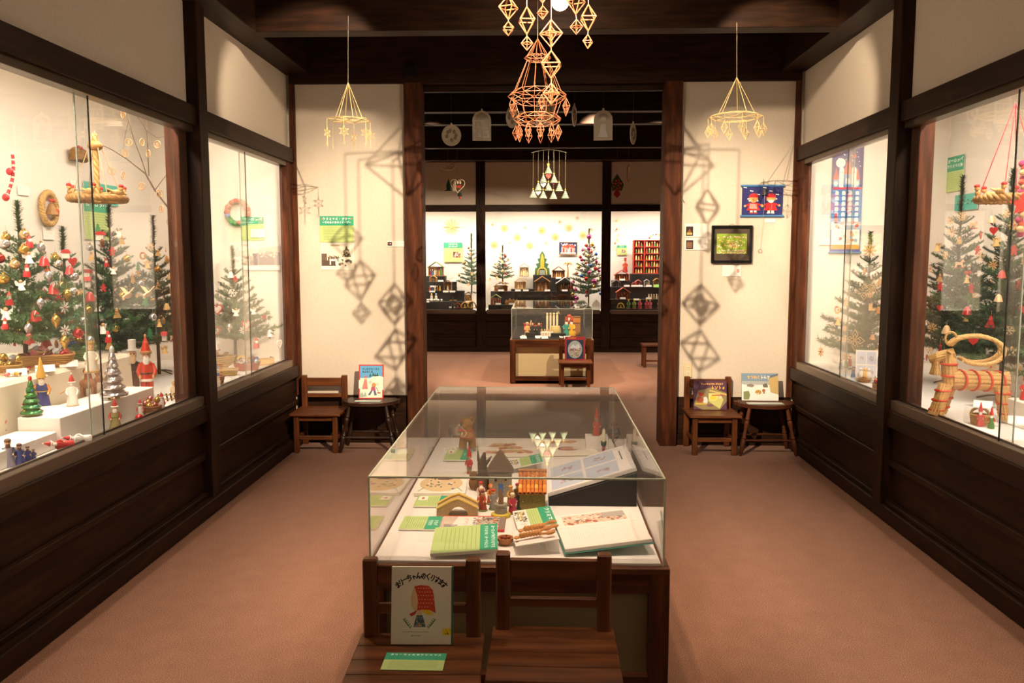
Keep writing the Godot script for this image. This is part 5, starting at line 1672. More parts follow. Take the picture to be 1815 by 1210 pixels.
		"house":
			a.append(["wall", keep("o_house", func(): return MB.new().box(Vector3(0, -0.045, 0), Vector3(0.05, 0.04, 0.03)).made()), mat(hexc("f0e6da"), 0.6)])
			a.append(["roof", keep("o_roof", func(): return MB.new().extrude(poly2([-0.034, -0.026, 0.034, -0.026, 0.02, 0, -0.02, 0]), 0.04).made()), mat(c, 0.6)])
	a.append(["thread", keep("o_thread", func(): return tubed([Vector3(0, 0, 0), Vector3(0, 0.035, 0)], 0.0008, 4)), mat(hexc("b9a070"), 0.6)])
	cache[key] = a
	return a

const ORD := ["first", "second", "third", "fourth", "fifth", "sixth", "seventh", "eighth", "ninth", "tenth", "eleventh", "twelfth", "thirteenth", "fourteenth"]
const COLOUR_WORDS := {"c8a04a": "gold", "c9c9cc": "silver", "c0282a": "red", "f0ece4": "white", "d9b070": "straw", "c08a4a": "wooden", "2f5fb0": "blue", "b03a7a": "magenta", "8f5a34": "brown", "3f8a58": "green", "e0b98a": "pale", "d8787a": "pink"}
const KIND_WORDS := {"ball": "glass ball", "drop": "glass drop", "bell": "bell", "heart": "heart", "lace_heart": "lace heart", "straw_star": "star", "snowflake": "snowflake", "man": "gingerbread figure", "santa": "santa figure", "horse": "rocking horse", "bird": "bird", "ring": "bow ring", "cone": "pine cone", "angel": "angel", "tree": "cut-out tree", "weave": "woven cross", "bundle": "straw bundle", "boot": "boot", "house": "little house"}

func ornament(kind: String, col: String, where: Transform3D, label: String, group: String) -> Node3D:
	var t := thing("tree_ornament", label, "ornament", where, group)
	for q in orn_parts(kind, col):
		part(t, q[0], q[1], q[2], q[3] if q.size() > 3 else Transform3D())
	return t

# list entries: kind, colour, angle from the side turned to the viewer in degrees, height share (0 lowest branches, 1 tip), scale
func trim_tree(t: Dictionary, items: Array, scale_ := 1.0, reach := 1.06) -> void:
	var used := {}
	var toward := atan2(-t.at.x, -t.at.z)
	for q in items:
		var u: float = q[3]
		var y: float = lerpf(t.y0, t.h - t.lead * 0.4, u)
		var rr: float = t.rad * lerpf(1.0, 0.12, pow(maxf(u, 0.0), 0.9)) * reach
		var a := toward + deg_to_rad(q[2])
		var p: Vector3 = t.at + Vector3(sin(a) * rr, y, cos(a) * rr)
		var zone := "near the tip" if u > 0.8 else "high" if u > 0.6 else "above the middle" if u > 0.42 else "below the middle" if u > 0.24 else "low" if u > 0.1 else "lowest"
		var side := "at far left" if q[2] < -52 else "at left" if q[2] < -18 else "at far right" if q[2] > 52 else "at right" if q[2] > 18 else "in front"
		var label := "%s %s %s %s on the %s" % [COLOUR_WORDS.get(q[1], ""), KIND_WORDS[q[0]], zone, side, t.name]
		ornament(q[0], q[1], at(p, a + rng.randf_range(-0.35, 0.35), 0, rng.randf_range(-0.06, 0.06), scale_ * 0.85 * (q[4] if q.size() > 4 else 1.0)), label.strip_edges(), "ornaments on the " + t.name)

# fill a tree with a mix of ornaments, spread evenly over the side turned to the viewer
func mix(kinds: Array, n: int, lo := 0.02, hi := 0.9) -> Array:
	var a := []
	for k in n:
		var q: Array = kinds[k % kinds.size()]
		var u := lo + (hi - lo) * pow((k + 0.5) / n, 1.25)
		a.append([q[0], q[1], -75.0 + fmod(k * 61.8 + rng.randf_range(-12, 12), 150.0), u, rng.randf_range(0.85, 1.15)])
	return a

# ------------------------------------------------------------------ showcases on the left and right
func face(p: Vector3, extra := 0.0) -> Transform3D:
	return at(p, atan2(-p.x, -p.z) + extra)

func up(p: Vector3, dy: float) -> Vector3:
	return p + Vector3(0, dy, 0)

func drape(label: String, x_front: float, x_back: float, z0: float, z1: float, top: float, bottom: float, col: Color) -> void:
	# cloth over a long table: level top, front falling in soft folds
	var b := MB.new()
	var sg := signf(x_front - x_back)
	var n := 60
	var m := mat(col, 0.9, 0.0, "cloth")
	var prev := []
	for k in n + 1:
		var u := k / float(n)
		var z := lerpf(z0, z1, u)
		var w := 0.008 * sin(u * 34.0) + 0.006 * sin(u * 71.0 + 1.0)
		var row := [Vector3(x_back, top, z), Vector3(x_front - sg * 0.02, top, z), Vector3(x_front, top - 0.02, z), Vector3(x_front + sg * (0.005 + w * 0.5), lerpf(top, bottom, 0.5), z), Vector3(x_front + sg * (0.01 + w), bottom + 0.002, z)]
		if k > 0:
			for j in 4:
				if sg > 0:
					b.quad(prev[j], prev[j + 1], row[j + 1], row[j])
				else:
					b.quad(row[j], row[j + 1], prev[j + 1], prev[j])
		prev = row
	for zz in [z0, z1]:
		b.quad(Vector3(x_back, bottom, zz), Vector3(x_front, bottom, zz), Vector3(x_front, top, zz), Vector3(x_back, top, zz))
	b.quad(Vector3(x_back, bottom, z0), Vector3(x_back, bottom, z1), Vector3(x_back, top, z1), Vector3(x_back, top, z0))
	solo("draped_table", label, "table", b.made(), m)

func wall_card(label: String, p: Vector3, sg: float, w: float, h: float, key: String, called := "caption_card", group := "") -> void:
	# on the long back wall of a side showcase; sg -1 left, 1 right
	printed(called, label, "card" if called == "caption_card" else "board", at(p, PI / 2 if sg < 0 else -PI / 2), w, h, 0.004, key, Color(0.94, 0.92, 0.88), group)

func place_card(label: String, p: Vector3, turn := 0.0, w := 0.09, h := 0.05) -> void:
	# a small white tent card
	var t := thing("place_card", label, "card", face(p, turn), "small white place cards")
	part(t, "front_leaf", bxm(Vector3(w, 0.001, h)), mat(Color(0.95, 0.94, 0.92), 0.6), at(Vector3(0, h * 0.3, h * 0.35), 0, 0.7))
	part(t, "back_leaf", bxm(Vector3(w, 0.001, h)), mat(Color(0.95, 0.94, 0.92), 0.6), at(Vector3(0, h * 0.3, -h * 0.35), 0, -0.7))

func loose_fill(parent_label: String, called: String, centre: Vector3, rx: float, rz: float, n: int, kinds: Array, cols: Array, scale_: float, group: String) -> void:
	# ornaments lying in a basket
	for k in n:
		var a := k * 2.4
		var d := sqrt((k + 0.5) / n)
		var p := centre + Vector3(cos(a) * d * rx, 0.012 + 0.014 * (k % 3), sin(a) * d * rz)
		var t := thing(called, "%s %s lying in the %s" % [COLOUR_WORDS.get(cols[k % cols.size()], "coloured"), KIND_WORDS[kinds[k % kinds.size()]], parent_label], "ornament", at(p, a, 1.4, a * 0.7, scale_), group)
		for q in orn_parts(kinds[k % kinds.size()], cols[k % cols.size()]):
			if q[0] != "thread":
				part(t, q[0], q[1], q[2], q[3] if q.size() > 3 else Transform3D())

func straw_bell_pair(label: String, where: Transform3D, s: float) -> void:
	var t := thing("straw_bell_pair", label, "ornament", where)
	var prof := [Vector2(0.5, 0), Vector2(0.52, 0.05), Vector2(0.42, 0.3), Vector2(0.34, 0.6), Vector2(0.2, 0.85), Vector2(0, 0.92)]
	for q in [[-0.3, 0.1, 0.25], [0.35, 0.2, -0.5]]:
		var b := MB.new().lathe(prof, 14)
		for k in 7:
			var u := k / 7.0
			b.tube(ring_pts(lerpf(0.53, 0.25, u), 14, u * 0.85), 0.05, 5, true)
		part(t, "bell", b.made(), straw_mat(true), Transform3D(Basis.from_euler(Vector3(0, 0, q[2])) * Basis.from_scale(Vector3(s, s, s)), Vector3(q[0], -0.9 + q[1] * 0.4, 0) * s))
	part(t, "red_bow", MB.new().ball(Vector3(-0.2, 0.05, 0.2) * s, Vector3(0.2, 0.13, 0.1) * s, 8, 6).ball(Vector3(0.16, 0.0, 0.2) * s, Vector3(0.2, 0.13, 0.1) * s, 8, 6).made(), mat(hexc("c0302a"), 0.6))

func plait_ring(label: String, called: String, where: Transform3D, r: float, thick: float, dark := true, bell := false, oval := 1.0) -> Node3D:
	# a wreath of plaited straw in the xy plane
	var t := thing(called, label, "wreath", where)
	for s in 3:
		var b := MB.new()
		var pts := []
		var n := 60
		for k in n:
			var a := TAU * k / n
			var tw := a * 12.0 + TAU * s / 3.0
			var rr := r + cos(tw) * thick * 0.6
			pts.append(Vector3(cos(a) * rr, sin(a) * rr * oval, sin(tw) * thick * 0.6))
		part(t, "strand", b.tube(pts, thick * 0.75, 6, true).made(), straw_mat(dark))
	if bell:
		part(t, "bell", lathed([Vector2(r * 0.45, -r * 0.5), Vector2(r * 0.5, -r * 0.52), Vector2(r * 0.32, 0), Vector2(r * 0.2, r * 0.35), Vector2(0, r * 0.45)], 12), straw_mat(true), at(Vector3(0, 0, thick)))
		part(t, "bow", MB.new().ball(Vector3(-r * 0.2, r * 0.62, thick * 1.5), Vector3(r * 0.24, r * 0.14, thick * 0.5), 8, 5).ball(Vector3(r * 0.2, r * 0.62, thick * 1.5), Vector3(r * 0.24, r * 0.14, thick * 0.5), 8, 5).ball(Vector3(r * 0.75, -r * 0.3, thick * 1.2), Vector3(r * 0.2, r * 0.3, thick * 0.5), 8, 5).made(), mat(hexc("c9382c"), 0.6))
	return t

func hanging_straw_ring(label: String, where: Transform3D, r: float, top: float, cord_col: String, column: bool) -> void:
	# level plaited ring with little birds in red caps, hung on cords
	var t := thing("hanging_straw_ring", label, "mobile", where)
	for s in 3:
		var pts := []
		for k in 60:
			var a := TAU * k / 60
			var tw := a * 12.0 + TAU * s / 3.0
			var rr := r + cos(tw) * 0.012
			pts.append(Vector3(cos(a) * rr, sin(tw) * 0.012, sin(a) * rr))
		part(t, "strand", tubed(pts, 0.014, 6, true), straw_mat(true))
	for k in 4:
		var a := TAU * k / 4 + 0.7
		var p := Vector3(cos(a) * r, 0, sin(a) * r)
		part(t, "cord", tubed([p, Vector3(0, top, 0)], 0.0025, 5), mat(hexc(cord_col), 0.7))
	for k in 6:
		var a := TAU * k / 6 + 0.3
		var bd := part(t, "straw_bird", MB.new().ball(Vector3(0, 0.022, 0), Vector3(0.03, 0.018, 0.016), 8, 6).ball(Vector3(0.026, 0.046, 0), Vector3(0.014, 0.014, 0.013), 8, 6).tube([Vector3(-0.02, 0.024, 0), Vector3(-0.055, 0.04, 0)], [0.01, 0.004], 5).made(), straw_mat(false), at(Vector3(cos(a) * r, 0.012, sin(a) * r), -a + 1.2))
		part(bd, "red_cap", balled(Vector3(0.016, 0.012, 0.016), Vector3(0.026, 0.06, 0), 8, 5), mat(hexc("d02a24"), 0.6))
	if column:
		for s in 3:
			var pts := []
			for k in 40:
				var tw := k * 0.55 + TAU * s / 3.0
				pts.append(Vector3(cos(tw) * 0.009, top * k / 39.0 - 0.02, sin(tw) * 0.009))
			part(t, "plaited_column", tubed(pts, 0.01, 5), straw_mat(false))
		part(t, "straw_house", MB.new().ball(Vector3(0, top * 0.78, 0), Vector3(0.045, 0.03, 0.045), 10, 6).made(), straw_mat(true))

func straw_goat(label: String, where: Transform3D, s: float) -> void:
	var t := thing("straw_goat", label, "figurine", where)
	t.scale = Vector3(s, s, s)
	var m := straw_mat(false)
	var red := mat(hexc("d03a22"), 0.55)
	# bundles of straws, each bundle of seven
	var bundle := func(a: Vector3, b: Vector3, r: float, flare: float) -> Mesh:
		var mb := MB.new()
		var d := (b - a).normalized()
		var u := d.cross(Vector3(0.3, 0.1, 1)).normalized()
		var w := d.cross(u)
		for k in 14:
			var ang := TAU * k / 13.0
			var o := (u * cos(ang) + w * sin(ang)) * (r * 0.72 if k < 13 else 0.0)
			mb.tube([a + o, a.lerp(b, 0.5) + o * 1.02, b + o * flare], r * 0.3, 5)
		return mb.made()
	part(t, "body", bundle.call(Vector3(-0.2, 0.5, 0), Vector3(0.46, 0.5, 0), 0.13, 1.1), m)
	part(t, "neck", bundle.call(Vector3(-0.22, 0.42, 0), Vector3(-0.28, 0.86, 0), 0.1, 0.8), m)
	part(t, "head", bundle.call(Vector3(-0.2, 0.86, 0), Vector3(-0.5, 0.76, 0), 0.075, 0.55), m)
	for sd in [-1.0, 1.0]:
		part(t, "ear", tubed([Vector3(-0.28, 0.88, sd * 0.05), Vector3(-0.26, 0.86, sd * 0.15)], [0.03, 0.008], 6), m)
	part(t, "beard", bundle.call(Vector3(-0.42, 0.76, 0), Vector3(-0.42, 0.56, 0), 0.05, 1.8), m)
	for q in [[-0.3, 0.1], [-0.2, -0.12], [0.36, 0.1], [0.4, -0.1]]:
		var leg := part(t, "leg", bundle.call(Vector3(q[0], 0.45, q[1]), Vector3(q[0] + (-0.12 if q[0] < 0 else 0.08), 0.02, q[1] * 1.5), 0.085, 1.15), m)
		for k in 3:
			part(leg, "red_band", tubed(ring_pts(0.092, 12).map(func(p): return p + Vector3(q[0] + (-0.12 if q[0] < 0 else 0.08) * (0.25 + k * 0.28), 0.36 - k * 0.13, q[1] * (1 + 0.12 * k))), 0.016, 5, true), red)
	for k in 4:
		part(t, "red_band", tubed(ring_pts(0.135, 14).map(func(p): return Vector3(-0.12 + k * 0.15 + p.z * 0.5, 0.5 + p.x, p.z)), 0.016, 5, true), red)
	for k in 2:
		part(t, "red_band", tubed(ring_pts(0.1, 14, 0.55 + k * 0.16).map(func(p): return p + Vector3(-0.24 - k * 0.02, 0, 0)), 0.016, 5, true), red)
	for sd in [-1.0, 1.0]:
		# two big braided horns curling back over the body
		for s3 in 3:
			var pts := []
			for k in 46:
				var u := k / 45.0
				var a := lerpf(2.75, -2.3, u)
				var rr := lerpf(0.32, 0.24, u) + 0.012 * cos(k * 0.9 + TAU * s3 / 3)
				pts.append(Vector3(0.06 + cos(a) * rr * 1.1, 0.9 + sin(a) * rr * 0.66, sd * (0.05 + 0.13 * u + 0.014 * sin(k * 0.9 + TAU * s3 / 3))))
			part(t, "horn_strand", tubed(pts, 0.022, 5), m)
	part(t, "tail_loop", tubed(ring_pts(0.07, 14).map(func(p): return Vector3(-0.25 + p.x, 1.05 + p.z * 1.3, 0)), 0.016, 5, true), m)

func glass_fir(label: String, p: Vector3, h: float, col: String, metal: float) -> void:
	var t := thing("glass_tree", label, "figurine", face(p))
	var b := MB.new()
	for k in 6:
		var y := 0.06 + k * 0.14
		var r := 0.26 - k * 0.038
		b.lathe([Vector2(0, y), Vector2(r, y), Vector2(r * 1.02, y + 0.03), Vector2(r * 0.62, y + 0.13), Vector2(0, y + 0.16)], 14)
	part(t, "tiers", b.made(), mat(hexc(col), 0.15, metal), Transform3D(Basis.from_scale(Vector3(h, h, h))))
	part(t, "foot", lathed([Vector2(0, 0), Vector2(0.12, 0), Vector2(0.1, 0.07), Vector2(0, 0.07)], 12), mat(hexc("c8a04a"), 0.2, 0.8), Transform3D(Basis.from_scale(Vector3(h, h, h))))
	part(t, "top_ball", balled(Vector3(0.05, 0.08, 0.05) * h, Vector3(0, 0.95, 0) * h, 10, 7), mat(hexc("c9382c" if metal < 0.6 else "d8d8d8"), 0.15, 0.5))
	for k in 14:
		var a := k * 2.4
		var y := 0.1 + k * 0.05
		part(t, "bead", balled(Vector3(0.03, 0.03, 0.03) * h, Vector3(cos(a) * (0.26 - y * 0.26), y, sin(a) * (0.26 - y * 0.26)) * h, 8, 5), mat(hexc(["c0282a", "c8a04a", "c9c9cc", "2f5fb0"][k % 4] if metal < 0.6 else "e8e8e8"), 0.15, 0.7))

func build_left_showcase() -> void:
	drape("long table under a cream cloth in the left showcase", -2.55, -3.3, -1.4, -5.03, 1.06, 0.742, Color(0.90, 0.85, 0.76))
	solo("display_plinth", "long white display block before the cream cloth in the left showcase", "plinth", bxm(Vector3(0.21, 0.143, 0.97), 0.003), mat(Color(0.93, 0.91, 0.88), 0.8), at(Vector3(-2.405, 0.8145, -4.32)))
	solo("display_plinth", "lower white display block at the left edge of the left showcase", "plinth", bxm(Vector3(0.2, 0.08, 1.4), 0.003), mat(Color(0.93, 0.91, 0.88), 0.8), at(Vector3(-2.41, 0.783, -3.12)))
	var ta := fir("green fir at the left edge crowded with gold and silver glass", Vector3(-2.82, 1.06, -4.42), 0.88, 0.36, 3, {"short": "fir at the left edge", "layers": 9})
	var tb := fir("slim green fir hung with small red toys beside the straw wreath", Vector3(-2.86, 1.06, -4.9), 0.76, 0.28, 3, {"short": "slim fir with red toys", "layers": 8})
	var tc := fir("tall dark fir below the hanging straw ring in the left showcase", Vector3(-2.98, 0.742, -5.68), 1.345, 0.4, 2, {"short": "tall dark fir", "layers": 12, "clear": 0.2})
	var td := fir("dark fir with wooden toys beside the brown post of the left showcase", Vector3(-2.99, 0.742, -6.35), 1.21, 0.36, 2, {"short": "fir beside the brown post", "layers": 11, "clear": 0.22})
	trim_tree(ta, mix([["ball", "c8a04a"], ["drop", "c9c9cc"], ["ball", "c9c9cc"], ["santa", "c0282a"], ["drop", "c8a04a"], ["ball", "e0b98a"], ["bell", "c0282a"], ["ball", "c0282a"], ["angel", "f0ece4"], ["straw_star", "f0ece4"]], 46))
	trim_tree(tb, mix([["man", "c0282a"], ["bell", "c0282a"], ["santa", "c0282a"], ["ball", "f0ece4"], ["heart", "c0282a"], ["ball", "c8a04a"], ["house", "c0282a"], ["angel", "f0ece4"], ["ball", "c9c9cc"]], 34))
	trim_tree(tc, mix([["santa", "c0282a"], ["ball", "c8a04a"], ["angel", "d9b070"], ["man", "c0282a"], ["ball", "c9c9cc"], ["cone", "8f5a34"], ["bundle", "d9b070"], ["house", "c0282a"], ["angel", "f0ece4"], ["tree", "3f8a58"]], 40))
	trim_tree(td, mix([["angel", "d9b070"], ["cone", "c08a4a"], ["ring", "c08a4a"], ["bundle", "d9b070"], ["horse", "e0b98a"], ["straw_star", "d9b070"], ["bell", "d9b070"], ["man", "c08a4a"], ["ball", "c08a4a"], ["weave", "d9b070"]], 36))
	ornament("bird", "e0b98a", face(Vector3(-2.5, 1.449, -4.938), 1.2), "pale wooden bird gliding on threads left of the other", "wooden birds on threads")
	ornament("bird", "e0b98a", face(Vector3(-2.45, 1.45, -5.095), 1.2), "pale wooden bird gliding on threads beside the brown post", "wooden birds on threads")
	# on the back wall
	straw_bell_pair("two woven straw bells with red bow on the left showcase wall", at(Vector3(-3.37, 2.448, -6.028), PI / 2), 0.09)
	plait_ring("oval plaited straw wreath with a straw bell and red bow on the left wall", "straw_wreath", at(Vector3(-3.39, 1.991, -5.663), PI / 2), 0.085, 0.017, false, true, 1.25)
	wall_card("small white card on the wall beside the red bead string", Vector3(-3.41, 2.091, -5.421), -1, 0.12, 0.06, "small_card")
	wall_card("white card below the oval straw wreath", Vector3(-3.41, 1.822, -5.68), -1, 0.13, 0.09, "small_card")
	wall_card("white card below the two straw bells", Vector3(-3.41, 2.182, -6.051), -1, 0.14, 0.06, "small_card")
	wall_card("teal caption board behind the hanging straw ring of the left showcase", Vector3(-3.405, 2.143, -6.392), -1, 0.5, 0.16, "teal_north", "caption_board")
	wall_card("pale green caption sheet behind the tall dark fir", Vector3(-3.41, 1.94, -6.316), -1, 0.36, 0.3, "board_pale", "caption_board")
	hanging_straw_ring("plaited straw ring with red-capped birds hanging on a straw column at left", at(Vector3(-2.66, 2.004, -4.946)), 0.15, 0.4, "d9a070", true)
	# string of red beads
	var gb := thing("bead_string", "string of red and cream beads hanging at the left edge", "garland", at(Vector3.ZERO))
	var c0: Vector3 = Vector3(-2.75, 2.191, -4.295)
	var c1: Vector3 = Vector3(-2.75, 1.953, -4.217)
	for k in 24:
		var u := k / 23.0
		part(gb, "bead", keep("bead", func(): return balled(Vector3(0.009, 0.009, 0.009), Vector3.ZERO, 8, 5)), mat(hexc("b8242e" if k % 3 else "e8d0b0"), 0.3), at(c0.lerp(c1, u) + Vector3(0, 0, -0.03 * sin(u * PI))))
	for u in [0.4, 0.97]:
		part(gb, "red_rosette", balled(Vector3(0.02, 0.02, 0.014), Vector3.ZERO, 8, 6), mat(hexc("c0202a"), 0.5), at(c0.lerp(c1, u)))
	# bare branch hung with wooden rings
	var br := thing("bare_branch", "tall bare branch with thin twigs in the left showcase", "branch", at(Vector3.ZERO))
	var bk := mat(hexc("5c4636"), 0.8)
	part(br, "stem", tubed([Vector3(-2.42, 0.745, -5.5), Vector3(-2.391, 1.601, -5.5), Vector3(-2.398, 1.797, -5.5), Vector3(-2.475, 1.976, -5.5), Vector3(-2.565, 2.095, -5.5), Vector3(-2.625, 2.207, -5.5), Vector3(-2.746, 2.303, -5.5), Vector3(-2.846, 2.366, -5.5), Vector3(-2.969, 2.422, -5.5)], [0.009, 0.008, 0.007, 0.006, 0.0055, 0.005, 0.0035, 0.003, 0.0015], 6), bk)
	part(br, "twig", tubed([Vector3(-2.611, 2.17, -5.5), Vector3(-2.651, 2.31, -5.5), Vector3(-2.691, 2.421, -5.5), Vector3(-2.723, 2.549, -5.5), Vector3(-2.768, 2.64, -5.5)], [0.004, 0.0035, 0.003, 0.002, 0.001], 5), bk)
	part(br, "twig", tubed([Vector3(-2.603, 2.192, -5.5), Vector3(-2.603, 2.347, -5.5), Vector3(-2.605, 2.486, -5.5), Vector3(-2.668, 2.589, -5.5)], [0.0035, 0.003, 0.002, 0.001], 5), bk)
	part(br, "twig", tubed([Vector3(-2.605, 2.486, -5.5), Vector3(-2.538, 2.442, -5.5), Vector3(-2.485, 2.449, -5.5)], [0.002, 0.0015, 0.001], 5), bk)
	part(br, "twig", tubed([Vector3(-2.569, 2.095, -5.5), Vector3(-2.504, 2.177, -5.5), Vector3(-2.444, 2.243, -5.5)], [0.003, 0.002, 0.001], 5), bk)
	part(br, "twig", tubed([Vector3(-2.723, 2.549, -5.5), Vector3(-2.75, 2.465, -5.5), Vector3(-2.771, 2.355, -5.5)], [0.002, 0.0015, 0.001], 5), bk)
	part(br, "twig", tubed([Vector3(-2.475, 1.976, -5.5), Vector3(-2.449, 2.05, -5.5), Vector3(-2.438, 2.125, -5.5)], [0.003, 0.002, 0.001], 5), bk)
	var rp := [Vector3(-2.759, 2.593, -5.5), Vector3(-2.73, 2.413, -5.5), Vector3(-2.639, 2.413, -5.5), Vector3(-2.537, 2.398, -5.5), Vector3(-2.756, 2.34, -5.5), Vector3(-2.6, 2.339, -5.5), Vector3(-2.853, 2.226, -5.5), Vector3(-2.778, 2.196, -5.5), Vector3(-2.655, 2.125, -5.5), Vector3(-2.535, 2.077, -5.5), Vector3(-2.528, 1.976, -5.5), Vector3(-2.471, 1.89, -5.5)]
	for k in rp.size():
		var t := thing("wooden_ring", "%s pale wooden ring from the top of the bare branch" % ORD[k], "ornament", face(rp[k], 0.5 * ((k * 7) % 5 - 2)), "wooden rings on the bare branch")
		part(t, "ring", tubed(ring_pts(0.023, 18).map(func(p): return Vector3(p.x, p.z, 0)), 0.0035, 5, true), mat(hexc("dcb080"), 0.6))
		part(t, "figure", MB.new().extrude(poly2([-0.008, -0.014, 0.008, -0.014, 0.004, 0.004, 0.006, 0.014, -0.006, 0.014, -0.004, 0.004]), 0.003).made(), mat(hexc("c89a64"), 0.6))
		part(t, "thread", tubed([Vector3(0, 0.025, 0), Vector3(0, 0.055, 0)], 0.0006, 4), mat(hexc("b9a070"), 0.6))
	# baskets and sweets on the cloth
	basket("wicker_tray", "tan wicker tray of glass ornaments on the cream cloth", face(Vector3(-2.689, 1.064, -4.394)), 0.26, 0.18, 0.07, "b88a4c", false)
	loose_fill("tan wicker tray", "glass_ornament", up(Vector3(-2.689, 1.064, -4.394), 0.04), 0.1, 0.06, 18, ["ball", "drop", "santa"], ["c0282a", "c9c9cc", "d8787a", "c8a04a"], 0.8, "ornaments in the tan wicker tray")
	basket("round_basket", "green round basket of teal glass on the cream cloth", face(Vector3(-2.678, 1.064, -4.698)), 0.17, 0.17, 0.08, "7f9a62", true, "", true)
	loose_fill("green round basket", "glass_ornament", up(Vector3(-2.678, 1.064, -4.698), 0.055), 0.06, 0.06, 8, ["drop", "ball"], ["3f8a58", "2f5fb0", "c8a04a"], 0.9, "ornaments in the green basket")
	basket("wicker_tray", "small tan tray at the left edge of the cream cloth", face(Vector3(-2.723, 1.064, -4.082)), 0.16, 0.14, 0.05, "b08a4a", false)
	loose_fill("small tan tray at the left edge", "glass_ornament", up(Vector3(-2.723, 1.064, -4.082), 0.035), 0.06, 0.05, 9, ["ball", "drop"], ["c8a04a", "c9c9cc"], 0.75, "ornaments in the small tan tray")
	for k in 9:
		var p: Vector3 = Vector3(-2.637, 1.064, -4.085) + Vector3(0.03 * ((k * 5) % 3 - 1), 0.012, 0.028 * (k - 4))
		var cy := thing("wrapped_sweet", "%s wrapped sweet from the left on the cream cloth" % ORD[8 - k], "sweet", at(p, k * 1.3), "wrapped sweets on the cream cloth")
		part(cy, "sweet", balled(Vector3(0.016, 0.011, 0.011), Vector3.ZERO, 8, 6), mat(hexc(["b8242e", "c8a04a", "d8787a"][k % 3]), 0.25, 0.5))
		for s in [-1.0, 1.0]:
			part(cy, "twist", lathed([Vector2(0.002, 0.0), Vector2(0.01, 0.014)], 8), mat(hexc("d9c9b0"), 0.3, 0.4), at(Vector3(s * 0.014, 0, 0), 0, 0, -s * PI / 2))
	place_card("white card before the tan wicker tray", Vector3(-2.579, 1.064, -4.193))
	place_card("white card before the green round basket", Vector3(-2.571, 1.064, -4.397))
	place_card("white card at the left edge of the cream cloth", Vector3(-2.634, 1.064, -4.044))
	# figures on the white block
	glass_fir("green glass fir with red beads on the white block", Vector3(-2.467, 0.888, -3.884), 0.19, "2f7a3c", 0.3)
	glass_fir("silver glass fir at the far end of the white block", Vector3(-2.318, 0.888, -4.377), 0.28, "c9c9cc", 0.9)
	doll("painted_figure", "tall blue and orange painted king on the white block", "figurine", face(Vector3(-2.523, 0.888, -4.064)), 0.2, {"robe": "2c3a78", "sleeve": "c87a34", "hat": "tip", "hatc": "c89a3a", "beard": "d8cfc0", "trim": "d8823a", "belt": "c8a04a"})
	doll("painted_figure", "white bear figure with red hat on a log on the white block", "figurine", face(Vector3(-2.426, 0.888, -4.165)), 0.15, {"robe": "efe9de", "sleeve": "efe9de", "skin": "f2ede2", "glove": "efe9de", "hat": "cone", "hatc": "c03028", "base": "b98a54"})
	var oar := thing("toy_oar", "thin wooden oar leaning left of the white bear", "toy", face(Vector3(-2.546, 0.9, -4.263)))
	part(oar, "shaft", tubed([Vector3(-0.05, 0.0, 0.02), Vector3(0.04, 0.06, 0)], 0.003, 5), mat(hexc("c08a4a"), 0.6))
	part(oar, "blade", balled(Vector3(0.02, 0.008, 0.004), Vector3(-0.06, -0.005, 0.02), 8, 5), mat(hexc("c08a4a"), 0.6))
	moose_rider(Vector3(-2.484, 0.888, -4.426))
	doll("gold_angel", "white and gold angel figure behind the moose rider", "figurine", face(Vector3(-2.3, 1.064, -4.138)), 0.17, {"robe": "e9e0cc", "sleeve": "e9e0cc", "hat": "crown", "hatc": "c8a04a", "hair": "c8a04a", "trim": "c8a04a"})
	doll("painted_figure", "red lantern shaped glass figure at the left edge", "figurine", face(Vector3(-2.567, 0.826, -3.805)), 0.1, {"robe": "b83024", "hat": "cap", "hatc": "c8a04a", "skin": "c8a04a"})
	for q in [[Vector3(-2.434, 0.888, -3.974), "white card beside the green glass fir"], [Vector3(-2.382, 0.888, -4.338), "white card beside the silver glass fir"], [Vector3(-2.591, 0.826, -3.91), "white card on the lower white block"]]:
		place_card(q[1], q[0])
	# on the case floor
	doll("painted_figure", "santa in a red and green coat on the left case floor", "figurine", face(Vector3(-2.238, 0.745, -4.227)), 0.155, {"robe": "9a8a54", "sleeve": "a83028", "hat": "cone", "hatc": "a82a24", "beard": "efe9de", "belt": "4f7a4a"})
	for k in 2:
		var rf := doll("painted_figure", ["red robed santa figure lying on its side on the case floor", "white snowman figure lying on the case floor"][k], "figurine", Transform3D(Basis.from_euler(Vector3(0.1, 0.9, 1.35)), [Vector3(-2.211, 0.77, -3.774), Vector3(-2.192, 0.77, -3.897)][k]), 0.12, [{"robe": "c0282a", "hat": "cone", "beard": "f0ece4"}, {"robe": "f0ece4", "sleeve": "f0ece4", "skin": "f4f0ea", "hat": "cone", "hatc": "c0282a"}][k])
	var ng := [[Vector3(-2.315, 0.745, -3.462), 0.135], [Vector3(-2.285, 0.745, -3.493), 0.105], [Vector3(-2.281, 0.745, -3.544), 0.08], [Vector3(-2.268, 0.745, -3.565), 0.06]]
	for k in 4:
		doll("nesting_figure", ["largest of four blue nesting figures at the left front", "second largest of four blue nesting figures", "third of four blue nesting figures", "smallest of four blue nesting figures"][k], "figurine", face(ng[k][0]), ng[k][1], {"robe": "34448f" if k else "8f8a9c", "sleeve": "26283c", "hat": "cap", "hatc": "6a4430", "beard": "5c3a28"}, "blue nesting figures")
	doll("nutcracker", "tall black chef nutcracker with white hat behind the white block", "figurine", face(Vector3(-2.665, 0.745, -5.289)), 0.36, {"robe": "1d1c1f", "sleeve": "1d1c1f", "trousers": "4a3428", "legs": true, "slim": 0.62, "hat": "tall", "hatc": "f2eee6", "belt": "0c0c0c", "glove": "d8b070", "beard": "e9c69a"})
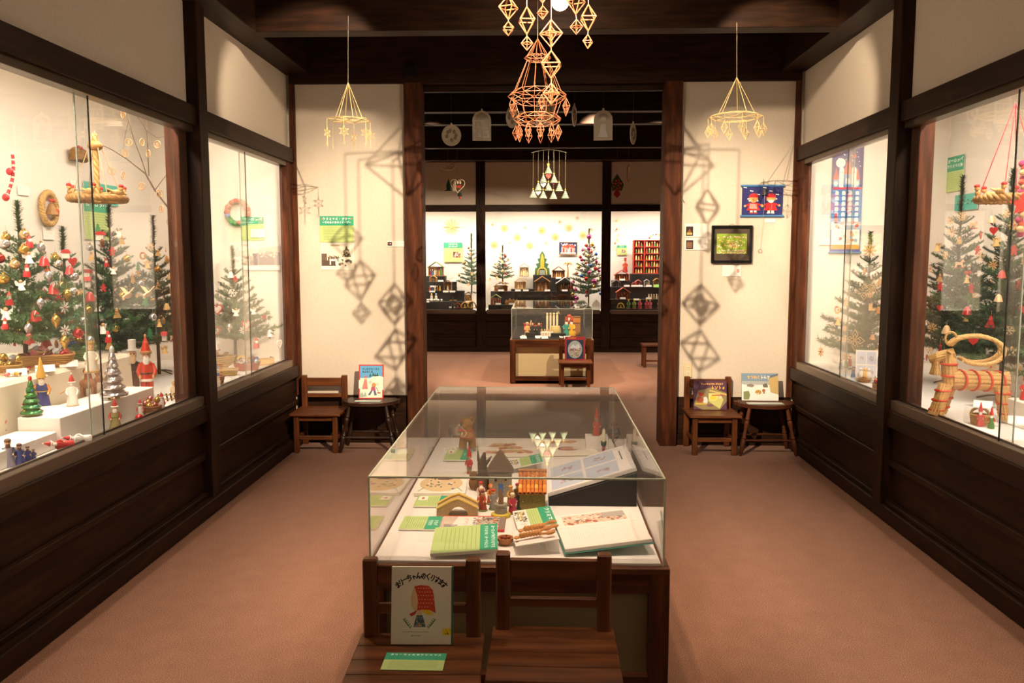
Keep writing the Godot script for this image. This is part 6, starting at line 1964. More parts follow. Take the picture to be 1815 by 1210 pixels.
	doll("nutcracker", "tall red santa nutcracker with horned cap beside the brown post", "figurine", face(Vector3(-2.534, 0.745, -5.205)), 0.37, {"robe": "d23a22", "sleeve": "d23a22", "trousers": "d23a22", "legs": true, "slim": 0.66, "hat": "cone", "hatc": "d23a22", "trimc": "b98a54", "belt": "1a1512", "trim": "f2ece2", "glove": "d8b070", "beard": "f2eee6"})
	doll("painted_figure", "small santa with a big red ball on the case floor", "figurine", face(Vector3(-2.271, 0.745, -4.568)), 0.1, {"robe": "f0ece4", "sleeve": "c0282a", "hat": "cone", "hatc": "c0282a"})
	solo("red_ball", "shiny red ball before the small santa on the case floor", "ball", balled(Vector3(0.022, 0.022, 0.022)), mat(hexc("c8202a"), 0.15, 0.2, "coat"), at(Vector3(-2.22, 0.768, -4.451)))
	basket("small_basket", "small brown basket of sweets near the brown post", face(Vector3(-2.26, 0.745, -4.688)), 0.1, 0.09, 0.05, "8f5a34")
	loose_fill("small brown basket", "glass_ornament", up(Vector3(-2.26, 0.745, -4.688), 0.04), 0.03, 0.03, 6, ["ball"], ["d8787a", "c8a04a"], 0.6, "sweets in the small brown basket")
	doll("painted_figure", "small santa in white climbing beside the brown basket", "figurine", face(Vector3(-2.228, 0.745, -4.742)), 0.11, {"robe": "efe9de", "sleeve": "c0282a", "hat": "cone", "hatc": "c0282a", "beard": "f4f0ea"})
	doll("gold_angel", "small gold and white angel beside the black toy fence", "figurine", face(Vector3(-2.363, 0.745, -5.211)), 0.13, {"robe": "e6d6b0", "sleeve": "e6d6b0", "hair": "c8a04a"})
	var fe := thing("toy_fence", "black toy picket fence beside the brown post", "toy", face(Vector3(-2.339, 0.745, -5.085), 0.2))
	for k in 6:
		part(fe, "picket", bxm(Vector3(0.01, 0.05, 0.004)), mat(hexc("17120f"), 0.6), at(Vector3(-0.06 + k * 0.024, 0.03, 0), 0, 0, 0.2))
	for y in [0.02, 0.045]:
		part(fe, "rail", bxm(Vector3(0.15, 0.006, 0.004)), mat(hexc("b98a54"), 0.6), at(Vector3(0, y, 0.004)))
	left_far_bay()

func moose_rider(p: Vector3) -> void:
	var t := thing("toy_moose", "brown wooden moose on the white block carrying a rider", "figurine", face(p, -0.5))
	var m := mat(hexc("8a5c3a"), 0.7)
	part(t, "body", MB.new().ball(Vector3(0, 0.075, 0), Vector3(0.05, 0.03, 0.028), 12, 8).ball(Vector3(0.06, 0.1, 0), Vector3(0.026, 0.02, 0.018), 10, 6).made(), m)
	for q in [[-0.03, 0.014], [-0.03, -0.014], [0.03, 0.014], [0.03, -0.014]]:
		part(t, "leg", tubed([Vector3(q[0], 0.06, q[1]), Vector3(q[0], 0.0, q[1])], [0.009, 0.006], 6), m)
	for s in [-1.0, 1.0]:
		part(t, "antler", MB.new().extrude(poly2([0, 0, 0.01, 0.02, 0.03, 0.03, 0.02, 0.04, 0.0, 0.036, -0.014, 0.044, -0.01, 0.016]), 0.005).made(), m, at(Vector3(0.056, 0.112, s * 0.012), s * 0.9))
	doll("painted_figure", "santa in brown riding the wooden moose", "figurine", face(p + Vector3(0, 0.088, 0)), 0.115, {"robe": "8a4a2c", "sleeve": "7a3a26", "hat": "cap", "hatc": "a83028", "beard": "efe9de"})

func left_far_bay() -> void:
	var te := fir("fir under the round wreath in the narrow left showcase", Vector3(-2.56, 0.742, -6.84), 0.99, 0.36, 4, {"short": "fir under the round wreath", "layers": 9, "clear": 0.24})
	trim_tree(te, [["lace_heart", "c0282a", -38, 0.45, 1.3], ["lace_heart", "c0282a", -30, 0.2, 1.3], ["horse", "f0ece4", -26, 0.02, 1.5], ["snowflake", "f0ece4", -4, 0.62, 1.2], ["snowflake", "f0ece4", 30, 0.56, 1.1], ["santa", "c0282a", 26, 0.04, 1.3], ["lace_heart", "c0282a", 18, 0.26, 1.2], ["bell", "f0ece4", 56, 0.12, 1.2], ["angel", "f0ece4", 4, 0.4, 1.1], ["angel", "f0ece4", 40, 0.4, 1.0], ["man", "c0282a", -60, 0.08, 1.0], ["horse", "f0ece4", -75, 0.05, 1.0], ["bell", "f0ece4", -10, 0.82, 1.0], ["man", "c0282a", 8, 0.76, 0.9], ["snowflake", "f0ece4", 70, 0.28, 1.1], ["straw_star", "f0ece4", 12, 0.18, 1.0], ["drop", "f0ece4", -8, 0.22, 1.0], ["heart", "c0282a", 60, 0.3, 0.9], ["santa", "c0282a", -66, 0.22, 0.9], ["lace_heart", "f0ece4", 66, 0.0, 1.1]])
	# wreath of cones and fir with ribbons on the end of the showcase
	var wr := thing("round_wreath", "round pink and green wreath on the end of the left showcase", "wreath", at(Vector3(-2.642, 2.047, -7.215)))
	for k in 26:
		var a := TAU * k / 26
		part(wr, "tuft", keep("tuft", func(): return MB.new().ball(Vector3.ZERO, Vector3(0.028, 0.024, 0.022), 7, 5).made()), mat(hexc(["c98a76", "b8786a", "d6a890", "a8584c"][(k * 3) % 4] if sin(a) > -0.45 else ["4f7a3c", "6a9a4c"][k % 2]), 0.8), at(Vector3(cos(a) * 0.092, sin(a) * 0.098, 0.008 * (k % 2)), a))
	for q in [[-0.08, -0.03, "5a7ac0"], [0.0, 0.1, "c0382e"], [0.02, -0.09, "c85a5a"]]:
		part(wr, "ribbon_knot", balled(Vector3(0.022, 0.018, 0.014)), mat(hexc(q[2]), 0.5), at(Vector3(q[0], q[1], 0.03)))
	part(wr, "hanger", tubed([Vector3(0, 0.1, 0.0), Vector3(0, 0.18, -0.01)], 0.0015, 4), mat(hexc("b9a070"), 0.6))
	printed("photo_sheet", "pale photograph of a town on the end of the left showcase", "photo", at(Vector3(-2.448, 1.66, -7.225)), 0.335, 0.235, 0.004, "photo_city")
	printed("caption_sheet", "pale green caption sheet behind the round wreath", "sheet", at(Vector3(-2.518, 1.906, -7.232)), 0.2, 0.2, 0.002, "board_pale")
	printed("caption_card", "small white card right of the round wreath", "card", at(Vector3(-2.471, 1.866, -7.222)), 0.13, 0.075, 0.002, "small_card")
	basket("wicker_tray", "large tan wicker bowl of biscuits in the narrow left showcase", face(Vector3(-2.677, 0.745, -6.762)), 0.26, 0.2, 0.1, "c09a5c", true)
	for k in 7:
		solo("biscuit", "brown biscuit, %s in the heap from the bottom of the wicker bowl" % ORD[k], "biscuit", keep("biscuit", func(): return MB.new().extrude(heart_poly(0.035), 0.008).made()), mat(hexc(["a8743c", "8f5a2c"][k % 2]), 0.8), Transform3D(Basis.from_euler(Vector3(-1.3 + 0.1 * k, k * 1.1, 0)), Vector3(-2.677, 0.745, -6.762) + Vector3(cos(k * 2.4) * 0.06, 0.075 + 0.006 * k, sin(k * 2.4) * 0.045)), "biscuits in the wicker bowl")
	basket("round_basket", "round glass-like bowl of candy at the front of the narrow left showcase", face(Vector3(-2.336, 0.745, -5.786)), 0.15, 0.15, 0.07, "a8784c", true)
	loose_fill("round bowl at the front of the narrow left showcase", "glass_ornament", up(Vector3(-2.336, 0.745, -5.786), 0.05), 0.05, 0.05, 8, ["man", "ball", "heart"], ["c0282a", "8f5a34", "c8a04a"], 0.8, "candy in the round bowl")
	basket("wicker_tray", "square tan box of biscuits beside the round candy bowl", face(Vector3(-2.426, 0.745, -6.301)), 0.15, 0.12, 0.05, "c8a466", false)
	basket("round_basket", "red basket heaped with silver and red sweets", face(Vector3(-2.38, 0.745, -6.597)), 0.2, 0.16, 0.06, "a83a30", true)
	loose_fill("red basket", "glass_ornament", up(Vector3(-2.38, 0.745, -6.597), 0.045), 0.085, 0.065, 20, ["ball", "drop", "bell"], ["c0282a", "c9c9cc", "c8a04a", "2f5fb0", "f0ece4"], 0.75, "sweets in the red basket")
	solo("open_box", "pale wooden box lid at the far end of the narrow left showcase", "box", MB.new().box(Vector3(0, 0.006, 0), Vector3(0.2, 0.012, 0.1)).box(Vector3(0, 0.035, 0.05), Vector3(0.2, 0.05, 0.008)).box(Vector3(-0.1, 0.035, 0), Vector3(0.008, 0.05, 0.1)).box(Vector3(0.1, 0.035, 0), Vector3(0.008, 0.05, 0.1)).made(), wood("pale", 0), face(Vector3(-2.378, 0.745, -6.919), 0.3))
	var ab := thing("clear_box", "clear acrylic riser with a card in the narrow left showcase", "box", at(Vector3(-2.903, 0.745, -7.134)))
	part(ab, "shell", bxm(Vector3(0.12, 0.12, 0.12), 0.0, Vector3(0, 0.06, 0)), glass(0.05))
	place_card("white card beside the red basket", Vector3(-2.55, 0.745, -6.766))
	place_card("white card at the front of the narrow left showcase", Vector3(-2.317, 0.745, -5.95))

func build_right_showcase() -> void:
	var tr := fir("dark fir hung with straw stars behind the straw goat", Vector3(3.0, 0.742, -6.06), 1.46, 0.41, 2, {"short": "fir behind the straw goat", "layers": 13, "per": 9, "clear": 0.18})
	var ts := fir("tall dark fir with red hearts in the middle of the right showcase", Vector3(2.96, 0.742, -5.36), 1.43, 0.42, 2, {"short": "tall fir with red hearts", "layers": 13, "per": 9, "clear": 0.18})
	var tu := fir("fir with wooden bells at the right edge", Vector3(2.98, 0.742, -4.62), 1.12, 0.36, 1, {"short": "fir at the right edge", "layers": 10, "clear": 0.2})
	trim_tree(tr, mix([["straw_star", "d9b070"], ["snowflake", "d9b070"], ["man", "c0282a"], ["angel", "d9b070"], ["bundle", "d9b070"], ["heart", "c0282a"], ["straw_star", "e0b98a"], ["horse", "e0b98a"]], 34))
	trim_tree(ts, mix([["heart", "c0282a"], ["straw_star", "d9b070"], ["bell", "e0b98a"], ["snowflake", "e0b98a"], ["man", "c0282a"], ["bundle", "c0282a"], ["angel", "d9b070"], ["bell", "c0282a"]], 36))
	trim_tree(tu, mix([["bell", "e0b98a"], ["heart", "c0282a"], ["man", "c0282a"], ["bell", "d9b070"], ["bundle", "c0282a"], ["straw_star", "d9b070"]], 30))
	straw_goat("large straw goat with red bands and big braided horns", at(Vector3(2.406, 0.75, -4.733) + Vector3(0.02, 0.004, 0.03), -0.3), 0.42)
	hanging_straw_ring("plaited straw ring with red-capped birds hanging on red cords at right", at(Vector3(2.6, 1.976, -4.723)), 0.16, 0.52, "b8303c", false)
	wall_card("green caption board on the right showcase wall", Vector3(3.45, 2.347, -7.11), 1, 0.3, 0.29, "board_europe", "caption_board")
	wall_card("teal caption strip behind the fir of the right showcase", Vector3(3.445, 2.1, -6.891), 1, 0.36, 0.13, "teal_north", "caption_board")
	# red plush garland at the right edge
	var gl := thing("red_garland", "magenta and red tufted garland hanging at the right edge", "garland", at(Vector3.ZERO))
	for k in 16:
		var p0: Vector3 = Vector3(2.7, 2.175, -4.797)
		part(gl, "tuft", keep("gtuft", func(): return balled(Vector3(0.022, 0.02, 0.022), Vector3.ZERO, 7, 5)), mat(hexc(["b8306a", "c8503a", "e0b98a"][k % 3]), 0.7), at(p0 + Vector3(0.01 * (k % 2), -0.026 * k, 0.008 * (k % 3))))
	solo("red_star", "red felt star hanging from the straw ring at the right edge", "ornament", cut_out(star_poly(5, 0.06, 0.028), 0.012), mat(hexc("d8241f"), 0.6, 0.0, "cloth"), face(Vector3(2.45, 1.921, -4.335)))
	# acrylic cubes and gnomes
	solo("display_plinth", "white display block with gnomes at the right edge of the right showcase", "plinth", bxm(Vector3(0.3, 0.14, 0.5), 0.003), mat(Color(0.93, 0.91, 0.88), 0.8), at(Vector3(2.72, 0.814, -4.35)))
	var gp := [Vector3(2.55, 0.934, -4.565), Vector3(2.5, 0.978, -4.399), Vector3(2.5, 0.99, -4.324)]
	for k in 3:
		doll("felt_gnome", ["red felt gnome with wreath collar left of the others on the white block", "red felt gnome in the middle of the three on the white block", "red felt gnome at the right edge of the white block"][k], "figurine", face(Vector3(2.63 - 0.03 * k, 0.886, -4.52 + 0.1 * k), 0.2), 0.13, {"robe": "c8282a", "hat": "tip", "hatc": "d8241f", "beard": "e6d8c4", "belt": "4f7a3c", "finish": "cloth"}, "felt gnomes on the white block")
	for k in 2:
		var p: Vector3 = [Vector3(2.416, 0.745, -4.532), Vector3(2.355, 0.745, -4.086)][k]
		var cb := thing("clear_box", ["clear acrylic box before the straw goat", "clear acrylic box with a card at the right edge"][k], "box", at(p, 0.1))
		part(cb, "shell", bxm(Vector3(0.13, 0.1, 0.13), 0.0, Vector3(0, 0.05, 0)), glass(0.05))
		place_card(["white card on the clear box before the goat", "white card on the clear box at the right edge"][k], up(p, 0.101))
	doll("felt_gnome", "red knitted doll lying in front of the straw goat", "figurine", face(Vector3(2.427, 0.745, -4.595) + Vector3(-0.04, 0, 0.1)), 0.1, {"robe": "c8282a", "hat": "tip", "hatc": "c8282a", "beard": "f0ece4", "belt": "3f8a58", "finish": "cloth"})
	doll("felt_gnome", "small red and green doll beside the little straw basket", "figurine", face(Vector3(2.453, 0.745, -4.534) + Vector3(-0.04, 0, 0.1)), 0.09, {"robe": "4f7a3c", "sleeve": "c8282a", "hat": "tip", "hatc": "c8282a", "beard": "f0ece4", "finish": "cloth"})
	basket("small_basket", "little straw basket beside the straw goat", face(Vector3(2.426, 0.745, -4.659) + Vector3(-0.02, 0, 0.12)), 0.09, 0.08, 0.06, "b98a4c", true, "", true)
	printed("caption_card", "small green card flat before the straw goat", "card", flat(Vector3(2.391, 0.744, -4.939), 0.4), 0.09, 0.04, 0.001, "teal_north")
	# far bay of the right showcase
	var tv := fir("fir with straw ornaments under the blue calendar", Vector3(2.62, 0.742, -6.7), 1.1, 0.4, 1, {"short": "fir under the blue calendar", "layers": 10, "clear": 0.14, "lead": 0.14})
	trim_tree(tv, [["straw_star", "d9b070", 0, 0.98, 1.6], ["weave", "d9b070", -8, 0.62, 1.1], ["weave", "d9b070", 14, 0.66, 1.0], ["weave", "d9b070", -14, 0.22, 1.4], ["tree", "d9b070", 12, 0.08, 1.2], ["boot", "d9b070", 6, 0.46, 1.1], ["boot", "d9b070", 30, 0.38, 1.1], ["bell", "d9b070", 40, 0.22, 1.0], ["bell", "c08a4a", -30, 0.26, 0.8], ["bell", "c08a4a", 8, 0.2, 0.8], ["bell", "d9b070", 60, 0.3, 1.0], ["angel", "d9b070", -48, 0.34, 1.1], ["ring", "d9b070", -60, 0.42, 1.1], ["angel", "c08a4a", 18, 0.44, 0.9], ["angel", "c08a4a", -20, 0.04, 0.9], ["angel", "c08a4a", 6, 0.02, 0.9], ["straw_star", "d9b070", -56, 0.06, 1.2], ["straw_star", "d9b070", 4, 0.56, 0.8], ["tree", "c08a4a", 30, 0.68, 0.9], ["bundle", "d9b070", -44, 0.5, 1.0], ["bundle", "d9b070", 56, 0.46, 1.0], ["cone", "c08a4a", -14, 0.76, 0.8], ["bell", "d9b070", 30, 0.1, 0.9], ["bird", "d9b070", -26, 0.16, 0.8]])
	var tw := fir("small fir in a pot at the front of the narrow right showcase", Vector3(2.661, 0.745, -6.349) + Vector3(0.1, 0.06, 0), 0.42, 0.16, 3, {"short": "small fir in a pot", "layers": 6, "per": 6})
	trim_tree(tw, mix([["ball", "c8a04a"], ["ball", "c0282a"]], 8), 0.6)
	var cal := printed("cloth_calendar", "tall blue cloth calendar with castle and pockets on the end of the right showcase", "calendar", at(Vector3(2.61, 2.152, -7.215)), 0.255, 0.9, 0.006, "calendar", hexc("39499a"))
	for y in [0.455, -0.455]:
		part(cal, "rod", tubed([Vector3(-0.14, y, 0), Vector3(0.14, y, 0)], 0.008, 8), mat(hexc("3f7fc0"), 0.5))
	part(cal, "cord", tubed([Vector3(-0.1, 0.46, 0), Vector3(0, 0.5, 0), Vector3(0.1, 0.46, 0)], 0.0015, 4), mat(hexc("d8d0c0"), 0.7))
	part(cal, "pocket_doll", MB.new().ball(Vector3(-0.09, -0.18, 0.015), Vector3(0.016, 0.024, 0.014), 8, 6).ball(Vector3(-0.092, -0.14, 0.015), Vector3(0.014, 0.02, 0.012), 8, 6).made(), mat(hexc("c8282a"), 0.6))
	printed("caption_card", "white card left of the blue calendar", "card", at(Vector3(2.466, 1.79, -7.225)), 0.15, 0.06, 0.002, "small_card")
	printed("caption_card", "pale caption sheet half hidden by the calendar's fir", "card", at(Vector3(2.81, 1.544, -7.225)), 0.14, 0.1, 0.002, "sheet")
	# small things at the front
	var fl := [["2c6a9a", Vector3(2.463, 0.745, -6.794)], ["3f8a58", Vector3(2.53, 0.745, -6.866)], ["c8282a", Vector3(2.616, 0.745, -7.013)], ["34448f", Vector3(2.394, 0.745, -6.34)]]
	for k in 4:
		doll("peg_doll", ["blue peg doll left of the small fir tree's foot", "green peg doll between the blue and red ones", "red peg doll beside the green one", "blue peg doll standing alone in front"][k], "figurine", face(fl[k][1]), 0.09, {"robe": fl[k][0], "sleeve": fl[k][0], "hat": "cap", "hatc": fl[k][0], "fine": false}, "peg dolls in the right showcase")
	printed("picture_card", "pale blue card with a snowy hill leaning in the narrow right showcase", "card", at(Vector3(2.4, 0.86, -6.062) + Vector3(0.04, 0, -0.12), -0.3, -0.25), 0.17, 0.22, 0.006, "sky_book")
	var nt := thing("straw_nest", "straw nest with white and yellow birds in the narrow right showcase", "figurine", face(Vector3(2.386, 0.745, -6.108)))
	part(nt, "nest", lathed([Vector2(0, 0), Vector2(0.04, 0), Vector2(0.062, 0.03), Vector2(0.05, 0.03), Vector2(0, 0.014)], 14), straw_mat(true))
	for q in [[-0.024, "f2eee6"], [0.004, "e8b83a"], [0.03, "f2eee6"]]:
		part(nt, "bird", MB.new().ball(Vector3(q[0], 0.05, 0), Vector3(0.02, 0.032, 0.02), 10, 7).ball(Vector3(q[0], 0.09, 0.006), Vector3(0.013, 0.013, 0.013), 8, 6).made(), mat(hexc(q[1]), 0.6))
	for k in 2:
		var tn := thing("gold_tin", ["gold tin of ornaments at the front corner of the narrow right showcase", "gold tin behind the front one in the narrow right showcase"][k], "tin", at([Vector3(2.316, 0.745, -5.641), Vector3(2.407, 0.745, -5.945) + Vector3(0.12, 0, 0)][k]))
		part(tn, "tin", lathed([Vector2(0, 0), Vector2(0.05, 0), Vector2(0.052, 0.06), Vector2(0.047, 0.06), Vector2(0.045, 0.01), Vector2(0, 0.01)], 16), mat(hexc("c8a04a"), 0.3, 0.7))
		loose_fill(["gold tin at the front corner", "gold tin behind the front one"][k], "glass_ornament", up(tn.position, 0.045), 0.025, 0.025, 5, ["ball"], ["c8a04a", "c0282a", "c9c9cc"], 0.6, "ornaments in the gold tins")
	place_card("white card on the floor of the narrow right showcase", Vector3(2.602, 0.745, -6.73) + Vector3(0.1, 0, 0))

# ------------------------------------------------------------------ end walls
func build_end_walls() -> void:
	printed("caption_board", "green tree caption board on the left end wall", "board", at(Vector3(-1.783, 1.901, -7.265)), 0.3, 0.23, 0.005, "board_tree", Color(0.93, 0.9, 0.85))
	printed("photo_sheet", "old photograph of a family at Christmas on the left end wall", "photo", at(Vector3(-1.784, 1.665, -7.265)), 0.295, 0.235, 0.006, "photo_room")
	printed("caption_card", "narrow white card with a small photo beside the left doorway post", "card", at(Vector3(-1.262, 1.773, -7.262)), 0.16, 0.05, 0.01, "photo_card")
	var cl := printed("cloth_picture", "blue cloth hanging with two children in red on the right end wall", "picture", at(Vector3(1.906, 2.137, -7.25)), 0.345, 0.255, 0.004, "kids_cloth", hexc("23286b"))
	for y in [0.128, -0.128]:
		part(cl, "rod", tubed([Vector3(-0.185, y, 0.002), Vector3(0.185, y, 0.002)], 0.009, 8), mat(hexc("4a86c0"), 0.5))
	part(cl, "cord", tubed([Vector3(0.005, 0.125, 0.0), Vector3(0.01, 0.185, -0.008)], 0.0018, 5), mat(hexc("6a5a48"), 0.7))
	part(cl, "bell", lathed([Vector2(0.024, 0.05), Vector2(0.027, 0.05), Vector2(0.02, 0.075), Vector2(0.012, 0.1), Vector2(0, 0.105)], 12), mat(hexc("8f8a84"), 0.2, 0.9), at(Vector3(0.012, 0, 0.03)))
	part(cl, "bell_rod", tubed([Vector3(0.012, 0.05, 0.03), Vector3(0.012, -0.03, 0.03)], 0.002, 5), mat(hexc("d8d0c8"), 0.3, 0.6))
	part(cl, "pull_cord", tubed([Vector3(0.012, -0.03, 0.03), Vector3(0.0, -0.27, 0.01), Vector3(-0.006, -0.41, 0.0)], 0.0012, 4), mat(hexc("c8b898"), 0.7))
	part(cl, "pull_ring", tubed(ring_pts(0.016, 14).map(func(p): return Vector3(p.x - 0.006, p.z - 0.426, 0)), 0.002, 5, true), mat(hexc("8f8478"), 0.3, 0.7))
	printed("caption_card", "small white card below the blue cloth hanging", "card", at(Vector3(1.982, 1.969, -7.264)), 0.09, 0.033, 0.003, "small_card")
	printed("caption_card", "white card with a straw mobile photo, upper of two by the right post", "card", at(Vector3(1.35, 1.888, -7.26)), 0.195, 0.115, 0.006, "straw_card_a")
	printed("caption_card", "white card with a dark straw photo, lower of two by the right post", "card", at(Vector3(1.353, 1.772, -7.26)), 0.195, 0.11, 0.006, "straw_card_b")
	printed("caption_card", "white card with a pink stamp below the black picture frame", "card", at(Vector3(1.665, 1.538, -7.262)), 0.16, 0.095, 0.005, "stamp_card")
	var fr := thing("framed_picture", "green and gold picture in a wide black frame on the right end wall", "picture", at(Vector3(1.655, 1.766, -7.245)))
	var bk := mat(Color(0.02, 0.018, 0.016), 0.25, 0.0, "coat")
	for q in [[0, 0.15, 0.352, 0.026], [0, -0.15, 0.352, 0.026], [-0.163, 0, 0.026, 0.3], [0.163, 0, 0.026, 0.3]]:
		part(fr, "frame_bar", bxm(Vector3(q[2], q[3], 0.024), 0.005), bk, at(Vector3(q[0], q[1], 0)))
	part(fr, "mount", bxm(Vector3(0.305, 0.28, 0.004)), mat(hexc("4f4236"), 0.8), at(Vector3(0, 0, -0.006)))
	part(fr, "printed_face", face_mesh(0.258, 0.172), print_mat("green_picture"), at(Vector3(0, 0.006, -0.002)))
	part(fr, "hanger", tubed([Vector3(-0.03, 0.162, -0.006), Vector3(0, 0.176, -0.008), Vector3(0.03, 0.162, -0.006)], 0.0015, 4), mat(hexc("6a5a48"), 0.5))
	var ou := thing("wall_outlet", "cream double power outlet low beside the right doorway post", "outlet", at(Vector3(1.304, 0.667, -7.262)))
	part(ou, "plate", bxm(Vector3(0.075, 0.125, 0.008), 0.003), mat(hexc("d8cba4"), 0.4))
	for y in [0.025, -0.025]:
		var so := part(ou, "socket", bxm(Vector3(0.034, 0.03, 0.004), 0.002), mat(hexc("e6dcc0"), 0.4), at(Vector3(0, y, 0.005)))
		for x in [-0.007, 0.007]:
			part(so, "slot", bxm(Vector3(0.003, 0.012, 0.002)), mat(hexc("4a4030"), 0.6), at(Vector3(x, 0, 0.002)))
	for q in [[Vector3(1.234, 2.134, -7.26), "small brass hook on the right end wall beside the post"], [Vector3(-1.018, 2.192, -7.19), "small dark hook on the left doorway post"]]:
		solo("wall_hook", q[1], "hook", tubed([Vector3(0, 0.015, 0), Vector3(0, 0, 0.012), Vector3(0.006, -0.012, 0.016), Vector3(0.008, -0.004, 0.022)], 0.002, 5), mat(hexc("6a5434"), 0.3, 0.8), at(q[0]))
	solo("ceiling_sensor", "small black sensor box with pale slot under the lintel left of the doorway", "sensor", MB.new().box(Vector3.ZERO, Vector3(0.09, 0.11, 0.05), 0.006).made(), mat(Color(0.02, 0.02, 0.02), 0.4), at(Vector3(-1.112, 3.24, -7.215)))

# ------------------------------------------------------------------ straw mobiles
var straw_unit: ArrayMesh
func straw(parent: Node3D, a: Vector3, b: Vector3, r: float, m: Material, called := "straw") -> void:
	if straw_unit == null:
		straw_unit = tubed([Vector3(0, 0, 0), Vector3(0, 1, 0)], 1.0, 6)
	var d := b - a
	var y := d.normalized()
	var x := y.cross(Vector3(0.37, 0.11, 0.92)).normalized()
	part(parent, called, straw_unit, m, Transform3D(Basis(x * r, d, x.cross(y) * r), a))

func octa(parent: Node3D, top: Vector3, w: float, h: float, r: float, m: Material, turn := 0.0, inner := false) -> void:
	var o := Node3D.new()
	o.name = "straw_octahedron"
	parent.add_child(o, true)
	o.position = top
	o.rotation.y = turn
	var mid := ring_pts(w * 0.5, 4, -h * 0.5)
	for k in 4:
		straw(o, Vector3.ZERO, mid[k], r, m)
		straw(o, mid[k], Vector3(0, -h, 0), r, m)
		straw(o, mid[k], mid[(k + 1) % 4], r, m)
	if inner:
		var im := ring_pts(w * 0.24, 4, -h * 0.5)
		for k in 4:
			straw(o, Vector3(0, -h * 0.24, 0), im[k], r * 0.8, m)
			straw(o, im[k], Vector3(0, -h * 0.78, 0), r * 0.8, m)
			straw(o, im[k], im[(k + 1) % 4], r * 0.8, m)

# a level band of triangles: three rings joined by zigzags
func band(parent: Node3D, c: Vector3, n: int, r_in: float, r_out: float, dy: float, rr: float, m: Material, lower := true) -> void:
	var b := Node3D.new()
	b.name = "straw_band"
	parent.add_child(b, true)
	b.position = c
	var up_ := ring_pts(r_in, n, dy)
	var mid := []
	for k in n:
		var a := TAU * (k + 0.5) / n
		mid.append(Vector3(cos(a) * r_out, 0, sin(a) * r_out))
	var lo := ring_pts(r_in, n, -dy)
	for k in n:
		straw(b, up_[k], up_[(k + 1) % n], rr, m)
		straw(b, mid[k], mid[(k + 1) % n], rr, m)
		straw(b, up_[k], mid[k], rr, m)
		straw(b, up_[(k + 1) % n], mid[k], rr, m)
		if lower:
			straw(b, lo[k], lo[(k + 1) % n], rr, m)
			straw(b, lo[k], mid[k], rr, m)
			straw(b, lo[(k + 1) % n], mid[k], rr, m)

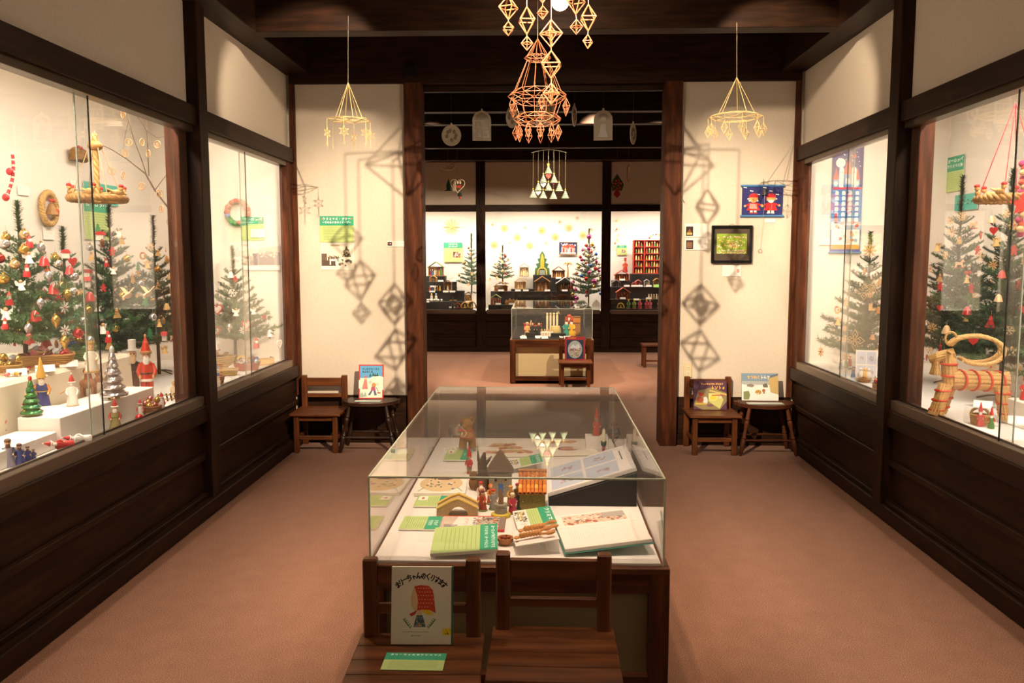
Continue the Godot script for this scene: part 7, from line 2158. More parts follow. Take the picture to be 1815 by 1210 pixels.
func build_hangings() -> void:
	var st := mat(hexc("9c5c3c"), 0.3)
	var pale := mat(hexc("e2c283"), 0.4)
	# big octahedron mobile nearest the viewer
	var c: Vector3 = Vector3(0.031, 3.065, -4.26)
	var h1 := thing("straw_mobile", "large straw octahedron mobile at the top of the picture", "mobile", at(c))
	straw(h1, Vector3(0, 0.08, 0), Vector3(0, 3.7 - c.y, 0), 0.001, mat(hexc("c8b898"), 0.7), "cord")
	var r := 0.0034
	octa(h1, Vector3(0, 0.2, 0), 0.26, 0.26, r, st, 0.6)
	var strings := [
		[Vector3(-0.16, 2.936, -4.22), 0.10, 0.115, Vector3(-0.16, 2.812, -4.22), 0.07, 0.068], [Vector3(-0.067, 2.852, -4.12), 0.098, 0.128, Vector3(-0.066, 2.715, -4.12), 0.056, 0.066], [Vector3(0.05, 2.785, -4.1), 0.11, 0.128, Vector3(0.051, 2.641, -4.1), 0.125, 0.13],
		[Vector3(0.178, 3.008, -4.36), 0.1, 0.125, Vector3(0.182, 2.859, -4.36), 0.064, 0.075], [Vector3(0.236, 2.901, -4.26), 0.098, 0.128, Vector3(0.235, 2.757, -4.26), 0.058, 0.068], [Vector3(0.01, 3.111, -4.5), 0.1, 0.13, Vector3(0.01, 2.968, -4.5), 0.06, 0.07],
	]
	for k in strings.size():
		var q: Array = strings[k]
		octa(h1, q[0] - c, q[1], q[2], r, st, 0.4 + k * 0.5, k == 2)
		octa(h1, q[3] - c, q[4], q[5], r * (0.8 if k != 2 else 1.0), st, 0.9 + k * 0.7)
		straw(h1, q[0] - c - Vector3(0, q[2], 0), q[3] - c, r * 0.7, st, "link")
		straw(h1, q[0] - c, Vector3((q[0] - c).x, 0.1, (q[0] - c).z), r * 0.7, st, "link")
		straw(h1, Vector3((q[0] - c).x, 0.1, (q[0] - c).z), Vector3(0, 0.1, 0), r, st, "spoke")
	octa(h1, Vector3(0.052, 2.49, -4.1) - c, 0.08, 0.1, r * 0.9, st, 0.2, true)
	straw(h1, Vector3(0.051, 2.519, -4.1) - c, Vector3(0.052, 2.49, -4.1) - c, r * 0.7, st, "link")
	# tiered mobile of rings behind it
	var a: Vector3 = Vector3(-0.017, 2.904, -4.9)
	var h2 := thing("straw_mobile", "tiered straw crown mobile with rings and hanging diamonds in the middle", "mobile", at(a))
	straw(h2, Vector3.ZERO, Vector3(0, 3.7 - a.y, 0), 0.001, mat(hexc("c8b898"), 0.7), "cord")
	var y1 := -0.11
	var y2 := -0.325
	var y3 := -0.455
	band(h2, Vector3(0, y1, 0), 11, 0.062, 0.078, 0.012, 0.0014, st)
	band(h2, Vector3(0, y2, 0), 11, 0.135, 0.172, 0.032, 0.0016, st)
	band(h2, Vector3(0, y3, 0), 11, 0.11, 0.14, 0.026, 0.0016, st)
	for k in 11:
		var d := Vector3(cos(TAU * k / 11), 0, sin(TAU * k / 11))
		straw(h2, Vector3.ZERO, d * 0.062 + Vector3(0, y1 + 0.012, 0), 0.0013, st)
		straw(h2, d * 0.062 + Vector3(0, y1 - 0.012, 0), d * 0.135 + Vector3(0, y2 + 0.032, 0), 0.0013, st)
		straw(h2, d * 0.135 + Vector3(0, y2 - 0.032, 0), d * 0.11 + Vector3(0, y3 + 0.026, 0), 0.0013, st)
		var d2 := Vector3(cos(TAU * (k + 0.5) / 11), 0, sin(TAU * (k + 0.5) / 11))
		if k % 2 == 0:
			octa(h2, d2 * 0.172 + Vector3(0, y2 - 0.02, 0), 0.042, 0.085, 0.0012, st, k)
		octa(h2, d2 * 0.125 + Vector3(0, y3 - 0.035, 0), 0.042, 0.085, 0.0012, st, k * 0.7)
	# flat mobiles before the end walls
	var al: Vector3 = Vector3(-1.338, 2.864, -5.86)
	var h3 := thing("straw_mobile", "flat six-sided straw mobile with hanging stars before the left end wall", "mobile", at(al))
	straw(h3, Vector3.ZERO, Vector3(-1.333, 3.318, -5.88) - al, 0.001, mat(hexc("d8c8a8"), 0.7), "cord")
	var ry := -0.255
	band(h3, Vector3(0, ry, 0), 6, 0.1, 0.155, 0.006, 0.0022, pale, false)
	for k in 6:
		var d := Vector3(cos(TAU * k / 6), 0, sin(TAU * k / 6))
		straw(h3, Vector3.ZERO, d * 0.1 + Vector3(0, ry, 0), 0.0022, pale)
		straw(h3, d * 0.1 + Vector3(0, ry + 0.006, 0), d * -0.1 * 0.2 + Vector3(0, ry, 0), 0.002, pale)
		var e := Vector3(cos(TAU * (k + 0.5) / 6), 0, sin(TAU * (k + 0.5) / 6)) * 0.155 + Vector3(0, ry - 0.06, 0)
		straw(h3, e, e + Vector3(0, 0.06, 0), 0.0016, pale, "link")
		var sb := Node3D.new()
		sb.name = "straw_star"
		h3.add_child(sb, true)
		sb.position = e - Vector3(0, 0.04, 0)
		sb.rotation.y = k * 0.6
		for j in 6:
			var p := Vector3(cos(TAU * j / 6 + PI / 2), sin(TAU * j / 6 + PI / 2), 0)
			var q0 := Vector3(cos(TAU * (j - 0.5) / 6 + PI / 2), sin(TAU * (j - 0.5) / 6 + PI / 2), 0) * 0.018
			var q1 := Vector3(cos(TAU * (j + 0.5) / 6 + PI / 2), sin(TAU * (j + 0.5) / 6 + PI / 2), 0) * 0.018
			straw(sb, q0, p * 0.04, 0.0016, pale)
			straw(sb, q1, p * 0.04, 0.0016, pale)
			straw(sb, Vector3.ZERO, p * 0.04, 0.0014, pale)
		straw(sb, Vector3(0, -0.04, 0), Vector3(0.006, -0.09, 0), 0.0016, pale, "tassel")
		straw(sb, Vector3(0, -0.04, 0), Vector3(-0.006, -0.085, 0), 0.0016, pale, "tassel")
	var ar: Vector3 = Vector3(1.343, 2.88, -5.86)
	var h4 := thing("straw_mobile", "round straw mobile with hanging diamonds before the right end wall", "mobile", at(ar))
	straw(h4, Vector3.ZERO, Vector3(1.338, 3.248, -5.88) - ar, 0.001, mat(hexc("d8c8a8"), 0.7), "cord")
	ry = -0.265
	band(h4, Vector3(0, ry, 0), 10, 0.135, 0.185, 0.016, 0.002, pale)
	for k in 10:
		var d := Vector3(cos(TAU * k / 10), 0, sin(TAU * k / 10))
		if k % 2 == 0:
			straw(h4, Vector3.ZERO, d * 0.135 + Vector3(0, ry + 0.016, 0), 0.0018, pale)
		var e := Vector3(cos(TAU * (k + 0.5) / 10), 0, sin(TAU * (k + 0.5) / 10)) * 0.185 + Vector3(0, ry, 0)
		straw(h4, e, e - Vector3(0, 0.05, 0), 0.0014, pale, "link")
		octa(h4, e - Vector3(0, 0.05, 0), 0.05, 0.085, 0.0016, pale, k * 0.8)
	window_plaques()
	tree_mobile()
	paper_mobiles()

func window_plaques() -> void:
	var ivory := mat(hexc("efe4cb"), 0.5)
	var clear := mat(hexc("b3a58a"), 0.25)
	var q := [
		[Vector3(-0.878, 2.853, -8.3), "round", 0.0, "round ivory plaque hanging left in the doorway"], [Vector3(-0.577, 2.939, -8.3), "arch", 0.12, "arched ivory window plaque with four lights hanging in the doorway"], [Vector3(-0.282, 3.024, -8.3), "oval", 0.5, "oval ivory plaque half hidden behind the crown mobile"], [Vector3(0.045, 3.076, -8.3), "arch", -0.2, "arched plaque hidden behind the crown mobile"],
		[Vector3(0.332, 3.037, -8.3), "oval", 1.2, "narrow oval plaque seen edge on right of the crown mobile"], [Vector3(0.615, 2.938, -8.3), "bell", -0.12, "arched ivory plaque with a bell hanging right in the doorway"], [Vector3(0.908, 2.86, -8.3), "oval", 1.0, "oval ivory plaque hanging rightmost in the doorway"],
	]
	for p in q:
		var t := thing("window_plaque", p[3], "ornament", at(p[0], p[2]), "ivory plaques hanging in the doorway")
		var b := MB.new()
		var rim := []
		if p[1] == "round" or p[1] == "oval":
			var rx := 0.092 if p[1] == "round" else 0.06
			for k in 28:
				rim.append(Vector3(cos(TAU * k / 28) * rx, sin(TAU * k / 28) * 0.098, 0))
			part(t, "plate", b.extrude(PackedVector2Array(rim.map(func(v): return Vector2(v.x, v.y) * 0.98)), 0.006).made(), ivory)
			part(t, "rim", tubed(rim, 0.006, 6, true), ivory)
			var rel := MB.new()
			for k in 7:
				rel.ball(Vector3(cos(k * 2.4) * rx * 0.5, sin(k * 2.4) * 0.045, 0.004), Vector3(0.016, 0.02, 0.004), 8, 5)
			part(t, "relief", rel.made(), clear)
		else:
			rim = [Vector3(-0.092, -0.14, 0), Vector3(0.092, -0.14, 0), Vector3(0.092, 0.06, 0)]
			for k in 9:
				rim.append(Vector3(cos(PI * (k + 1) / 10) * 0.092, 0.06 + sin(PI * (k + 1) / 10) * 0.09, 0))
			rim.append(Vector3(-0.092, 0.06, 0))
			part(t, "plate", b.extrude(PackedVector2Array(rim.map(func(v): return Vector2(v.x, v.y))), 0.006).made(), ivory)
			if p[1] == "arch":
				for s in [[-0.04, -0.075], [0.04, -0.075], [-0.04, 0.01], [0.04, 0.01]]:
					part(t, "light", bxm(Vector3(0.06, 0.07, 0.004)), clear, at(Vector3(s[0], s[1], 0.003)))
					part(t, "relief", MB.new().extrude(poly2([-0.02, -0.02, 0.02, -0.02, 0, 0.028]), 0.006).made(), ivory, at(Vector3(s[0], s[1], 0.005)))
				part(t, "light", MB.new().extrude(poly2([-0.07, 0.06, 0.07, 0.06, 0.05, 0.11, 0, 0.13, -0.05, 0.11]), 0.004).made(), clear, at(Vector3(0, 0, 0.003)))
			else:
				part(t, "relief", MB.new().extrude(poly2([-0.055, -0.11, 0.055, -0.11, 0.03, -0.05, 0.025, 0.02, -0.025, 0.02, -0.03, -0.05]), 0.008).made(), clear, at(Vector3(0, 0, 0.003)))
				for k in 5:
					var a := PI * (k + 0.5) / 5
					part(t, "light", MB.new().extrude(poly2([-0.012, 0.03, 0.012, 0.03, 0.018, 0.06, -0.018, 0.06]), 0.004).made(), clear, at(Vector3(0, 0.055, 0.003), 0, 0, a - PI / 2))
		part(t, "hook", MB.new().ball(Vector3(0, 0.155 if rim.size() < 20 else 0.105, 0), Vector3(0.012, 0.018, 0.008), 8, 5).made(), ivory)
		straw(t, Vector3(0, 0.11, 0), Vector3(0, 3.7 - p[0].y, 0), 0.0008, mat(hexc("8f8478"), 0.5), "thread")

func tree_mobile() -> void:
	var o: Vector3 = Vector3(0.116, 3.073, -11.3)
	var t := thing("tree_mobile", "mobile of white-green paper fir trees over the second glass case", "mobile", at(o))
	var cord := mat(hexc("c8c0a0"), 0.6)
	straw(t, Vector3.ZERO, Vector3(0, 3.7 - o.y, 0), 0.001, cord, "cord")
	var arc := []
	for k in 9:
		var u := k / 8.0 * 2 - 1
		arc.append(Vector3(u * 0.235, 0.02 - 0.04 * u * u, 0))
	part(t, "bar", tubed(arc, 0.0025, 5), cord)
	var tm := mat(hexc("dff0da"), 0.6)
	var tree := keep("disc_tree", func():
		var b := MB.new()
		for k in 8:
			var y := -0.03 - k * 0.013
			var rr := 0.012 + k * 0.0062
			b.lathe([Vector2(0, y), Vector2(rr * 0.8, y - 0.003), Vector2(rr, y - 0.006), Vector2(rr, y - 0.0085), Vector2(0, y - 0.008)], 14)
		return b.made())
	var ps := [Vector3(0.109, 2.91, -11.3), Vector3(0.042, 2.79, -11.3), Vector3(0.185, 2.785, -11.25), Vector3(-0.026, 2.686, -11.3), Vector3(0.11, 2.681, -11.25), Vector3(0.255, 2.678, -11.3), Vector3(-0.094, 2.589, -11.3), Vector3(0.042, 2.577, -11.25), Vector3(0.178, 2.569, -11.25), Vector3(0.339, 2.58, -11.3)]
	for k in ps.size():
		var p: Vector3 = ps[k] - o
		var d := part(t, "paper_tree", tree, tm, at(p))
		part(d, "star", cut_out(star_poly(5, 0.026 if k == 0 else 0.014, 0.011 if k == 0 else 0.006), 0.004), mat(hexc("e6c23a"), 0.5), at(Vector3(0, -0.012, 0)))
		straw(t, p, Vector3(p.x, 0.0, p.z), 0.0008, cord, "thread")
	for w in [[Vector3(0.11, 2.743, -11.28), "d8382c"], [Vector3(0.042, 2.633, -11.3), "f2ece2"], [Vector3(-0.026, 2.528, -11.3), "f2e2d2"], [Vector3(0.186, 2.663, -11.3), "d8382c"]]:
		part(t, "paper_heart", cut_out(heart_poly(0.04), 0.012), mat(hexc(w[1]), 0.6), at(w[0] - o))

func paper_mobiles() -> void:
	var cream := mat(hexc("e2d2b2"), 0.7)
	var th := mat(hexc("a89880"), 0.6)
	var p: Vector3 = Vector3(-1.388, 2.977, -12.6)
	var t := thing("paper_bow", "cream cut-out bow hanging in the second room at left", "ornament", at(p))
	for s in [-1.0, 1.0]:
		var lp := []
		for k in 14:
			var a := TAU * k / 14
			lp.append(Vector3(s * (0.055 + cos(a) * 0.045), 0.03 + sin(a) * 0.035 + 0.012 * cos(a), 0))
		part(t, "loop", tubed(lp, 0.012, 6, true), cream)
		part(t, "tail", MB.new().extrude(poly2([0, 0, s * 0.02, 0, s * 0.085, -0.07, s * 0.05, -0.08]), 0.006).made(), cream)
	part(t, "knot", balled(Vector3(0.022, 0.02, 0.012)), cream)
	straw(t, Vector3.ZERO, Vector3(0, 3.7 - p.y, 0), 0.0008, th, "thread")
	p = Vector3(-1.381, 2.725, -12.6)
	t = thing("cutout_children", "cut-out of two pale children beside a dark green fir hanging at left", "ornament", at(p))
	part(t, "fir", MB.new().extrude(poly2([-0.07, -0.07, 0.07, -0.07, 0.03, -0.05, 0.035, 0.02, 0.0, 0.11, -0.035, 0.02, -0.03, -0.05]), 0.008).made(), mat(hexc("1f4a34"), 0.7))
	for s in [-1.0, 1.0]:
		part(t, "child", MB.new().extrude(poly2([-0.03, -0.07, 0.03, -0.07, 0.022, -0.01, 0.03, 0.01, 0.018, 0.045, -0.018, 0.045, -0.03, 0.01, -0.022, -0.01]), 0.008).made(), cream, at(Vector3(s * 0.09, 0, 0.006)))
	part(t, "star", cut_out(star_poly(5, 0.018, 0.008), 0.006), mat(hexc("d8a83a"), 0.6), at(Vector3(0, 0.12, 0)))
	straw(t, Vector3(0, 0.12, 0), Vector3(0, 0.21, 0), 0.0008, th, "thread")
	p = Vector3(-1.26, 2.755, -12.75)
	t = thing("heart_frame", "pale heart-shaped hoop with small red scene hanging at left", "ornament", at(p))
	var hp := []
	for v in heart_poly(0.12):
		hp.append(Vector3(v.x, v.y, 0))
	part(t, "hoop", tubed(hp, 0.006, 5, true), cream)
	part(t, "sleigh", MB.new().extrude(poly2([-0.05, -0.03, 0.05, -0.03, 0.06, 0.01, -0.03, 0.0]), 0.006).made(), mat(hexc("b8302a"), 0.6), at(Vector3(0, -0.01, 0)))
	for k in 3:
		part(t, "cut_figure", balled(Vector3(0.016, 0.024, 0.006)), cream, at(Vector3(-0.04 + k * 0.04, 0.04, 0)))
	straw(t, Vector3(0, 0.06, 0), Vector3(0, 3.7 - p.y, 0), 0.0008, th, "thread")
	p = Vector3(-1.212, 2.607, -12.6)
	t = thing("bell_cutout", "small dark bell with red clapper hanging below the heart hoop", "ornament", at(p))
	part(t, "bell", lathed([Vector2(0.04, -0.03), Vector2(0.03, 0.0), Vector2(0.014, 0.03), Vector2(0, 0.034)], 10), mat(hexc("26332c"), 0.6))
	part(t, "clapper", balled(Vector3(0.014, 0.022, 0.014), Vector3(0, -0.05, 0), 8, 5), mat(hexc("c8302a"), 0.6))
	p = Vector3(1.153, 2.743, -12.6)
	t = thing("paper_flower_pot", "red and green cut-out flower tree hanging at right in the second room", "ornament", at(p))
	part(t, "leaves", MB.new().extrude(poly2([-0.07, -0.09, 0.07, -0.09, 0.1, 0.0, 0.05, 0.08, 0.0, 0.16, -0.06, 0.08, -0.09, 0.0]), 0.006).made(), mat(hexc("2f5a38"), 0.7))
	for k in 12:
		part(t, "flower", balled(Vector3(0.016, 0.016, 0.008)), mat(hexc("d04a34"), 0.6), at(Vector3(cos(k * 2.4) * 0.07 * sqrt(k / 12.0 + 0.1), -0.01 + sin(k * 2.4) * 0.09 * sqrt(k / 12.0 + 0.1), 0.006)))
	part(t, "pot", MB.new().extrude(poly2([-0.03, -0.09, 0.03, -0.09, 0.05, -0.15, 0, -0.2, -0.05, -0.15]), 0.006).made(), mat(hexc("a8282a"), 0.6))
	straw(t, Vector3(0, 0.15, 0), Vector3(0, 3.7 - p.y, 0), 0.0008, th, "thread")
	p = Vector3(1.319, 2.909, -12.6)
	t = thing("paper_ring", "narrow red and white paper ring hanging at right in the second room", "ornament", at(p, 1.25))
	part(t, "ring", tubed(ring_pts(0.09, 22).map(func(v): return Vector3(v.x, v.z * 1.1, 0)), 0.009, 6, true), mat(hexc("e8dcc8"), 0.7))
	part(t, "red_edge", tubed(ring_pts(0.105, 22).map(func(v): return Vector3(v.x, v.z * 1.1, 0)), 0.005, 5, true), mat(hexc("b83a30"), 0.7))
	straw(t, Vector3(0, 0.1, 0), Vector3(0, 3.7 - p.y, 0), 0.0008, th, "thread")

# ------------------------------------------------------------------ second room
func build_second_case() -> void:
	glass_case("second glass table case standing in the far room", -0.39, 0.71, -10.78, -12.9, 0.585, 0.99, mat(Color(0.07, 0.07, 0.085), 0.9, 0.0, "cloth"), mat(hexc("cfc096"), 0.85))
	child_chair("small brown chair before the second case holding a dark red book", at(Vector3(0.455, 0, -10.55)))
	printed("picture_book", "dark red book with an oval winter picture on the far chair", "book", at(Vector3(0.455, 0.49, -10.6), 0.0, -0.16), 0.26, 0.31, 0.014, "oval_book", hexc("7a1f2a"))
	var sl := thing("small_stool", "plain wooden stool half hidden by the right doorway post", "stool", at(Vector3(1.75, 0, -12.6)))
	part(sl, "seat", bxm(Vector3(0.4, 0.03, 0.3), 0.004, Vector3(0, 0.335, 0)), wood("chair", 0))
	for q in [[-1, 1], [1, 1], [-1, -1], [1, -1]]:
		part(sl, "leg", bxm(Vector3(0.045, 0.32, 0.045), 0.004, Vector3(q[0] * 0.16, 0.16, q[1] * 0.11)), wood("chair", 1))
	part(sl, "stretcher", bxm(Vector3(0.3, 0.03, 0.02), 0.003, Vector3(0, 0.1, 0.11)), wood("chair", 0))
	var Y := 0.596
	# things on the dark cloth
	solo("red_box", "flat red box at the back left of the second case", "box", MB.new().box(Vector3(0, 0.05, 0), Vector3(0.26, 0.1, 0.16), 0.004).box(Vector3(0, 0.102, 0), Vector3(0.27, 0.012, 0.17), 0.003).made(), mat(hexc("b8302c"), 0.5), at(Vector3(-0.103, 0.628, -12) * Vector3(1, 0, 1) + Vector3(0, Y, 0)))
	var cols := [["e0b070", "cap", "e8c890"], ["e8c088", "cone", "d8a060"], ["1c1a1c", "hood", "141214"], ["26242a", "tip", "1a181c"], ["1f1d20", "hood", "2a2628"]]
	var xs := [-0.17, -0.12, -0.1, -0.05, -0.01]
	for k in 5:
		doll("candle_figure", ["tan carved choir figure left in the second case", "tan carved choir figure beside the first", "black carved miner figure in the second case", "black carved miner with pointed hood in the second case", "black carved figure right of the miners"][k], "figurine", face(Vector3(xs[k], Y, -11.25 - 0.08 * (k % 2))), 0.2 - 0.02 * (k % 2), {"robe": cols[k][0], "sleeve": cols[k][0], "hat": cols[k][1], "hatc": cols[k][2]})
	solo("black_block", "low black display block at the left front of the second case", "plinth", bxm(Vector3(0.14, 0.06, 0.1), 0.002, Vector3(0, 0.03, 0)), mat(Color(0.02, 0.02, 0.022), 0.8), at(Vector3(-0.12, Y, -11.0)))
	for k in 10:
		doll("angel_figure", "%s angel musician from left in the %s row" % [ORD[k % 5], ["front", "back"][k / 5]], "figurine", face(Vector3(0.03 + 0.036 * (k % 5), Y, -11.15 - 0.1 * (k / 5)), (k % 3 - 1) * 0.5), 0.1, {"robe": "f0e6d2", "sleeve": "f0e6d2", "hair": "c8a060", "base": "d8c8a8"}, "white angel musicians")
	for k in 4:
		var cd := thing("tall_candle", ["tall cream candle angel, first of four", "tall cream candle angel, second of four", "tall cream candle angel, third of four", "tall cream candle angel, last of four with a hooked arm"][k], "candle", at(Vector3(0.105 + k * 0.046, Y, -11.55)), "tall cream candles in the second case")
		part(cd, "candle", lathed([Vector2(0, 0), Vector2(0.024, 0), Vector2(0.02, 0.04), Vector2(0.014, 0.08), Vector2(0.016, 0.24), Vector2(0.012, 0.26), Vector2(0, 0.262)], 10), mat(hexc("f0e0b8"), 0.5))
		part(cd, "head", balled(Vector3(0.016, 0.018, 0.016), Vector3(0, 0.275, 0), 8, 6), mat(hexc("e8d0a0"), 0.5))
		if k == 3:
			part(cd, "arm", tubed([Vector3(0, 0.25, 0), Vector3(0.0, 0.3, 0.0), Vector3(0.02, 0.31, 0), Vector3(0.03, 0.28, 0)], 0.005, 5), mat(hexc("f0e0b8"), 0.5))
	var jar := thing("straw_jar", "round straw-coloured basket jar in the middle of the second case", "jar", at(Vector3(0.215, Y, -11.2)))
	part(jar, "jar", lathed([Vector2(0, 0), Vector2(0.068, 0), Vector2(0.072, 0.02), Vector2(0.07, 0.1), Vector2(0.056, 0.135), Vector2(0, 0.14)], 16), mat(hexc("d0b878"), 0.7))
	solo("black_block", "low black display block under the basket jar", "plinth", bxm(Vector3(0.2, 0.05, 0.12), 0.002, Vector3(0, 0.025, 0)), mat(Color(0.02, 0.02, 0.022), 0.8), at(Vector3(0.25, Y, -11.04)))
	for q in [["2f9a86", 0.365, 0.2, "teal upright cylinder figure in the second case"], ["e6b422", 0.43, 0.2, "yellow upright cylinder figure beside the teal one"], ["e0a81e", 0.47, 0.08, "short yellow cylinder before the brown boxes"]]:
		doll("smoker_figure", q[3], "figurine", face(Vector3(q[1], Y, -11.2)), q[2] * 1.25, {"robe": q[0], "sleeve": q[0], "hat": "tall", "hatc": "c8552c", "beard": "f0e8da"})
	for k in 2:
		var bx := thing("toy_cabin", ["brown wooden toy cabin in the second case", "orange wooden box on top of the toy cabin"][k], "box", at(Vector3(0.5, Y + 0.085 * k * 2, -11.42)))
		part(bx, "box", bxm(Vector3(0.12, [0.165, 0.075][k], 0.12), 0.003, Vector3(0, [0.083, 0.038][k], 0)), mat(hexc(["a8743c", "c8823a"][k]), 0.6))
		part(bx, "lid", bxm(Vector3(0.13, 0.01, 0.13), 0.002, Vector3(0, [0.165, 0.075][k], 0)), mat(hexc("8f5a2c"), 0.6))
	doll("smoker_figure", "santa with white beard on top behind the yellow cylinder", "figurine", face(Vector3(0.41, Y, -11.5)), 0.3, {"robe": "c8552c", "hat": "cap", "hatc": "c8402c", "beard": "f4efe6"})
	var pc := [[-0.2, -11.0, "white card at the left rear of the second case"], [-0.22, -10.86, "yellowish card at the left front of the second case"], [-0.02, -10.9, "white card before the angel cluster"], [0.06, -10.86, "white card right of the angel cluster"], [0.36, -10.88, "white card before the teal cylinder"], [0.3, -11.0, "white card beside the basket jar"]]
	for q in pc:
		place_card(q[2], Vector3(q[0], Y, q[1]), 0.3)

const TINY := [["c03028", "cone"], ["34588f", "hood"], ["e6d2a8", "cap"], ["8f5a34", "cap"], ["d8a83a", "crown"], ["4f7a4a", "hood"]]

# a nativity scene: its stable, then each figure a thing of its own
func nativity(what: String, p: Vector3, w: float, h: float, body: String, roof: String, n: int, palette := 0, tone := "") -> void:
	var t := thing("toy_stable", what, "toy", at(p), "toy stables in the far showcases")
	var bm := mat(hexc(body), 0.7)
	var d := w * 0.5
	part(t, "floor_board", bxm(Vector3(w, h * 0.05, d), 0.0, Vector3(0, h * 0.025, 0)), bm)
	part(t, "back_wall", bxm(Vector3(w * 0.9, h * 0.62, 0.008), 0.0, Vector3(0, h * 0.35, -d * 0.45)), bm)
	for s in [-1.0, 1.0]:
		part(t, "side_wall", bxm(Vector3(0.01, h * 0.6, d * 0.9), 0.0, Vector3(s * w * 0.44, h * 0.33, 0)), bm)
		part(t, "roof_half", bxm(Vector3(w * 0.62, 0.014, d * 1.15), 0.002), mat(hexc(roof), 0.8), at(Vector3(s * w * 0.26, h * 0.8, 0), 0, 0, -s * 0.6))
	for k in n:
		var q: Array = TINY[(k + palette) % TINY.size()]
		doll("nativity_figure", ORD[k] + " figure from left in the " + what, "figurine", at(p + Vector3((k - (n - 1) * 0.5) * w * 0.8 / n, h * 0.05, d * (0.12 + 0.22 * (k % 2)))), h * (0.42 + 0.08 * (k % 3)), {"robe": q[0] if tone == "" else tone, "hat": q[1], "hatc": TINY[(k + palette + 2) % 6][0] if tone == "" else "c8a060", "fine": false}, "figures in the " + what)

func riser(label: String, a: Vector3, b: Vector3, z0: float, z1: float) -> void:
	solo("display_riser", label, "plinth", bxm(Vector3(b.x - a.x, a.y - 0.72, z0 - z1), 0.003), mat(Color(0.018, 0.018, 0.024), 0.8, 0.0, "cloth"), at(Vector3((a.x + b.x) / 2, (a.y + 0.72) / 2, (z0 + z1) / 2)), "black steps in the far showcases")

func sunburst(label: String, p: Vector3, r: float, n: int, col: String) -> void:
	var t := thing("straw_star", label, "ornament", at(p), "straw stars on the far showcase wall")
	var m := mat(hexc(col), 0.5)
	for k in n:
		var a := TAU * k / n
		part(t, "ray", keep("ray", func(): return MB.new().extrude(poly2([-0.03, 0.1, 0.03, 0.1, 0.075, 0.66, 0, 1.0, -0.075, 0.66]), 0.06).made()), m, Transform3D(Basis.from_euler(Vector3(0, 0, a)) * Basis.from_scale(Vector3(r, r, r * 0.5)), Vector3.ZERO))
	part(t, "centre", balled(Vector3(r * 0.2, r * 0.2, r * 0.08), Vector3(0, 0, r * 0.04), 8, 5), m)

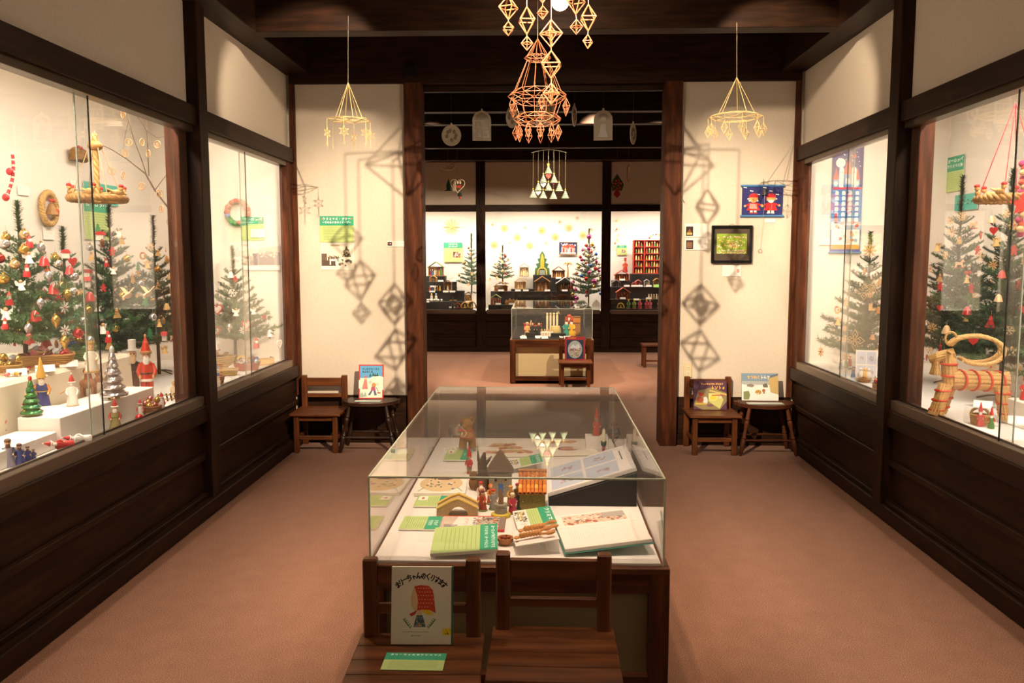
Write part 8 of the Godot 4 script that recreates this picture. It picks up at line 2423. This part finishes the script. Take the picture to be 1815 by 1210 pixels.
func build_far_showcases() -> void:
	# black steps
	riser("highest black step in the left far showcase", Vector3(-2.092, 1.318, -15.25), Vector3(-1.737, 1.318, -15.25), -15.1, -15.4)
	riser("black step in front of the highest one in the left far showcase", Vector3(-2.1, 1.221, -15), Vector3(-1.514, 1.222, -15), -14.95, -15.1)
	riser("wide black step in the left far showcase", Vector3(-2.153, 1.063, -14.85), Vector3(-1.357, 1.064, -14.85), -14.8, -14.95)
	riser("lowest black step in the left far showcase", Vector3(-2.133, 0.878, -14.7), Vector3(-1.194, 0.879, -14.7), -14.64, -14.8)
	riser("tall black step under the green arch in the middle far showcase", Vector3(-0.124, 1.339, -15.3), Vector3(0.209, 1.34, -15.3), -15.15, -15.45)
	riser("black step under the wooden stable with palm in the middle far showcase", Vector3(0.208, 1.29, -15.2), Vector3(0.548, 1.29, -15.2), -15.05, -15.4)
	riser("middle black step of the middle far showcase", Vector3(-0.52, 1.09, -15), Vector3(-0.09, 1.091, -15), -14.95, -15.15)
	riser("wide black step of the middle far showcase", Vector3(-0.88, 1.055, -14.85), Vector3(0.618, 1.057, -14.85), -14.8, -14.95)
	riser("lowest black step of the middle far showcase", Vector3(-0.912, 0.82, -14.7), Vector3(0.183, 0.822, -14.7), -14.64, -14.8)
	riser("high black step under the red cabinet", Vector3(1.658, 1.363, -15.2), Vector3(2.344, 1.364, -15.2), -15.05, -15.4)
	riser("black step left of the red cabinet", Vector3(1.321, 1.239, -15.2), Vector3(1.65, 1.24, -15.2), -15.05, -15.4)
	riser("wide black step of the right far showcase", Vector3(1.246, 1.136, -14.9), Vector3(2.302, 1.138, -14.9), -14.85, -15.05)
	riser("lower black step of the right far showcase", Vector3(1.233, 0.923, -14.72), Vector3(2.279, 0.924, -14.72), -14.66, -14.85)
	# trees
	var f1 := fir("slim fir at the right of the left far showcase", Vector3(Vector3(-1.246, 1.055, -15.1).x, 1.0, -15.1), 1.06, 0.3, 4, {"short": "slim far fir", "layers": 9, "per": 6, "lead": 0.22})
	trim_tree(f1, mix([["ball", "c08a4a"], ["angel", "d9b070"], ["ring", "c08a4a"], ["bundle", "d9b070"], ["heart", "e0b98a"]], 16), 1.0)
	var f2 := fir("dark fir at the left of the middle far showcase", Vector3(Vector3(-0.68, 1.177, -15.15).x, 1.17, -15.15), 0.7, 0.25, 2, {"short": "dark far fir", "layers": 7, "per": 6})
	trim_tree(f2, mix([["angel", "e0b98a"], ["bell", "d9b070"], ["ring", "c08a4a"], ["man", "c08a4a"], ["ball", "c0282a"]], 16), 0.9)
	var f3 := fir("large fir with coloured balls at the right of the middle far showcase", Vector3(Vector3(0.881, 0.756, -14.98).x, 0.725, -14.98), 1.42, 0.4, 1, {"short": "large far fir", "layers": 10, "per": 7, "clear": 0.2})
	trim_tree(f3, mix([["ball", "b03a7a"], ["ball", "c9c9cc"], ["ball", "c0282a"], ["ball", "c8a04a"], ["ball", "2f5fb0"], ["ball", "f0ece4"], ["ball", "d8787a"], ["drop", "b03a7a"]], 44, 0.0, 0.9), 1.25)
	trim_tree(f3, [["ball", "b03a7a", 0, 1.03, 1.4], ["ball", "b03a7a", 20, 0.26, 1.3], ["ball", "b03a7a", -30, -0.02, 1.3], ["ball", "b03a7a", 44, -0.06, 1.2]], 1.25)
	for s in [-1.0, 1.0]:
		solo("white_cushion", "white cut-out figure at the %s of the large fir's foot" % ("left" if s < 0 else "right"), "figurine", MB.new().extrude(poly2([-0.07, 0, 0.07, 0, 0.08, 0.09, 0.04, 0.15, 0, 0.18, -0.05, 0.14, -0.08, 0.08]), 0.03).made(), mat(hexc("efe8dc"), 0.8), at(Vector3(f3.at.x + s * 0.13, 0.725, -14.82)))
	# stars on the wall
	sunburst("big open straw star on the wall of the left far showcase", Vector3(-1.648, 2.224, -15.46), 0.17, 12, "e2c27a")
	var big := [Vector3(-0.661, 2.202, -15.46), Vector3(-0.42, 2.036, -15.46), Vector3(-0.851, 1.901, -15.46), Vector3(-0.189, 1.89, -15.46), Vector3(0.03, 2.16, -15.46), Vector3(0.53, 2.211, -15.46), Vector3(0.792, 2.076, -15.46), Vector3(0.281, 2.045, -15.46)]
	var bn := ["upper left", "left of the middle", "lower left above the dark fir", "lower middle", "upper middle", "upper right", "rightmost", "right of the middle"]
	for k in 8:
		sunburst("large golden straw star at %s of the middle far showcase" % bn[k], big[k], 0.082, 14, "d9b45a")
	var sm := [Vector3(-0.881, 2.265, -15.46), Vector3(-0.567, 1.932, -15.46), Vector3(-0.274, 2.212, -15.46), Vector3(0.114, 1.931, -15.46), Vector3(0.685, 2.387, -15.46), Vector3(0.363, 2.315, -15.46), Vector3(0.947, 2.18, -15.46)]
	var sn := ["at the upper left corner", "left of the middle", "at the top middle", "above the green arch", "at the top right", "right of the top middle", "above the large fir"]
	for k in 7:
		sunburst("small reddish straw star %s of the middle far showcase" % sn[k], sm[k], 0.04, 10, "c9955a")
	printed("caption_board", "green caption board on the wall of the left far showcase", "board", at(Vector3(-1.621, 1.755, -15.47)), 0.35, 0.36, 0.005, "board_far")
	printed("caption_board", "small green caption board on the wall of the right far showcase", "board", at(Vector3(1.515, 1.796, -15.47)), 0.18, 0.18, 0.005, "board_far")
	var nc := printed("cloth_picture", "dark blue nativity cloth on the middle far showcase wall", "picture", at(Vector3(0.523, 1.827, -15.46)), 0.33, 0.22, 0.004, "nativity_cloth", hexc("232a5c"))
	for y in [0.115, -0.115]:
		part(nc, "rod", tubed([Vector3(-0.175, y, 0), Vector3(0.175, y, 0)], 0.006, 6), wood("pale", 0))
	# left far showcase
	nativity("stable with a mossy green roof at the left", Vector3(-1.908, 1.319, -15.2), 0.3, 0.26, "a8784c", "7f8a5c", 6)
	nativity("small straw hut on the second step at the left", Vector3(-1.936, 1.211, -15), 0.14, 0.12, "c89a60", "b08a50", 3, 2)
	nativity("narrow house scene beside the slim fir", Vector3(-1.656, 1.063, -14.88), 0.15, 0.2, "b98a54", "8f5a34", 3, 1)
	nativity("little gabled stable on the lowest left step", Vector3(-1.274, 0.879, -14.7), 0.13, 0.18, "c0904c", "6a4a2c", 2, 3)
	for k in 5:
		doll("nativity_figure", "%s figure of the row on the wide black step at left" % ORD[k], "figurine", at(Vector3(-1.979, 1.063, -14.85) + Vector3(k * 0.045, 0, 0)), 0.1, {"robe": TINY[k][0], "hat": TINY[k][1], "hatc": TINY[(k + 1) % 6][0], "fine": false}, "row of tiny figures at left")
	for k in 2:
		doll("nativity_figure", ["left of two tall cream figures on the lowest step at left", "right of two tall cream figures on the lowest step at left"][k], "figurine", at(Vector3(-1.931, 0.878, -14.7) + Vector3(k * 0.08, 0, 0)), 0.16, {"robe": "efe6d4", "hat": "hood", "hatc": ["d8a83a", "6a94c0"][k], "fine": false})
	for k in 5:
		solo("toy_sheep", "%s tiny white sheep from left before the tall cream figures" % ORD[k], "figurine", keep("sheep", func(): return MB.new().ball(Vector3(0, 0.026, 0), Vector3(0.028, 0.018, 0.016), 8, 6).ball(Vector3(0.03, 0.034, 0), Vector3(0.011, 0.011, 0.01), 7, 5).tube([Vector3(-0.015, 0.015, 0), Vector3(-0.015, 0, 0)], 0.004, 4).tube([Vector3(0.015, 0.015, 0), Vector3(0.015, 0, 0)], 0.004, 4).made()), mat(hexc("f0ece2"), 0.9), at(Vector3(-1.999, 0.879, -14.68) + Vector3(k * 0.062, 0, 0.02 * (k % 2)), k * 1.1), "tiny white sheep")
	dome("glass dome with a tiny scene on the highest left steps", Vector3(-1.588, 1.221, -15.02), 0.06)
	var mill := thing("toy_pyramid", "black toy pyramid with gold wings on the left case floor", "toy", at(Vector3(-1.539, 0.763, -14.62)))
	part(mill, "tower", lathed([Vector2(0, 0), Vector2(0.05, 0), Vector2(0.03, 0.1), Vector2(0.014, 0.2), Vector2(0, 0.21)], 8), mat(hexc("1c1614"), 0.6))
	for k in 6:
		part(mill, "wing", bxm(Vector3(0.06, 0.004, 0.018), 0, Vector3(0.04, 0, 0)), mat(hexc("c8a04a"), 0.5), at(Vector3(0, 0.14, 0), TAU * k / 6, 0.3))
	candle_arch("red candle arch on the left case floor", Vector3(-1.459, 0.763, -14.62), 0.06, "a83a24")
	candle_arch("yellow candle arch left of the tall one", Vector3(-1.328, 0.763, -14.62), 0.07, "d8a83a")
	candle_arch("tall yellow pointed candle arch by the post", Vector3(-1.208, 0.763, -14.62), 0.08, "d8a83a")
	# middle far showcase
	nativity("light wooden lean-to scene in the middle showcase", Vector3(-0.698, 1.054, -14.88), 0.26, 0.16, "c8a06a", "b98a54", 4)
	nativity("wooden tower scene left of the middle", Vector3(-0.356, 1.09, -15.02), 0.22, 0.2, "d0a86c", "c8a06a", 5, 2, "d8b888")
	nativity("grey gabled house scene behind the tower scene", Vector3(-0.29, 1.308, -15.3), 0.18, 0.26, "a89880", "b0a088", 4, 1, "e0c898")
	nativity("square wooden box stable in the middle case", Vector3(0.043, 1.055, -14.88), 0.28, 0.27, "b07a48", "c08a54", 7, 0, "d8a878")
	nativity("dark brown stable beside the palm tree", Vector3(0.341, 1.291, -15.15), 0.24, 0.2, "8a5230", "7a4426", 5, 3, "d8a05a")
	nativity("white roofed stable scene right of the middle", Vector3(0.448, 1.055, -14.88), 0.32, 0.24, "2a2420", "c9c8c4", 6, 1, "b8824c")
	nativity("small thatched stable on the lowest middle step", Vector3(-0.781, 0.82, -14.7), 0.18, 0.19, "a05a34", "8a9a64", 3, 4)
	solo("carved_village", "pale carved wooden village strip on the lowest step", "toy", cut_out(poly2([-0.12, 0, 0.12, 0, 0.12, 0.06, 0.09, 0.1, 0.06, 0.07, 0.03, 0.11, 0, 0.08, -0.04, 0.12, -0.07, 0.07, -0.1, 0.09, -0.12, 0.06]), 0.05), wood("pale", 0), at(Vector3(-0.499, 0.82, -14.7)))
	dome("glass globe on the lowest step of the middle showcase", Vector3(-0.248, 0.821, -14.7), 0.06)
	solo("dark_arcade", "dark wooden arcade at the front of the middle showcase", "toy", MB.new().extrude(poly2([-0.22, 0, -0.22, 0.13, -0.14, 0.1, -0.06, 0.14, 0.06, 0.14, 0.14, 0.1, 0.22, 0.13, 0.22, 0, 0.17, 0, 0.16, 0.05, 0.13, 0.07, 0.1, 0.05, 0.09, 0, -0.09, 0, -0.1, 0.05, -0.13, 0.07, -0.16, 0.05, -0.17, 0]), 0.06).made(), wood("post", 0), at(Vector3(0.422, 0.864, -14.66)))
	var ga := thing("green_arch", "green and yellow stepped fir arch with a niche in the middle showcase", "toy", at(Vector3(0.043, 1.34, -15.25)))
	part(ga, "fir", MB.new().extrude(poly2([-0.14, 0, 0.14, 0, 0.13, 0.12, 0.09, 0.14, 0.12, 0.2, 0.06, 0.22, 0.09, 0.29, 0.04, 0.31, 0.05, 0.36, 0, 0.44, -0.05, 0.36, -0.04, 0.31, -0.09, 0.29, -0.06, 0.22, -0.12, 0.2, -0.09, 0.14, -0.13, 0.12]), 0.04).made(), mat(hexc("3c6a44"), 0.7))
	part(ga, "yellow_spire", MB.new().extrude(poly2([-0.035, 0.14, 0.035, 0.14, 0.035, 0.26, 0.012, 0.38, -0.012, 0.38, -0.035, 0.26]), 0.05).made(), mat(hexc("d8b03a"), 0.6))
	part(ga, "yellow_arch", tubed([Vector3(-0.08, 0, 0.02), Vector3(-0.075, 0.08, 0.02), Vector3(-0.04, 0.12, 0.02), Vector3(0.04, 0.12, 0.02), Vector3(0.075, 0.08, 0.02), Vector3(0.08, 0, 0.02)], 0.016, 6), mat(hexc("d8b03a"), 0.6))
	part(ga, "niche", bxm(Vector3(0.11, 0.09, 0.02), 0, Vector3(0, 0.045, 0.02)), mat(hexc("8f9a8c"), 0.7))
	var pm := thing("toy_palm", "carved wooden palm tree beside the dark brown stable", "toy", at(Vector3(0.504, 1.293, -15.1)))
	part(pm, "trunk", tubed([Vector3.ZERO, Vector3(0.005, 0.12, 0), Vector3(0, 0.24, 0)], [0.018, 0.014, 0.01], 8), wood("pale", 1))
	for k in 7:
		var a := TAU * k / 7
		part(pm, "frond", tubed([Vector3(0, 0.24, 0), Vector3(cos(a) * 0.05, 0.27, sin(a) * 0.05), Vector3(cos(a) * 0.1, 0.22, sin(a) * 0.1)], [0.012, 0.016, 0.004], 5), wood("pale", 1))
	# right far showcase: red cabinet full of little figures
	var k0: Vector3 = Vector3(1.699, 1.363, -15.2)
	var cb := thing("red_cabinet", "red painted cabinet with shelves full of tiny figures", "cabinet", at(Vector3(0, k0.y, -15.2)))
	var rd := mat(hexc("b8382c"), 0.5)
	var xa: float = k0.x
	var xb: float = Vector3(1.894, 1.363, -15.2).x
	var xc: float = Vector3(2.314, 1.364, -15.2).x
	var hh := 0.6
	for q in [[xa, xb], [xb, xc]]:
		part(cb, "back", bxm(Vector3(q[1] - q[0], hh, 0.01), 0, Vector3((q[0] + q[1]) / 2, hh / 2, -0.05)), mat(hexc("8a2c24"), 0.6))
		for k in 6:
			part(cb, "shelf", bxm(Vector3(q[1] - q[0], 0.012, 0.1), 0, Vector3((q[0] + q[1]) / 2, 0.006 + k * hh / 5, 0)), rd)
	for x in [xa, xb, xc]:
		part(cb, "upright", bxm(Vector3(0.02, hh, 0.11), 0, Vector3(x, hh / 2, 0)), rd)
	var cr := PackedVector2Array()
	for k in 13:
		var a := PI * k / 12
		cr.append(Vector2((xb + xc) / 2 + cos(a) * 0.19, hh + 0.012 + sin(a) * (0.15 + 0.02 * cos(a * 6))))
	part(cb, "crest", cut_out(cr, 0.02), mat(hexc("e9ded0"), 0.6))
	for k in 7:
		part(cb, "painted_scroll", balled(Vector3(0.02, 0.016, 0.006)), mat(hexc(["b8382c", "4f8a8c", "c8a04a"][k % 3]), 0.6), at(Vector3((xb + xc) / 2 + cos(PI * (k + 0.5) / 7) * 0.12, hh + 0.03 + sin(PI * (k + 0.5) / 7) * 0.08, 0.012)))
	for s in 5:
		for k in 12:
			var x := lerpf(xa + 0.025, xc - 0.02, (k + 0.5) / 12.0)
			if absf(x - xb) > 0.022:
				doll("shelf_figure", "%s figure from left on the %s shelf of the red cabinet" % [ORD[k], ["bottom", "second lowest", "middle", "second highest", "top"][s]], "figurine", at(Vector3(x, k0.y + 0.012 + s * hh / 5, -15.17)), 0.075 + 0.012 * ((k + s) % 3), {"robe": ["d8a04a", "c8402c", "e6c890", "4f7a4a", "e0b060"][(k * 2 + s) % 5], "hat": ["cap", "cone", "hood"][(k + s) % 3], "hatc": ["e8d0a0", "b8302c", "d8b050"][(k + 2 * s) % 3], "fine": false}, "figures on the red cabinet")
	nativity("red house scene left of the red cabinet", Vector3(1.494, 1.24, -15.18), 0.27, 0.18, "a83a30", "b85040", 5, 2, "c8924c")
	nativity("grey framed scene left on the right step", Vector3(1.371, 1.135, -14.95), 0.15, 0.12, "6a6460", "8a8480", 3)
	nativity("pink gabled house on the right step", Vector3(1.766, 1.135, -14.95), 0.11, 0.13, "c85a5a", "d87a70", 2, 1)
	nativity("white arched shrine on the right step", Vector3(1.917, 1.136, -14.95), 0.1, 0.14, "d8d4cc", "b8b8bc", 2, 3)
	nativity("brown pear-shaped hut on the right step", Vector3(2.098, 1.136, -14.95), 0.13, 0.16, "a8743c", "b0803c", 2)
	nativity("red gabled stable on the lower right step", Vector3(1.475, 0.922, -14.74), 0.25, 0.2, "b85038", "c8604c", 4, 2, "8a5a3c")
	candle_arch("round red garland ring on the right step", Vector3(1.691, 1.136, -14.92), 0.05, "c0483c")
	for k in 8:
		doll("nativity_figure", "%s cream figure of the row on the lower right step" % ORD[k], "figurine", at(Vector3(1.931, 0.924, -14.72) + Vector3(k * 0.045, 0, 0)), 0.1, {"robe": ["e6d8c0", "c8a878", "b89868"][k % 3], "hat": "cap", "hatc": "d8c090", "fine": false}, "row of cream figures at right")
	var ff := ["2f7a3c", "7a9a2c", "c83a5a", "b8304c", "d05a6a", "6a4a34"]
	var fx := [Vector3(1.565, 0.768, -14.63), Vector3(1.664, 0.769, -14.63), Vector3(1.763, 0.769, -14.63), Vector3(1.882, 0.769, -14.63), Vector3(1.941, 0.769, -14.63), Vector3(2.1, 0.77, -14.63)]
	for k in 6:
		doll("nativity_figure", ["green angel figure on the right case floor", "lime angel figure beside the green one", "rose robed figure beside the lime angel", "crimson robed figure in the middle of the right case floor", "pink robed figure beside the crimson one", "brown crowned figure at the right of the case floor"][k], "figurine", at(fx[k]), 0.17, {"robe": ff[k], "sleeve": ff[k], "hat": "crown" if k > 2 else "cap", "hatc": "c8a04a", "base": "8a2c24"})
	candle_arch("yellow angel wing arch at the left of the right case floor", Vector3(1.426, 0.768, -14.63), 0.06, "d8b83a")
	doll("nativity_figure", "tall red and gold guardsman on the wall step of the right showcase", "figurine", at(Vector3(1.565, 1.392, -15.3)), 0.25, {"robe": "b83a2c", "hat": "tall", "hatc": "b83a2c", "belt": "c8a04a"})
	for k in 6:
		solo("wall_charm", "%s charm from the top on the right far showcase wall" % ORD[k], "ornament", keep("charm", func(): return lathed([Vector2(0, 0), Vector2(0.02, 0), Vector2(0.012, 0.03), Vector2(0, 0.05)], 8)), mat(hexc(["d8c25a", "c86a3a", "e0b98a"][k % 3]), 0.6), at([Vector3(1.412, 2.323, -15.45), Vector3(1.415, 2.158, -15.45), Vector3(1.447, 2.055, -15.45), Vector3(1.427, 1.961, -15.45), Vector3(1.387, 1.899, -15.45), Vector3(1.377, 1.827, -15.45)][k]), "charms on the right far showcase wall")
	# white price cards in rows
	var cp := [Vector3(-1.809, 1.22, -15.06), Vector3(-1.919, 1.124, -14.86), Vector3(-1.569, 1.224, -14.94), Vector3(-1.931, 1.036, -14.79), Vector3(-1.687, 1.036, -14.79), Vector3(-1.565, 1.036, -14.79), Vector3(-2.012, 0.862, -14.63), Vector3(-1.268, 0.863, -14.63), Vector3(-1.555, 0.765, -14.58), Vector3(-0.694, 1.057, -14.79), Vector3(-0.391, 1.058, -14.79), Vector3(-0.25, 1.058, -14.79), Vector3(0.133, 1.059, -14.79), Vector3(0.445, 1.059, -14.79), Vector3(-0.737, 0.824, -14.63), Vector3(-0.497, 0.824, -14.63), Vector3(-0.247, 0.825, -14.63), Vector3(0.339, 1.274, -15.04), Vector3(1.49, 1.244, -15.04), Vector3(1.552, 1.139, -14.84), Vector3(1.682, 1.139, -14.84), Vector3(1.783, 1.139, -14.84), Vector3(1.943, 1.139, -14.84), Vector3(1.466, 0.927, -14.65), Vector3(1.704, 0.907, -14.65), Vector3(1.922, 0.927, -14.65)]
	cp.sort_custom(func(a, b): return a.x < b.x)
	for k in cp.size():
		var w: String = "left" if k < 9 else "middle" if k < 18 else "right"
		solo("price_card", "%s white card from left on the %s far steps" % [ORD[k if k < 9 else k - 9 if k < 18 else k - 18], w], "card", keep("pcard", func(): return bxm(Vector3(0.1, 0.032, 0.004), 0, Vector3(0, 0.016, 0))), mat(Color(0.93, 0.92, 0.9), 0.6), at(cp[k], 0, -0.25), "white cards of the %s far showcase" % w)
	solo("price_card", "lime green card on the right far steps", "card", bxm(Vector3(0.17, 0.05, 0.004), 0, Vector3(0, 0.025, 0)), mat(hexc("9fd86a"), 0.6), at(Vector3(2.113, 1.13, -14.84), 0, -0.25))

func dome(label: String, p: Vector3, r: float) -> void:
	var t := thing("glass_dome", label, "ornament", at(p))
	part(t, "foot", lathed([Vector2(0, 0), Vector2(r, 0), Vector2(r, 0.012), Vector2(0, 0.012)], 14), mat(hexc("6a4a2c"), 0.6))
	part(t, "dome", lathed([Vector2(r * 0.95, 0.012), Vector2(r * 0.95, r * 0.6), Vector2(r * 0.7, r * 1.2), Vector2(0, r * 1.5)], 16), glass(0.06))
	part(t, "scene", MB.new().ball(Vector3(-0.015, 0.03, 0), Vector3(0.014, 0.022, 0.014), 8, 6).ball(Vector3(0.018, 0.028, 0), Vector3(0.014, 0.018, 0.014), 8, 6).made(), mat(hexc("c8b898"), 0.7))

func candle_arch(label: String, p: Vector3, r: float, col: String) -> void:
	var t := thing("candle_arch", label, "ornament", at(p))
	var pts := []
	for k in 11:
		var a := PI * k / 10
		pts.append(Vector3(cos(a) * r, sin(a) * r * 1.5, 0))
	var m := mat(hexc(col), 0.6)
	part(t, "arch", tubed(pts, r * 0.16, 6), m)
	part(t, "foot", bxm(Vector3(r * 2.3, 0.012, 0.04), 0, Vector3(0, 0.006, 0)), m)
	part(t, "figure", lathed([Vector2(0, 0.01), Vector2(r * 0.3, 0.01), Vector2(r * 0.15, r * 0.7), Vector2(r * 0.2, r * 0.85), Vector2(0, r)], 8), m)
